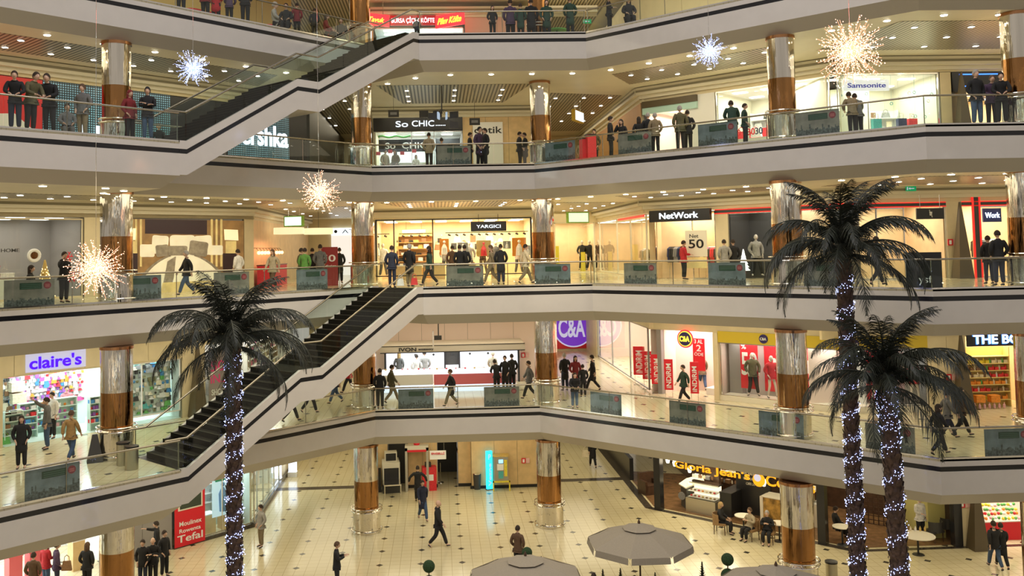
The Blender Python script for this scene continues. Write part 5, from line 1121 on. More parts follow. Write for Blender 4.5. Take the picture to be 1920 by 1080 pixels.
# clothes shop left of the corridor
for i,(u,z) in enumerate(((-.75,1.55),(-.75,.5))):
    wall_goods(FLf,1,-1.2,-.1,z,z+.1,1.6,['hanging_garment'],['brown','cream','black','grey','white'],.14,'garment on the two-tier rail of the grey-bannered clothes shop','clothes on the two-tier rail','clothes',.95,seed=5+i,skip=.05)
wall_goods(FCL,1,.5,11.5,.3,2.3,.9,['handbag','shoe','gift_box','bottle'],['black','cream','pink','brown','grey','navy'],.36,'bag or shoe on the white shelves of the left corridor shop','goods on the left corridor shelves','shop goods',1,seed=7,zs=.33)
for z in (.6,.93,1.26,1.59,1.92): pass
shelf(FCL,1,.45,11.6,1.0,.3,[.29,.62,.95,1.28,1.61,1.94,2.27],'long white-lit wall of shelves in the left corridor shop')
# ------------------------------------------------------------------ jewellery kiosk (first gallery, back wall)
M_lit=emat('lit_white_panel',(.93,.93,1),1.15); M_litb=emat('lit_counter_base',(.75,.85,1),1.0); M_pinkd=mat('pink_display',(.75,.18,.22),.5)
t=thing('jewellery_kiosk','white-lit jewellery kiosk against the wood-panelled back wall','kiosk',FBk.w(0,0,FL[1]))
b=MB(); b.box(-2.85,4.1,-2.7,-.05,1.86,2.14); b.build('canopy',mat('kiosk_fascia',(.75,.68,.58),.4),t)
b=MB(); b.box(-2.85,4.1,-2.72,-2.68,2.14,2.17); b.box(-2.85,4.1,-2.72,-2.68,1.82,1.86); b.build('black_edge',M_black,t)
b=MB(); b.box(-2.7,4.0,-.2,-.1,.75,1.84); b.build('lit_back_wall',M_lit,t)
for x in (-2.75,.25,.98,3.98): b=MB(); b.box(x-.04,x+.04,-.5,-.1,0,1.84); b.build('upright',M_black,t)
b=MB(); b.box(.29,.94,-.22,-.2,.9,1.8); b.build('dark_niche',M_dark,t)
for u0,u1 in ((-1.9,.15),(1.1,3.2)):
    for z in (1.15,1.38,1.6): b=MB(); b.box(u0,u1,-.35,-.2,z-.01,z); b.build('shelf',M_shelfw,t)
for i in range(11): put('plate',FBk,1,-1.7+i*.46,-.36,1.4 if i%2 else 1.62,'black','small dark display roundel on the kiosk shelves','display roundels in the kiosk','display roundel',.6)
for nm,u0,u1,v0,v1 in (('front_counter',-.3,3.6,-3.0,-2.5),('left_counter',-2.75,-.35,-2.9,-2.4)):
    b=MB(); b.box(u0,u1,v0,v1,0,.32); b.build('lit_base',M_litb,t); b=MB(); b.box(u0,u1,v0,v1,.32,.82); b.build(nm,M_pinkd if u0>-1 else M_shelfw,t); b=MB(); b.box(u0-.02,u1+.02,v0-.02,v1,.82,1.02); b.build('glass_display_top',M_lit,t)
    for q in range(9): put('jewellery_piece',FBk,1,u0+.15+(u1-u0-.3)*q/8,v0+.2,1.0,R.choice(['red','lpink','gold','white']),'tiny piece of jewellery laid on the kiosk counter','jewellery on the kiosk counter','jewellery',.7)
lamp('kiosk_light',(.6,44.3,FL[1]+1.8),5,130,COOL,sy=1.6)
t=thing('ceiling_screen_bracket','thin ceiling arm with an edge-on screen above the kiosk','screen',FBk.w(-.05,-3.5,FL[1]+2.2)); b=MB(); b.tube([(0,0,1.5),(0,0,.5)],.03,6); b.build('arm',M_dark,t); b=MB(); b.box(-.28,-.22,-.4,.4,.0,.75); b.build('screen',M_steel,t); b=MB(); b.box(-.2,.15,-.1,.1,.3,.5); b.build('bracket',M_dark,t)
# ------------------------------------------------------------------ red sale shop (first gallery, right)
wall_goods(FRt,1,1.0,3.2,1.3,2.4,3.9,['folded_clothes','folded_clothes','handbag'],['grey','brown','cream','navy','white','olive'],.34,'folded clothes on the back shelves of the red sale shop','folded clothes in the red sale shop','clothes',1,seed=8,zs=.27)
shelf(FRt,1,.9,3.25,4.1,.35,[1.29,1.56,1.83,2.1,2.37],'pale wall shelving at the back of the red sale shop')
for u in (-3.6,-1.6): rack(FCR,1,u,1.2,9,['black','grey','brown','white','navy'],'clothes rack with dark jackets behind the corridor glass, %s'%('far' if u<-3 else 'near'),'clothes behind the corridor glass',seed=int(-u*3))
counter(FRt,1,2.3,3.2,1.0,2.0,.3,M_white,'low white platform inside the red sale shop entrance',name='display_platform',cat='platform')
# ------------------------------------------------------------------ bath goods shop (far right, first gallery)
rows=[('yellow','cream'),('brown','red'),('cream','red'),('orange','orange'),('red','brown'),('yellow','orange')]
shelf(FNr,1,5.0,6.95,.9,.35,[.30,.62,.90,1.18,1.46,1.74,2.02],'bright shelving unit packed with orange, red and yellow bath goods',mat('yellow_shelf',(.80,.62,.22),.5))
for j,z in enumerate((.30,.62,.90,1.18,1.46,1.74)):
    for i in range(15):
        a,bb=rows[5-j] if j<6 else rows[0]; put('gift_box' if (i+j)%2 else 'bottle',FNr,1,5.08+i*.128,.68,z,(a if i<9 else bb) if (i*3+j)%4 else R.choice(['white','cream','brown','green']),'coloured bath product on the bright shelving at far right','bath products on the bright shelves','bath product',.62 if (i+j)%2 else 1.1)
for i in range(2): put('gift_box',FNr,1,5.5+i*.6,.3,.25,'orange','orange gift crate below the bath shelves, '+('left' if i==0 else 'right'),None,'crate',1.5)
for i in range(8): put('bottle',FNr,1,5.05+i*.2,.2,.02,'lpink','pale pink jar in the lowest row of the bath shop window','pink jars in the window','jar',1.2)
# ------------------------------------------------------------------ second gallery
wall_goods(FBk,2,-2.1,-.35,.6,2.3,2.2,['handbag','gift_box','folded_clothes'],['brown','cream','gold','white','black'],.33,'bag or box on the lit shelves of the warm clothes shop','goods on the warm shop shelves','shop goods',1,seed=11,zs=.34); shelf(FBk,2,-2.1,-.3,2.4,.35,[.59,.93,1.27,1.61,1.95,2.29],'warm-lit wooden wall shelves left of the warm shop',mat('warm_shelf',(.72,.42,.16),.5))
wall_goods(FBk,2,-.1,4.6,1.5,2.3,2.6,['handbag','picture_card','sun_hat'],['white','grey','brown','black','cream'],.5,'hanging bag or card on the right wall of the warm shop','accessories on the warm shop wall','accessory',1.3,seed=12,zs=.4)
for i,(x0,x1,y0,y1,c) in enumerate(((824,842,448,478,'orange'),(858,878,455,478,'grey'),(893,921,451,480,'gold'),(960,987,446,480,'orange'),(703,712,456,480,'grey'),(943,958,452,466,'grey'),(986,994,460,478,'grey'))):
    u0,z1=FBk.px(x0,y0,.6); u1,z0=FBk.px(x1,y1,.6); t=thing('fashion_poster','hanging fashion photo poster '+['with a white-shirted model, left of centre','small grey, left of the yellow one','in yellow with a red-dressed model','in orange near the right column','at the far left pane','tiny grey, left of the orange right one','narrow grey beside the right column'][i],'poster',FBk.w(0,.6,0)); b=MB(); b.box(u0,u1,0,.02,z0,z1); b.build('sheet',gm(c),t)
    uc=(u0+u1)/2; hh=z1-z0; b=MB(); b.tube([(uc,-.01,z0+.02),(uc,-.01,z0+hh*.45),(uc,-.01,z0+hh*.68)],[.2*hh,.17*hh,.06*hh],8); b.ball((uc,-.01,z0+hh*.8),.09*hh); b.build('printed_figure',gm('white' if i!=2 else 'red'),t)
for px0,px1,v in ((700,730,.5),(835,990,.5),(748,810,.9)):
    u0,_=FBk.px(px0,438,v); u1,_=FBk.px(px1,438,v); t=thing('track_light','black ceiling track with spotlights in the warm shop, '+('left' if px0==700 else 'right' if px0==835 else 'middle'),'track light',FBk.w(0,v,FL[2]+2.32)); b=MB(); b.box(u0,u1,-.02,.02,.05,.09); b.build('track',M_black,t)
    n=max(2,int((u1-u0)/.38))
    for i in range(n): x=u0+(u1-u0)*(i+.5)/n; b=MB(); b.tube([(x,0,.05),(x+.02,-.02,-.03)],.012,5); b.tube([(x-.05,.03,-.02),(x+.06,-.05,-.07)],.045,8); b.build('spotlight',M_black,t)
t=thing('chandelier','long warm glowing lamp fixture in the left of the warm shop','lamp',FBk.w(-1.25,1.2,FL[2]+2.45)); b=MB(); b.box(-.6,.6,-.1,.1,0,.14); b.build('shade',emat('warm_lamp',(1,.85,.6),5),t); b=MB(); b.box(-.55,.5,-.12,.12,-.12,-.02); b.build('wooden_bar',M_wood,t); b=MB(); b.tube([(-.4,0,.14),(-.4,0,.6)],.008,4); b.tube([(.4,0,.14),(.4,0,.6)],.008,4); b.build('wire',M_black,t)
for i,u in enumerate((-1.9,-1.2,.0,1.6,3.1)): counter(FBk,2,u-.35,u+.35,.5,1.1,.75,M_wood,'wooden display table '+['leftmost','second','third','fourth','rightmost'][i]+' in the warm shop window',name='display_table',cat='table'); [put('folded_clothes',FBk,2,u-.2+q*.2,.8,.75,R.choice(['brown','grey','cream','navy']),'folded clothes on the warm shop tables','folded clothes on the warm shop tables','clothes',.8) for q in range(3)]
# home shop
u,z=FLf.px(64,479,-.06); t=thing('round_mirror','round white-framed mirror on the grey home shop window','mirror',FLf.w(u,-.06,z),FLf.rz); b=MB(); b.tube([(.19*math.cos(a*PI/12),0,.19*math.sin(a*PI/12)) for a in range(25)],.065,6); b.build('ring',M_white,t,True); b=MB(); b.disc_y(0,-.02,.02,0,.13,20); b.build('glass',M_gold,t)
sign(FLf,2,'shop_sign','thin grey capital letters HOME on the grey shop window',-10.4,-9.7,1.74,1.9,-.05,None,'HOME',M_dark,(.05,.1))
P=at_edge(84,2,3.6); 
def xmas(P,h,label,m,lit=False):
    t=thing('christmas_tree',label,'christmas tree',P)
    b=MB(); b.lathe([(.08,0),(.07,.15)],10); b.build('pot',gm('red'),t)
    b=MB()
    for i in range(6): zz=.12+i*(h-.2)/6; r=(.36*(1-i/6.5))*h/1.4; b.lathe([(r,zz),(r*.45,zz+.16*h),(r*.3,zz+.2*h)],14)
    b.lathe([(.05,h-.12),(.002,h)],8); b.build('tiers',m,t)
    if not lit:
        b=MB(); r=random.Random(3)
        for i in range(90): zz=.15+r.random()*(h-.25); rr=.36*(1-zz/h)*h/1.4; a=r.random()*6.28; b.ball((rr*math.cos(a),rr*math.sin(a),zz),.02,5,3)
        o=b.build('baubles_and_lights',emat('tree_lights',(1,.75,.35),3),t); o['kind']='stuff'
    return t
xmas(P,1.45,'small lit christmas tree with gold baubles outside the home shop',gm('gold')); u,_=FRt.px(1394,480,.5); xmas(FRt.w(u,.5,FL[2]+.25),1.05,'glowing white paper christmas tree in the dark shop window',emat('white_tree',(1,.95,.85),2),True)
for i,(px,py) in enumerate(((127,481),(135,520))):
    u,z=FLf.px(px,py,-.07); t=thing('red_snowflake','red snowflake decoration on the home shop window'+(', higher' if i==0 else ', lower'),'decoration',FLf.w(u,-.07,z),FLf.rz); b=MB()
    for a in range(6): b.tube([(0,0,0),(.2*math.cos(a*PI/3),0,.2*math.sin(a*PI/3))],.02,5); b.tube([(.12*math.cos(a*PI/3),0,.12*math.sin(a*PI/3)),(.18*math.cos(a*PI/3+.5),0,.18*math.sin(a*PI/3+.5))],.015,5)
    b.build('arms',M_redp,t)
for i,c in enumerate(('red','white')): put('gift_box',FLf,2,-10.5+i*.5,.5,.9-.9*i*.3,c,c+' box on the home shop display at far left',None,'box',2)
counter(FLf,2,-11,-9.9,.3,.9,.85,M_white,'white display counter at the far left in the home shop')
# red counter with lamps in the left corridor
t=counter(FCL,2,.5,4.6,-.9,-.25,1.0,M_redp,'red bar counter under a row of glowing red lamps',M_wooddk,'bar_counter')
lamp('bar_light',FCL.w(2.5,-.8,FL[2]+2.2),3.5,40,(1,.45,.25),(0,0,FCL.rz),sy=.4)
for i in range(9):
    t=thing('pendant_lamp','small glowing red-orange lamp above the red counter','lamp',FCL.w(.7+i*.75,-.25,FL[2]+1.55),FCL.rz,'row of red-orange lamps above the red counter'); b=MB(); b.ball((0,-.05,0),.085,10,6); b.build('globe',emat('orange_globe',(1,.28,.12),7 if i%3==0 else 4),t); b=MB(); b.tube([(0,-.05,.07),(0,.08,.22),(0,.21,.22)],.012,5); b.build('bracket',M_wooddk,t)
for i,(x,y,r) in enumerate(((-7.4,45,.75),(-6.2,47,.75))):
    t=thing('drum_lamp','large cream drum lamp hanging over the left corridor, '+('left' if i==0 else 'right'),'lamp',(x,y,FL[2]+2.45)); b=MB(); b.lathe([(r,0),(r,.32)],28); b.build('shade',emat('drum_shade',(1,.85,.5),.9),t,True); b=MB(); b.tube([(0,0,.3),(0,0,1.25)],.012,5); b.build('cord',M_black,t)
FE2=Frame(0,58.55,0); t=thing('shop_sign','white lit sign with dark emblem lettered ATALAR at the corridor end','sign',FE2.w(0,0,FL[2])); b=MB(); b.box(-6.9,-3.4,-.1,0,2.6,3.05); b.build('board',emat('cool_board',(.85,.95,1),1.6),t); letter('ATALAR',FE2,2,-6.2,-3.8,2.7,2.95,-.102,M_black,t,off=0); b=MB(); b.disc_y(-6.6,-.12,-.1,2.83,.11,12); b.build('emblem',M_black,t); b=MB(); b.box(-6.9,-3.4,-.06,0,0,2.6); b.build('lit_shopfront',emat('cool_window',(1,.93,.85),.8),t)
# clothes rails on the right of the second gallery
rack(FRt,2,1.55,.7,14,['black','navy','black','grey','navy'],'clothes rack with dark suits under the black and white sign','suits on the rack under the sign',seed=4,h=1.45)
for i,u in enumerate((-1.2,-3,-5.2)): rack(FCR,2,u,1.2,8,['olive','brown','grey','red' if i==0 else 'black'],'clothes rack behind the right corridor glass, '+['nearest','middle','farthest'][i],'clothes behind the right corridor glass',seed=20+i)
rack(FNr,2,6.6,1.2,9,['grey','black','white'],'clothes rack with pale shirts at the far right window','shirts at the far right window',seed=9,h=1.5); rack(FNr,2,.9,1.5,7,['cream','brown','grey'],'clothes rack behind the palm fronds','clothes behind the palm',seed=19,h=1.5)
for i,z in enumerate((1.55,1.9,2.25)): wall_goods(FRt,2,.9,2.3,z,z+.1,3.8,['folded_clothes','handbag'],['black','grey','cream'],.3,'goods on the wall at the back under the sign','wall goods under the sign','shop goods',1,seed=30+i)
rack(FRt,2,2.7,1.6,10,['pink','red','black','navy'],'clothes rack with pink and dark clothes right under the sign','pink and dark clothes under the sign',seed=71,h=1.4); rack(FRt,2,1.1,2.4,9,['black','olive','grey'],'clothes rack at the back under the black and white sign','clothes at the back under the sign',seed=72,h=1.5)
rack(FG,2,6.0,.9,7,['brown','black','grey'],'clothes rack with brown coats left of the three mannequins','brown coats left of the mannequins',seed=73,h=1.4)
b=MB(); b.box(7.1,7.35,.8,1.3,.0,1.6); tag(b.build('yellow_panel',gm('yellow'),loc=FG.w(0,0,FL[2])),'yellow upright panel left of the three suited mannequins','panel'); b=MB(); b.box(8.7,8.95,.8,1.3,.0,1.2); tag(b.build('yellow_panel',gm('yellow'),loc=FG.w(0,0,FL[2])),'shorter yellow panel right of the three suited mannequins','panel')
# ------------------------------------------------------------------ third gallery
t=thing('ceiling_screens','cluster of flat screens hanging on a ceiling pole','screen cluster',FBk.w(.28,-6.2,FL[3]+2.12)); b=MB(); b.tube([(0,0,1.6),(0,0,.35)],.03,6); b.build('pole',M_dark,t)
def scr(x,y,z,rz,lit=False):
    b=MB(); b.box(-.2,.2,-.03,.03,-.15,.15); c=Matrix.Rotation(math.radians(rz),4,'Z'); b.v=[tuple(c@Vector(p)+Vector((x,y,z))) for p in b.v]; o=b.build('screen',emat('screen_lit',(.5,.65,.85),.6) if lit else M_dark,t)
    q=MB(); q.tube([(0,0,.55),(x*.9,y*.9,z+.05)],.012,4); q.build('arm',M_dark,t)
for a in ((-.42,-.1,.22,10),(-.8,0,.34,-5),(-.15,-.35,.2,80,True),(.2,-.3,.2,95,True),(-.2,.2,.35,0),(.55,.1,.3,-20),(.52,-.2,-.2,0)): scr(*a)
for i,(px,py) in enumerate(((738,213),(890,228))):
    P=at_line(px,py,0,1,40.5); t=thing('ceiling_speaker_box','small dark hanging screen '+('left' if i==0 else 'right')+' of the screen cluster','screen',P); b=MB(); b.box(-.24,.24,-.03,.03,-.16,.16); b.build('panel',M_dark,t); b=MB(); b.tube([(0,0,.16),(0,0,FL[4]-1.48-P.z)],.01,4); b.build('hanger',M_dark,t); b=MB(); b.box(-.15,.15,-.035,-.03,-.06,.06); b.build('pale_logo',gm('grey'),t)
# jewellery shop interior
sign(FBk,3,'shop_sign','inner dark signboard with white SO CHIC script behind the glass',-3.0,-.15,1.55,2.2,.9,M_darkwall,'So  CHIC',M_wpaint,(.12,.25)); counter(FBk,3,-2.9,-.2,.6,1.1,.95,M_white,'white counter in the white jewellery shop'); counter(FBk,3,.1,1.2,1.0,1.5,.95,M_white,'short white counter at the right of the white jewellery shop')
shelf(FBk,3,.0,1.25,1.9,.3,[1.1,1.4,1.7,2.0],'black wall shelves at the right of the white jewellery shop',M_dark)
b=MB(); r=random.Random(2); b.tube([(-3.0+i*.12,.5,2.32+.04*math.sin(i)) for i in range(15)],.05,6); tag(b.build('garland',gm('green'),loc=FBk.w(0,0,FL[3])),'green garland with gold over the jewellery shop window','garland')
for i in range(4): put('gift_box',FBk,3,-3.0+i*.62,.4,1.35+.1*(i%2),'red','red ribboned card in the white jewellery shop window','red cards in the jewellery window','card',.9)
# luggage shop
for i,(u,v,c) in enumerate(((4.4,1.0,'red'),(4.9,1.3,'red'),(5.2,.8,'white'))): put('handbag',FRt,3,u,v,1.0,c,'bag on the long display table of the luggage shop','bags on the luggage display table','bag',1.6)
counter(FRt,3,4.1,6.6,.6,1.5,.95,M_white,'long white display table in the luggage shop left of the column'); counter(FNr,3,.2,4.0,.7,1.4,.85,M_white,'white display plinth in the luggage shop window right of the column')
def suitcase(fr,k,u,v,z,c,label,s=1):
    t=thing('suitcase',label,'suitcase',fr.w(u,v,FL[k]+z),fr.rz); b=MB(); b.box(-.22*s,.22*s,-.13*s,.13*s,.05,.68*s)
    for q in range(5): b.box((-.18+q*.08)*s,(-.15+q*.08)*s,-.14*s,-.13*s,.1,.62*s)
    b.build('shell',gm(c),t); b=MB(); b.tube([(-.1*s,0,.68*s),(-.1*s,0,.95*s),(.1*s,0,.95*s),(.1*s,0,.68*s)],.012,5); b.build('handle',M_chrome,t)
    for x in(-.16,.16): b=MB(); b.ball((x*s,0,.035),.035,6,4); b.build('wheel',M_black,t)
for i,(fr,u,v,z,c) in enumerate(((FRt,4.55,2.2,.9,'red'),(FRt,5.0,2.3,1.0,'red'),(FNr,1.2,1.0,.85,'grey'),(FNr,2.2,1.1,.85,'teal'),(FNr,3.2,1.0,.85,'navy'),(FNr,3.7,1.1,.85,'red'),(FRt,7.4,1.3,0,'grey'))): suitcase(fr,3,u,v,z,c,c+' upright suitcase '+['on the table left of the column','on the table, second from left','on the plinth behind the couple','on the plinth in the middle of the window','on the plinth under the blue lettering','at the right end of the plinth','on the floor behind the right column'][i],.8)
for i,(px,py) in enumerate(((1330,560),)): pass
r=random.Random(5)
for i in range(16):
    u=r.uniform(.3,4.1); z=r.uniform(1.2,2.4); b=MB(); b.tube([(.06*math.cos(a*PI/3),0,.06*math.sin(a*PI/3)) for a in range(7)],.014,5); b.tube([(0,0,.05),(0,0,3.05-z)],.003,3); tag(b.build('window_ornament',gm('teal' if i%2 else 'white'),loc=FNr.w(u,.15,FL[3]+z)),'small hexagonal ornament hanging in the luggage shop window','ornament','hexagonal ornaments in the luggage shop window')
for i in range(3): sign(FRt,3,'sale_number','red sale number 30 on the luggage shop glass, '+['left','middle','right'][i],[4.55,5.15,5.5][i],[4.85,5.5,5.85][i],1.0,1.3,.04,None,'30',M_redp if i<2 else gm('navy'),(.02,.02),cat='window sticker')
wall_goods(FRt,3,3.95,8.8,.8,2.2,3.3,['handbag','gift_box','handbag'],['white','black','grey','red','cream','navy'],.55,'bag on the back wall shelves of the luggage shop left of the column','bags on the luggage shop back wall','bag',1.2,seed=61,zs=.42)
shelf(FRt,3,3.9,8.8,3.45,.4,[.79,1.21,1.63,2.05],'long white back shelves of the luggage shop left of the column')
wall_goods(FNr,3,.1,4.1,.9,2.1,3.3,['handbag','gift_box','picture_card'],['white','teal','grey','black','cream','brown'],.5,'bag or card on the back wall of the luggage shop right of the column','goods on the luggage shop back wall','bag',1.2,seed=62,zs=.42)
shelf(FNr,3,.05,4.15,3.45,.4,[.89,1.31,1.73],'long white back shelves of the luggage shop right of the column')
# red things behind the right gallery corner
for i in range(2):
    P=at_edge([1098,1108][i],3,2.4); t=thing('red_display_case','red display pillar on the third gallery, '+['left','right'][i]+' of two','display',P,.2); b=MB(); b.box(-.2,.2,-.2,.2,0,1.15+.15*i); b.build('body',gm('red'),t); b=MB(); b.box(-.21,.21,-.21,.21,1.15+.15*i,1.2+.15*i); b.build('cap',M_black,t)
# top gallery food counter
t=thing('food_counter','white-lit food counter with picture menu under the red sign','counter',FBk.w(0,0,FL[4])); b=MB(); b.box(-3.0,1.4,-.3,.3,0,1.0); b.build('counter',M_steel,t); b=MB(); b.box(-3.0,1.4,.5,.56,1.15,2.1); b.build('menu_board',emat('menu_glow',(.6,.85,.95),1.2),t)
for i in range(4): b=MB(); b.box(-2.8+i*1.05,-1.95+i*1.05,.46,.49,1.25,2.0); g=b.build('menu_picture',M_wpaint,t); c=MB(); c.disc_y(-2.38+i*1.05,.44,.455,1.7,.2,14); c.build('dish_picture',gm(['brown','red','gold','green'][i]),g)
for i,(px,c) in enumerate(((360,'red'),(393,'red'),(508,'red'),(630,'brown'),(1045,'green'))):
    P=at_edge(px,4,2.6); t=thing('canteen_table',c+' canteen table '+['at the far left','left of the purple figure','by the pale hood','by the top stairs','right of the far column'][i]+' on the top gallery','table',P); b=MB(); b.lathe([(.45,.72),(.45,.76)],20); b.build('tabletop',gm(c),t,True); b=MB(); b.lathe([(.3,0),(.04,.03),(.04,.72)],12); b.build('pedestal',M_dark,t)
# ------------------------------------------------------------------ ground floor things
# phone shop pink boxes
for i,(px,py,c) in enumerate(((25,1068,'lpink'),(63,1068,'lpink'),(143,1062,'gold'))):
    u,z=FLf.px(px,py,.8); t=thing('display_box',['left pink phone display box','right pink phone display box','wooden phone display box left of the gold column'][i],'display box',FLf.w(u,.8,0),FLf.rz); b=MB(); b.box(-.23,.23,-.25,.25,0,1.1); b.build('body',mat('pink_box',(.75,.15,.18),.5) if i<2 else M_wood,t); b=MB(); b.box(-.25,.25,-.27,.27,1.1,1.14); b.build('top',M_white if i==2 else mat('pink_box',(.75,.15,.18),.5),t); b=MB(); b.box(-.1,.1,-.08,.08,1.14,1.22); b.build('phone_stand',M_black,t)
for i,u in enumerate((-9.2,-8.1,-7.2)): b=MB(); b.box(u,u+.7,2.0,2.05,1.3,2.5); tag(b.build('wall_panel_board',M_dark if i else M_steel,loc=FLf.w(0,0,0),rz=FLf.rz),['grey','first dark','second dark'][i]+' display panel behind the phone counters','panel')
# white shelving left of red sign with dark clothes
rack(FLf,0,-4.35,.35,7,['black','brown','white','red'],'clothes rack with patterned clothes left of the red sign board','clothes left of the red sign board',seed=41,h=1.9) if 0 else None
wall_goods(FLf,0,-1.7,.0,.9,2.2,2.2,['bottle','gift_box','handbag'],['white','cream','red','teal','grey'],.33,'household item on the shelves behind the left glass shop window','household items in the left glass shop','shop goods',1,seed=42,zs=.4)
shelf(FLf,0,-2.1,.0,2.4,.35,[.89,1.29,1.69,2.09],'white shelves behind the left glass shop window')
counter(FLf,0,-2.1,-1.3,.7,1.2,.8,M_wood,'wooden table in the left glass shop',name='display_table',cat='table'); counter(FLf,0,-1.0,-.2,.6,1.1,.7,M_wood,'second wooden table in the left glass shop',name='display_table',cat='table')
for j,z in enumerate((.8,1.2,1.6,2.0)): wall_goods(FCL,0,.7,7,z,z+.05,1.3,['bottle','gift_box'],['white','cream','grey','white','red'],.4,'white household item on the corridor glass shop shelves','household items in the corridor glass shop','shop goods',1,seed=50+j)
shelf(FCL,0,.7,7.2,1.45,.4,[.79,1.19,1.59,1.99],'long white shelves inside the corridor glass shop')
for i,(x,y) in enumerate(((518,892),(550,885))):
    P=at_z([543,549][i]if 0 else [520,549][i],[905,893][i],0); t=thing('light_box_stand',['nearer','farther'][i]+' white glowing light box at the left corridor mouth','light box',P); b=MB(); b.box(-.2,.2,-.15,.15,.25,1.5); b.build('lit_box',emat('cool_white_box',(.75,.85,1),2.2),t); b=MB(); b.box(-.24,.24,-.19,.19,0,.25); b.build('base',M_white,t)
# luggage scanner
P=at_z(735,928,0); t=thing('baggage_scanner','cream baggage x-ray scanner with rollers and a screen on top','x-ray machine',P,math.radians(6)); M_scan=mat('scanner_cream',(.66,.62,.50),.5)
b=MB(); b.box(-.42,.42,.2,1.35,.45,1.5); b.build('housing',M_scan,t); b=MB(); b.box(-.36,.36,.17,.2,.7,1.25); b.build('tunnel_mouth',M_black,t); b=MB(); b.box(-.42,.42,-.9,.18,.66,.72); b.build('roller_bed',M_steel,t)
for x in(-.38,.38):
    b=MB(); b.tube([(x,-.85,0),(x,-.85,.68)],.025,6); b.build('leg',M_steel,t)
b=MB(); b.box(-.3,.3,.5,1.0,1.5,1.95); g=b.build('monitor',M_scan,t); b=MB(); b.box(-.25,.25,.48,.5,1.55,1.9); b.build('monitor_screen',M_black,g); b=MB(); b.box(-.42,.42,.3,1.3,.0,.45); b.build('plinth',M_dark,t)
b=MB(); b.hull2([(-.85,.6,.0),(-.5,.6,0),(-.5,1.2,0),(-.85,1.2,0)],[(-.85,.6,1.2),(-.5,.6,1.2),(-.5,1.2,1.0),(-.85,1.2,1.0)]); b.build('operator_console',M_black,t)
# metal detector arch
A=at_z(763,920,0); t=thing('metal_detector','walk-through metal detector arch with a red header light','metal detector',A); 
for x in(0,1.05): b=MB(); b.box(x-.06,x+.06,-.25,.25,0,2.15); b.build('side_panel',mat('detector_grey',(.45,.42,.34),.5),t)
b=MB(); b.box(-.06,1.11,-.25,.25,2.0,2.25); b.build('header',M_scan,t); b=MB(); b.box(.05,1.0,-.27,-.25,1.95,2.05); b.build('red_strip',M_redp,t); b=MB(); b.ball((.52,0,2.32),.16); b.build('red_beacon',M_redp,t)
P=at_z(805,918,0); t=thing('donation_bin','red charity bin beside the rope post','bin',P,.1); b=MB(); b.box(-.35,.35,-.25,.25,0,1.15); b.build('body',gm('red'),t); b=MB(); b.box(-.2,.1,-.15,.15,1.15,1.35); b.build('slot_head',gm('black'),t); b=MB(); b.box(-.2,.2,-.26,-.25,.5,.8); b.build('label_panel',M_wpaint,t)
P=at_z(826,905,0); t=thing('rope_post','steel queue post with a base, left of the doorway','post',P); b=MB(); b.lathe([(.18,0),(.17,.03),(.03,.05)],16); b.build('base',M_chrome,t,True); b=MB(); b.lathe([(.025,.05),(.025,1.0),(.04,1.02)],10); b.build('post',M_chrome,t,True)
P=at_z(826,905,0); t=thing('hanging_notice','small white notice board hanging before the doorway','sign',(P.x-.1,44.6,1.7)); b=MB(); b.box(-.4,.4,-.02,.02,0,.42); b.build('board',M_wpaint,t); letter('ENGELLİ',Frame(0,0,0),0,-.32,.32,.24,.36,-.022,gm('red'),t) ; b=MB(); b.tube([(-.3,0,.42),(-.3,0,2.0)],.008,4); b.tube([(.3,0,.42),(.3,0,2.0)],.008,4); b.build('wire',M_steel,t)
P=at_z(895,917,0); t=thing('litter_bin','slim black wire bin left of the parking machine','bin',P); b=MB(); b.lathe([(.16,0),(.2,.75)],14); b.build('basket',M_dark,t); b=MB(); b.lathe([(.21,.75),(.21,.79)],14); b.build('rim',M_steel,t)
P=at_z(940,918,0); t=thing('pay_machine','silver and yellow pay machine on yellow legs at the wood wall','pay machine',P); b=MB(); b.box(-.35,.35,-.2,.25,.45,1.65); b.build('cabinet',mat('machine_grey',(.40,.38,.33),.35,.5),t); b=MB(); b.box(-.4,.4,-.22,.27,1.65,1.72); b.build('hood',gm('gold'),t); b=MB(); b.box(-.12,.1,-.23,-.2,1.35,1.52); b.build('screen',emat('machine_screen',(.3,.7,1),1.5),t); b=MB(); b.box(-.2,.12,-.225,-.2,1.0,1.3); b.build('notice',M_wpaint,t); b=MB(); b.box(.15,.3,-.22,-.2,.7,1.5); b.build('yellow_panel',gm('yellow'),t); b=MB(); b.box(-.14,.1,-.225,-.2,.6,.95); b.build('green_panel',gm('teal'),t)
for x in(-.4,.4): b=MB(); b.box(x-.03,x+.03,-.3,-.2,0,.48); b.build('leg',gm('yellow'),t)
b=MB(); b.box(-.43,.43,-.3,-.2,.42,.48); b.build('crossbar',gm('yellow'),t)
P=at_z(918,918,0); t=thing('lit_totem','tall glowing blue sign totem left of the pay machine','sign',P,.35); b=MB(); b.box(-.15,.15,-.08,.08,.02,1.9); b.build('lit_body',emat('totem_blue',(.02,.55,.80),2),t); b=MB(); b.box(-.18,.18,-.1,.1,0,.04); b.build('base',M_dark,t); letter('Vezne',Frame(0,0,0),0,-.07,.08,.2,1.3,-.082,M_glow,t,vert=True,off=.03,depth=.004); letter('P',Frame(0,0,0),0,-.07,.07,1.5,1.75,-.082,M_glow,t,depth=.004)
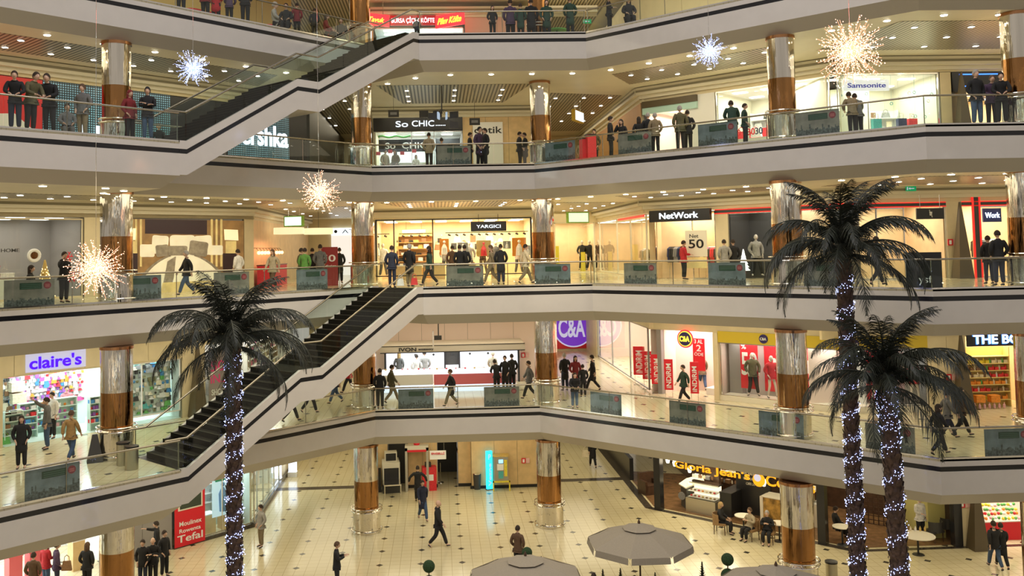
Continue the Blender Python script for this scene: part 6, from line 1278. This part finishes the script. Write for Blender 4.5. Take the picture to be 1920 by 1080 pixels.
# cafe
u0,_=FRt.px(1283,955,.9); u1,_=FRt.px(1335,975,.9)
t=thing('cake_display','steel and glass pastry display case at the cafe counter','display case',FRt.w(1.35,1.0,0),FRt.rz); b=MB(); b.box(0,1.45,-.45,.35,0,.62); b.build('steel_base',mat('brushed_steel',(.55,.50,.40),.35,.8),t); b=MB(); b.box(.04,1.41,-.40,.3,.64,1.22); b.build('glass_case',M_shopglass,t); b=MB(); b.box(0,1.45,-.1,.35,1.22,1.27); b.build('top',M_steel,t); b=MB(); b.box(.06,1.39,.25,.29,.64,1.2); b.build('lit_back',emat('case_light',(1,.85,.6),1.5),t)
for j in(.66,.92): b=MB(); b.box(.06,1.39,-.35,.25,j-.01,j); b.build('shelf',M_white,t)
for j,z in enumerate((.66,.92)):
    for q in range(7): put('fruit',FRt,0,1.5+q*.19,.82,z,R.choice(['gold','red','cream','brown','orange']),'small cake in the pastry display case','cakes in the display case','cake',1.1,sc=(1.2,1.2,.7))
t=thing('cafe_counter','curved dark cafe counter with a cream top','counter',FRt.w(0,0,0),FRt.rz); b=MB(); b.prism([(.75,1.2),(1.3,.75),(1.3,2.3),(.75,3.2),(.55,2.2)],0,.95); b.build('body',M_dark,t); b=MB(); b.prism([(.68,1.15),(1.3,.68),(1.35,2.3),(.7,3.3),(.48,2.2)],.95,1.0); b.build('top',M_cream,t); b=MB(); b.disc_y(.98,.85,.88,.55,.18,16); b.build('round_emblem',gm('grey'),t)
counter(FRt,0,2.85,3.4,.9,3.0,1.05,M_darkwall,'black bar counter right of the pastry case',M_darkwall); 
t=thing('menu_board','black menu wall with cream coffee names','menu board',FRt.w(0,0,0),FRt.rz); b=MB(); b.box(3.15,4.75,1.9,2.0,0,2.6); b.build('board',M_darkwall,t)
for i,s in enumerate(('CAFE AMERICANO','CAPPUCCINO','CAFE LATTE')): letter(s,FRt,0,3.4+.12*i,4.45-.12*i,1.72-i*.22,1.83-i*.22,1.895,M_cream,t,off=.01)
t=thing('bar_counter','gold-marbled bar front with steel top left of the big gold column','counter',FRt.w(0,0,0),FRt.rz); b=MB(); b.box(4.75,6.3,1.1,1.7,0,1.1); b.build('marbled_front',mat('gold_marble',(.38,.22,.05),.35,noise=.6,nscale=4),t); b=MB(); b.box(4.7,6.35,1.05,1.9,1.1,1.14); b.build('top',M_cream,t); b=MB(); b.box(4.65,4.78,1.05,1.7,0,1.12); b.build('end_post',M_cream,t)
t=thing('coffee_machine','steel coffee machine with cream top behind the cafe bar','coffee machine',FRt.w(6.3,2.1,1.0),FRt.rz); b=MB(); b.box(-.45,.45,-.3,.3,.1,.5); b.build('body',M_steel,t); b=MB(); b.box(-.5,.5,-.33,.33,.5,.58); b.build('cup_tray',M_cream,t); b=MB(); b.box(-.2,.2,-.32,-.3,.15,.35); b.build('orange_display',M_redp,t); counter(FRt,0,5.8,6.9,1.8,2.4,1.0,M_cream,'cream cabinet under the coffee machine')
for i in range(26): put(R.choice(['bottle','plate','bottle','gift_box']),FRt,0,.6+(i%13)*.2,2.6+1.2*(i//13),1.0 if i<13 else 1.25,R.choice(['white','cream','brown','grey']),'cup or jar crowded on the cafe back counters','cups and jars on the cafe counters','cup or jar',.9)
counter(FRt,0,.55,3.1,3.6,4.1,1.25,M_wooddk,'dark back counter behind the cafe bar')
for i,(px,py) in enumerate(((1252,862),(1265,868),(1293,880),(1432,905),(1479,907))):
    P=at_line(px,py,1,1,51.6+(0 if i!=2 else 1.5)); t=thing('pendant_lamp','white glowing glass pendant over the cafe, '+['leftmost','second from left','lower, third from left','fourth, right of the letters','rightmost by the gold column'][i],'lamp',P); b=MB(); b.lathe([(.06,-.14),(.1,0),(.07,.14)],12); b.build('shade',emat('pendant_white',(1,.85,.6),9),t,True); b=MB(); b.tube([(0,0,.14),(0,0,3.77-P.z)],.008,4); b.build('cord',M_black,t)
for i,(px,py) in enumerate(((1218,925),)): 
    P=at_z(px,py,0); t=thing('armchair','dark leather armchair behind the left cafe post','chair',P,.3); b=MB(); b.box(-.4,.4,-.35,.4,.0,.45); b.build('seat',M_wooddk,t); b=MB(); b.box(-.4,.4,.25,.42,.45,.95); b.build('backrest',M_wooddk,t); b=MB(); b.box(-.42,-.28,-.35,.4,.12,.65); b.build('armrest',M_wooddk,t); b=MB(); b.box(.28,.42,-.35,.4,.12,.65); b.build('armrest',M_wooddk,t)
# lattice screens and seats on the right
for i,(px,py) in enumerate(((1648,985),(1706,960))):
    P=at_z(px,py,0); t=thing('lattice_screen','dark lattice screen with square holes, '+('left' if i==0 else 'right')+' of the second palm trunk','screen',P,math.radians(-38)); b=MB()
    for q in range(9): b.box(-.8+q*.2-.02,-.8+q*.2+.02,-.02,.02,0,1.3)
    for q in range(8): b.box(-.82,.82,-.02,.02,q*.18,q*.18+.03)
    b.build('lattice',M_wooddk,t)
for i,(px,py) in enumerate(((1752,1015),(1778,1008))): chair(at_z(px,py,0),[200,160][i],'dark leather chair right of the white-bloused person, '+['nearer','farther'][i],M_dark)
for q in range(5):
    P=at_z(1700+q*9,1032,0); put('bottle',Frame(P.x,P.y,0),0,0,0,.74,R.choice(['cream','gold','white']),'bowl or cup on the round cream table','tableware on the round cream table','tableware',1)
b=MB(); b.box(2.6,3.5,5.8,5.86,1.4,2.4); tag(b.build('wall_picture',gm('orange'),loc=FNr.w(0,0,0)),'orange-brown picture on the wall of the dark seating area','picture')
# sweet shop
r=random.Random(9)
t=counter(FNr,0,5.2,7.2,.5,1.0,.75,M_redp,'red base counter of the sweet shop piled with fruit colours')
for i in range(90): j=i//15; put('fruit',FNr,0,5.25+(i%15)*.13+r.uniform(-.03,.03),.6+j*.08,.75+j*.15+r.uniform(0,.06),r.choice(['green','red','yellow','lpink','white','orange','green']),'sweet or fruit heaped on the sweet shop display','sweets heaped in the sweet shop','sweet',1.25)
# litter bins
for i,(px,py,k) in enumerate(((231,872,1),(247,880,1),(1560,1092,0))):
    P=at_z(px,py,FL[k]); t=thing('litter_bin',['left steel drum bin beside the left column','right steel drum bin at the stair foot','steel drum bin near the bottom right column'][i],'bin',P); b=MB(); b.lathe([(.2,0),(.2,.68)],18); b.build('body',mat('bin_steel',(.45,.42,.32),.3,.9),t,True); b=MB(); b.lathe([(.215,.68),(.215,.74),(.15,.75)],18); b.build('lid',M_black,t,True)
P=at_z(178,866,FL[1]); t=thing('floor_sign','small dark sandwich sign half behind the left column','sign',P+V((-.1,.4,0)) if 0 else P,.4); b=MB(); b.hull2([(-.25,-.2,0),(.25,-.2,0),(.25,.2,0),(-.25,.2,0)],[(-.08,-.03,.9),(.08,-.03,.9),(.08,.03,.9),(-.08,.03,.9)]); b.build('board',M_dark,t)
# carrier bags
def bag(P,c,label,s=1):
    o=bpy.data.objects.new('carrier_bag',PM['handbag']); C.objects.link(o); o.location=P; o.scale=(s*.9,s*.9,s*1.3); omat(o,gm(c)); tag(o,label,'bag'); return o
P=at_feet(1112,877,0); bag(P+V((-.42,-.1,.62)),'cream','large paper bag held by the distant shopper in the corridor',1.3)
bag(V((-1.0,37.2,FL[2]+.1)),'red','orange-red carrier bag at the stair head',1.1); bag(V((-1.55,36.7,FL[2]+.1)),'white','white carrier bag at the stair head',1.1)
P=at_feet(1112,734,1); bag(P+V((-.55,-.2,.05)),'white','silver-white carrier bag in the railing group',1.5)
P=at_feet(106,1108,0); bag(P+V((.4,-.1,.75)),'brown','brown shoulder bag of the purple-coated person',1.3)
# ------------------------------------------------------------------ parasols
def parasol(P,zt,label,r=1.55,dz=.62):
    t=thing('parasol',label,'parasol',(P.x,P.y,0),math.radians(22.5)); m=mat('parasol_cloth',(.27,.235,.19),.8,noise=.05,nscale=30)
    n=8; b=MB()
    def ring(rr,z,sag=0): return [(rr*math.cos(2*PI*i/n),rr*math.sin(2*PI*i/n),z) for i in range(n)]
    def R2(rr,z,dd):
        out=[]
        for i in range(n):
            a=2*PI*i/n; a2=2*PI*(i+.5)/n; out+=[(rr*math.cos(a),rr*math.sin(a),z),(rr*.925*math.cos(a2),rr*.925*math.sin(a2),z+dd)]
        return out
    prev=None
    rings=[R2(.02,zt,0),R2(r*.3,zt-dz*.24,-.005),R2(r*.65,zt-dz*.6,-.02),R2(r,zt-dz,-.03)]
    vs=[p for q in rings for p in q]; N2=2*n
    b.add(vs,[(i*N2+j,i*N2+(j+1)%N2,(i+1)*N2+(j+1)%N2,(i+1)*N2+j) for i in range(3) for j in range(N2)]); cn=b.build('canopy',m,t)
    b=MB()
    for i in range(n):
        a0=2*PI*i/n+.03; a1=2*PI*(i+1)/n-.03; p0=(r*math.cos(a0),r*math.sin(a0)); p1=(r*math.cos(a1),r*math.sin(a1)); z=zt-dz
        b.add([(*p0,z),(*p1,z),(p1[0]*1.02,p1[1]*1.02,z-.2),(p0[0]*1.02,p0[1]*1.02,z-.2)],[(0,1,2,3)])
    b.build('valance',m,t); b=MB(); vs=R2(r*.33,zt-dz*.18,-.005)+R2(.02,zt+.05,0); b.add(vs,[(j,(j+1)%N2,N2+(j+1)%N2,N2+j) for j in range(N2)]); b.build('vent_cap',m,t)
    b=MB(); b.lathe([(.03,.05),(.03,zt+.05)],10); b.build('pole',M_wooddk,t,True); b=MB(); b.lathe([(.04,zt+.04),(.05,zt+.09),(.01,zt+.18)],10); b.build('finial',M_wooddk,t,True); b=MB(); b.lathe([(.3,0),(.28,.06),(.05,.08)],20); b.build('base',M_dark,t)
    for i in range(n): b=MB(); a=2*PI*i/n; b.tube([(.03*math.cos(a),.03*math.sin(a),zt-.06),(r*math.cos(a),r*math.sin(a),zt-dz-.02)],.012,4); b.build('rib',M_wooddk,t)
    return t
def par_at(px,py,zt,label,**kw): P=at_z(px,py,zt); return parasol(P,zt,label,**kw)
par_at(1198,984,2.65,'large beige parasol in full view over seated people at the bottom',r=1.75,dz=.55)
par_at(985,1045,2.65,'beige parasol cut off at the bottom, left of the large one',r=1.75,dz=.55); par_at(1455,1064,2.65,'beige parasol cut off at the bottom right of the large one',r=1.75,dz=.55)
# ------------------------------------------------------------------ topiary and small conifers
def topiary(px,py,label,r=.2,zt=1.75):
    P=at_z(px,py,zt); t=thing('topiary',label,'plant',(P.x,P.y,0)); m=mat('boxwood',(.02,.055,.018),.9,bump=1,nscale=40,noise=.5)
    for zz,rr in((zt,r),(zt-.52,r*1.15)): b=MB(); b.ball((0,0,zz),rr,16,10); b.build('leaf_ball',m,t,True)
    b=MB(); b.tube([(0,0,.4),(0,0,zt)],.02,6); b.build('stem',M_wooddk,t); b=MB(); b.lathe([(.16,0),(.2,.42)],14); b.build('pot',M_dark,t)
topiary(804,1062,'two-ball topiary standing alone left of the left parasol'); topiary(988,1036,'ball topiary behind the left parasol',.18); topiary(1364,1049,'two-ball topiary between the large and right parasols')
def conifer(px,py,label,zt=1.9,w=.22):
    P=at_z(px,py,zt); t=thing('potted_conifer',label,'plant',(P.x,P.y,0)); r=random.Random(int(px)); b=MB()
    for i in range(120):
        h=.5+(zt-.5)*i/120; rr=w*(1-(i/120)**1.5)+.02; a=i*2.4; d=V((math.cos(a),math.sin(a),.7)); p=V((0,0,h-.06)); q=p+d*rr; s=V((-math.sin(a),math.cos(a),0))*.03
        b.add([tuple(p-s),tuple(p+s),tuple(q)],[(0,1,2)]); b.add([tuple(p-V((0,0,.03))),tuple(p+V((0,0,.03))),tuple(q)],[(0,1,2)])
    b.build('foliage',mat('conifer',(.02,.05,.02),.9),t); b=MB(); b.tube([(0,0,.4),(0,0,zt-.1)],.02,5); b.build('trunk',M_wooddk,t); b=MB(); b.lathe([(.14,0),(.18,.4)],14); b.build('pot',M_dark,t)
for px,py,l in ((1015,1040,'beside the dark head left of the large parasol'),(1130,1064,'at the left under the large parasol'),(1163,1062,'under the middle of the large parasol'),(1228,1070,'at the right under the large parasol'),(1316,1050,'between the large parasol and the topiary')): conifer(px,py,'small pointed conifer '+l)
# ------------------------------------------------------------------ starburst lights
def star(px,py,Y,dia,em,wire,label,seed,n=90,flat=1.0):
    P=at_line(px,py,0,1,Y); r=random.Random(seed); t=thing('starburst_light',label,'hanging light',P,0,None)
    b=MB(); q=MB(); R0=dia/2
    for i in range(n):
        zc=1-2*(i+.5)/n; a=i*2.39996+r.random()*.4; s=(1-zc*zc)**.5; d=V((s*math.cos(a),s*math.sin(a),zc)); L=R0*r.choice([.68,.8,.9,1.0,1.06]); e=d*L
        b.tube([tuple(d*.04),tuple(e)],[.010,.006],4,False)
        side=d.orthogonal().normalized(); 
        for j in range(12):
            f=.22+.78*j/11; p=d*L*f; jitter=V((r.gauss(0,1),r.gauss(0,1),r.gauss(0,1)))*(.012+.024*f*f)*dia/1.5; c=p+jitter; rr=.0125*dia/1.5*r.uniform(.7,1.3)
            q.add([tuple(c+V(v)*rr) for v in((1,0,0),(-1,0,0),(0,1,0),(0,-1,0),(0,0,1),(0,0,-1))],[(0,2,4),(2,1,4),(1,3,4),(3,0,4),(2,0,5),(1,2,5),(3,1,5),(0,3,5)])
    b.build('spikes',wire,t); o=q.build('bulbs',em,t); o['kind']='stuff'
    b=MB(); b.ball((0,0,0),.035*dia,12,8); b.build('core',em,t,True); b=MB(); b.tube([(0,0,0),(0,0,27-P.z)],.006,4); b.build('suspension_wire',M_steel,t)
    return t
M_wsp=mat('glowing_copper_wire',(.75,.42,.28),.4,.3,emit=(1,.5,.3),es=.9); M_bsp=mat('glowing_silver_wire',(.5,.55,.75),.4,.3,emit=(.4,.5,1),es=.8); M_wbl=emat('warm_bulbs',(1,.60,.40),4.5); M_bbl=emat('cold_bulbs',(.50,.62,1),5)  # wires given a glow of their own to brighten the spikes
star(1595,96,21.5,1.68,M_wbl,M_wsp,'largest warm starburst light, upper right',1,84); star(180,503,23.5,1.55,M_wbl,M_wsp,'warm starburst light at far left before the second gallery',2,84); star(598,362,27.5,1.3,M_wbl,M_wsp,'small warm starburst light under the upper stairs',3,70)
star(362,128,26.5,1.08,M_bbl,M_bsp,'cold blue-white starburst light at upper left',4,62); star(1330,96,27,1.05,M_bbl,M_bsp,'cold blue-white starburst light at upper right',5,62)
# ------------------------------------------------------------------ palms
M_leaf=mat('palm_leaf',(.010,.014,.009),.55,noise=.3,nscale=3); M_trunk=mat('palm_bark',(.075,.045,.035),.9,noise=.4,nscale=9,bump=1); M_bb=emat('fairy_bulbs',(.40,.48,1),6)
def frond_mesh(seed,L,droop,lift):
    r=random.Random(seed); b=MB(); pts=[]; n=22; p=V((0,0,0)); a=lift
    for i in range(n+1):
        pts.append(p.copy()); p=p+V((math.cos(a),0,math.sin(a)))*(L/n); a-=droop/n*(1+1.3*i/n)
    b.tube([tuple(x) for x in pts],[.010*(1-.85*i/n)+.001 for i in range(n+1)],5)
    for i in range(4,n*3):
        f=i/(n*3); k=min(n-1,int(f*n)); x=pts[k].lerp(pts[k+1],f*n-k); t=(pts[k+1]-pts[k]).normalized()
        ll=.175*math.sin(PI*min(1,f*1.0+.06))**.6+.035
        for s in(-1,1):
            d=(t*r.uniform(.75,1.0)+V((0,s,0))*r.uniform(.55,.85)+V((0,0,-1))*r.uniform(.25,.7)).normalized(); w=t*.0046; e=x+d*ll*r.uniform(.7,1.15); mid=x+d*ll*.5+V((0,0,.008)); e.z-=.18*ll
            b.add([tuple(x-w),tuple(x+w),tuple(mid+w*1.4),tuple(mid-w*1.4),tuple(e)],[(0,1,2,3),(3,2,4)])
    o=b.build('frond',M_leaf); me=o.data; bpy.data.objects.remove(o); return me
def palm(path,label,L,seed,nf=30,coils=13,spread=1.0,tr=.23):
    """path: points of the trunk, ground to crown"""
    base=V(path[0]); top=V(path[-1]); r=random.Random(seed); t=thing('palm_tree',label,'palm',base)
    PP=[V(p)-base for p in path]
    def at(f):
        g=f*(len(PP)-1); i=min(len(PP)-2,int(g)); return PP[i].lerp(PP[i+1],g-i)
    b=MB(); N_=70; H=(top-base).length
    b.tube([tuple(at(i/N_)) for i in range(N_+1)],[tr*(1.0+.06*math.sin(i*2.1)) for i in range(N_+1)],14)
    nsc=int(H*20)
    for i in range(nsc*2):
        f=(i+.5)/(nsc*2); a=i*2.39996; c=at(f); d=V((math.cos(a),math.sin(a),0)); s=V((-math.sin(a),math.cos(a),0)); p=c+d*tr*.96
        b.add([tuple(p-s*.09),tuple(p+s*.09),tuple(p+s*.05+d*.05+V((0,0,.14))),tuple(p-s*.05+d*.05+V((0,0,.14))),tuple(p+V((0,0,.2)))],[(0,1,2,3),(3,2,4)])
    b.build('trunk',M_trunk,t)
    q=MB(); wv=MB(); turns=coils; NB=int(turns*26); pts=[]
    f0,f1=.02,.95
    for i in range(NB):
        g=i/NB; a=g*turns*2*PI; band=at(f0+(f1-f0)*g); rr=tr*1.17; c=band+V((math.cos(a)*rr,math.sin(a)*rr,0)); pts.append(tuple(c))
        for j in range(3): cc=c+V((r.gauss(0,.02),r.gauss(0,.02),r.gauss(0,.075))); q.add([tuple(cc+V(v)*.0125) for v in((1,0,0),(-1,0,0),(0,1,0),(0,-1,0),(0,0,1),(0,0,-1))],[(0,2,4),(2,1,4),(1,3,4),(3,0,4),(2,0,5),(1,2,5),(3,1,5),(0,3,5)])
    wv.tube(pts,.006,3); wv.build('light_cable',M_dark,t); o=q.build('fairy_bulbs',M_bb,t); o['kind']='stuff'
    tp=PP[-1]; b=MB(); b.lathe([(tr*.9,tp.z-.35),(tr*1.35,tp.z-.05),(tr*1.1,tp.z+.2),(.05,tp.z+.35)],12,(tp.x,tp.y)); b.build('crown_heart',M_leaf,t)
    ms=FM
    for i in range(nf):
        tier=i/nf; me=ms[0 if tier<.26 else 1 if tier<.55 else 2 if tier<.85 else 3]; o=bpy.data.objects.new('frond',me); C.objects.link(o); o.parent=t; o.location=tp+V((0,0,.2-.35*tier)); o.rotation_euler=(r.uniform(-.2,.2),r.uniform(-.12,.12),i*2.39996+r.uniform(-.2,.2)); s=L*r.uniform(.88,1.08)*(.82 if tier<.26 else 1); o.scale=(s,s,s)
    return t
FM=[frond_mesh(1,1,.85,1.42),frond_mesh(2,1,1.4,.95),frond_mesh(3,1,1.45,.55),frond_mesh(4,1,1.1,-.05)]
def pp(px,py,Y): return tuple(at_line(px,py,0,1,Y))
def trunkpath(pts,Y):
    P=[V(pp(x,y,Y)) for x,y in pts]; d=(P[1]-P[0]); f=-P[0].z/d.z; P0=P[0]+d*f; P0.z=0; return [tuple(P0)]+[tuple(p) for p in P]
palm(trunkpath([(440,1080),(439,850),(437,640)],25.0),'palm with blue-white lights on its trunk, left, before the lower stairs',2.85,1,38,17,tr=.195)
palm(trunkpath([(1609,1080),(1597,812),(1580,470)],25.5),'tallest palm with lit trunk at right, crown before the second gallery',3.05,2,40,20,tr=.205)
palm(trunkpath([(1687,1080),(1669,812),(1658,715)],23.5),'shorter palm with lit trunk, right of the tallest palm',2.9,3,38,13,tr=.22)
# hide nothing: remove the off-stage prototypes
for pr in (PR,PS):
    for c in list(pr.children): bpy.data.objects.remove(c)
    bpy.data.objects.remove(pr)
# shop ceiling panels as lamps of their own
PL_=MB(); PL_.box(-.3,.3,-.15,.15,-.03,0); o=PL_.build('ceiling_panel_light',LAMPM); me=o.data; bpy.data.objects.remove(o)
for P,kind,rz in DL:
    x,y,d=to_px(P)
    if -20<x<1940 and -20<y<1100:
        o=bpy.data.objects.new('ceiling_panel_light',me); C.objects.link(o); o.location=P; o.rotation_euler.z=rz; tag(o,'small bright light panel in a shop ceiling','ceiling light','light panels in the shop ceilings')
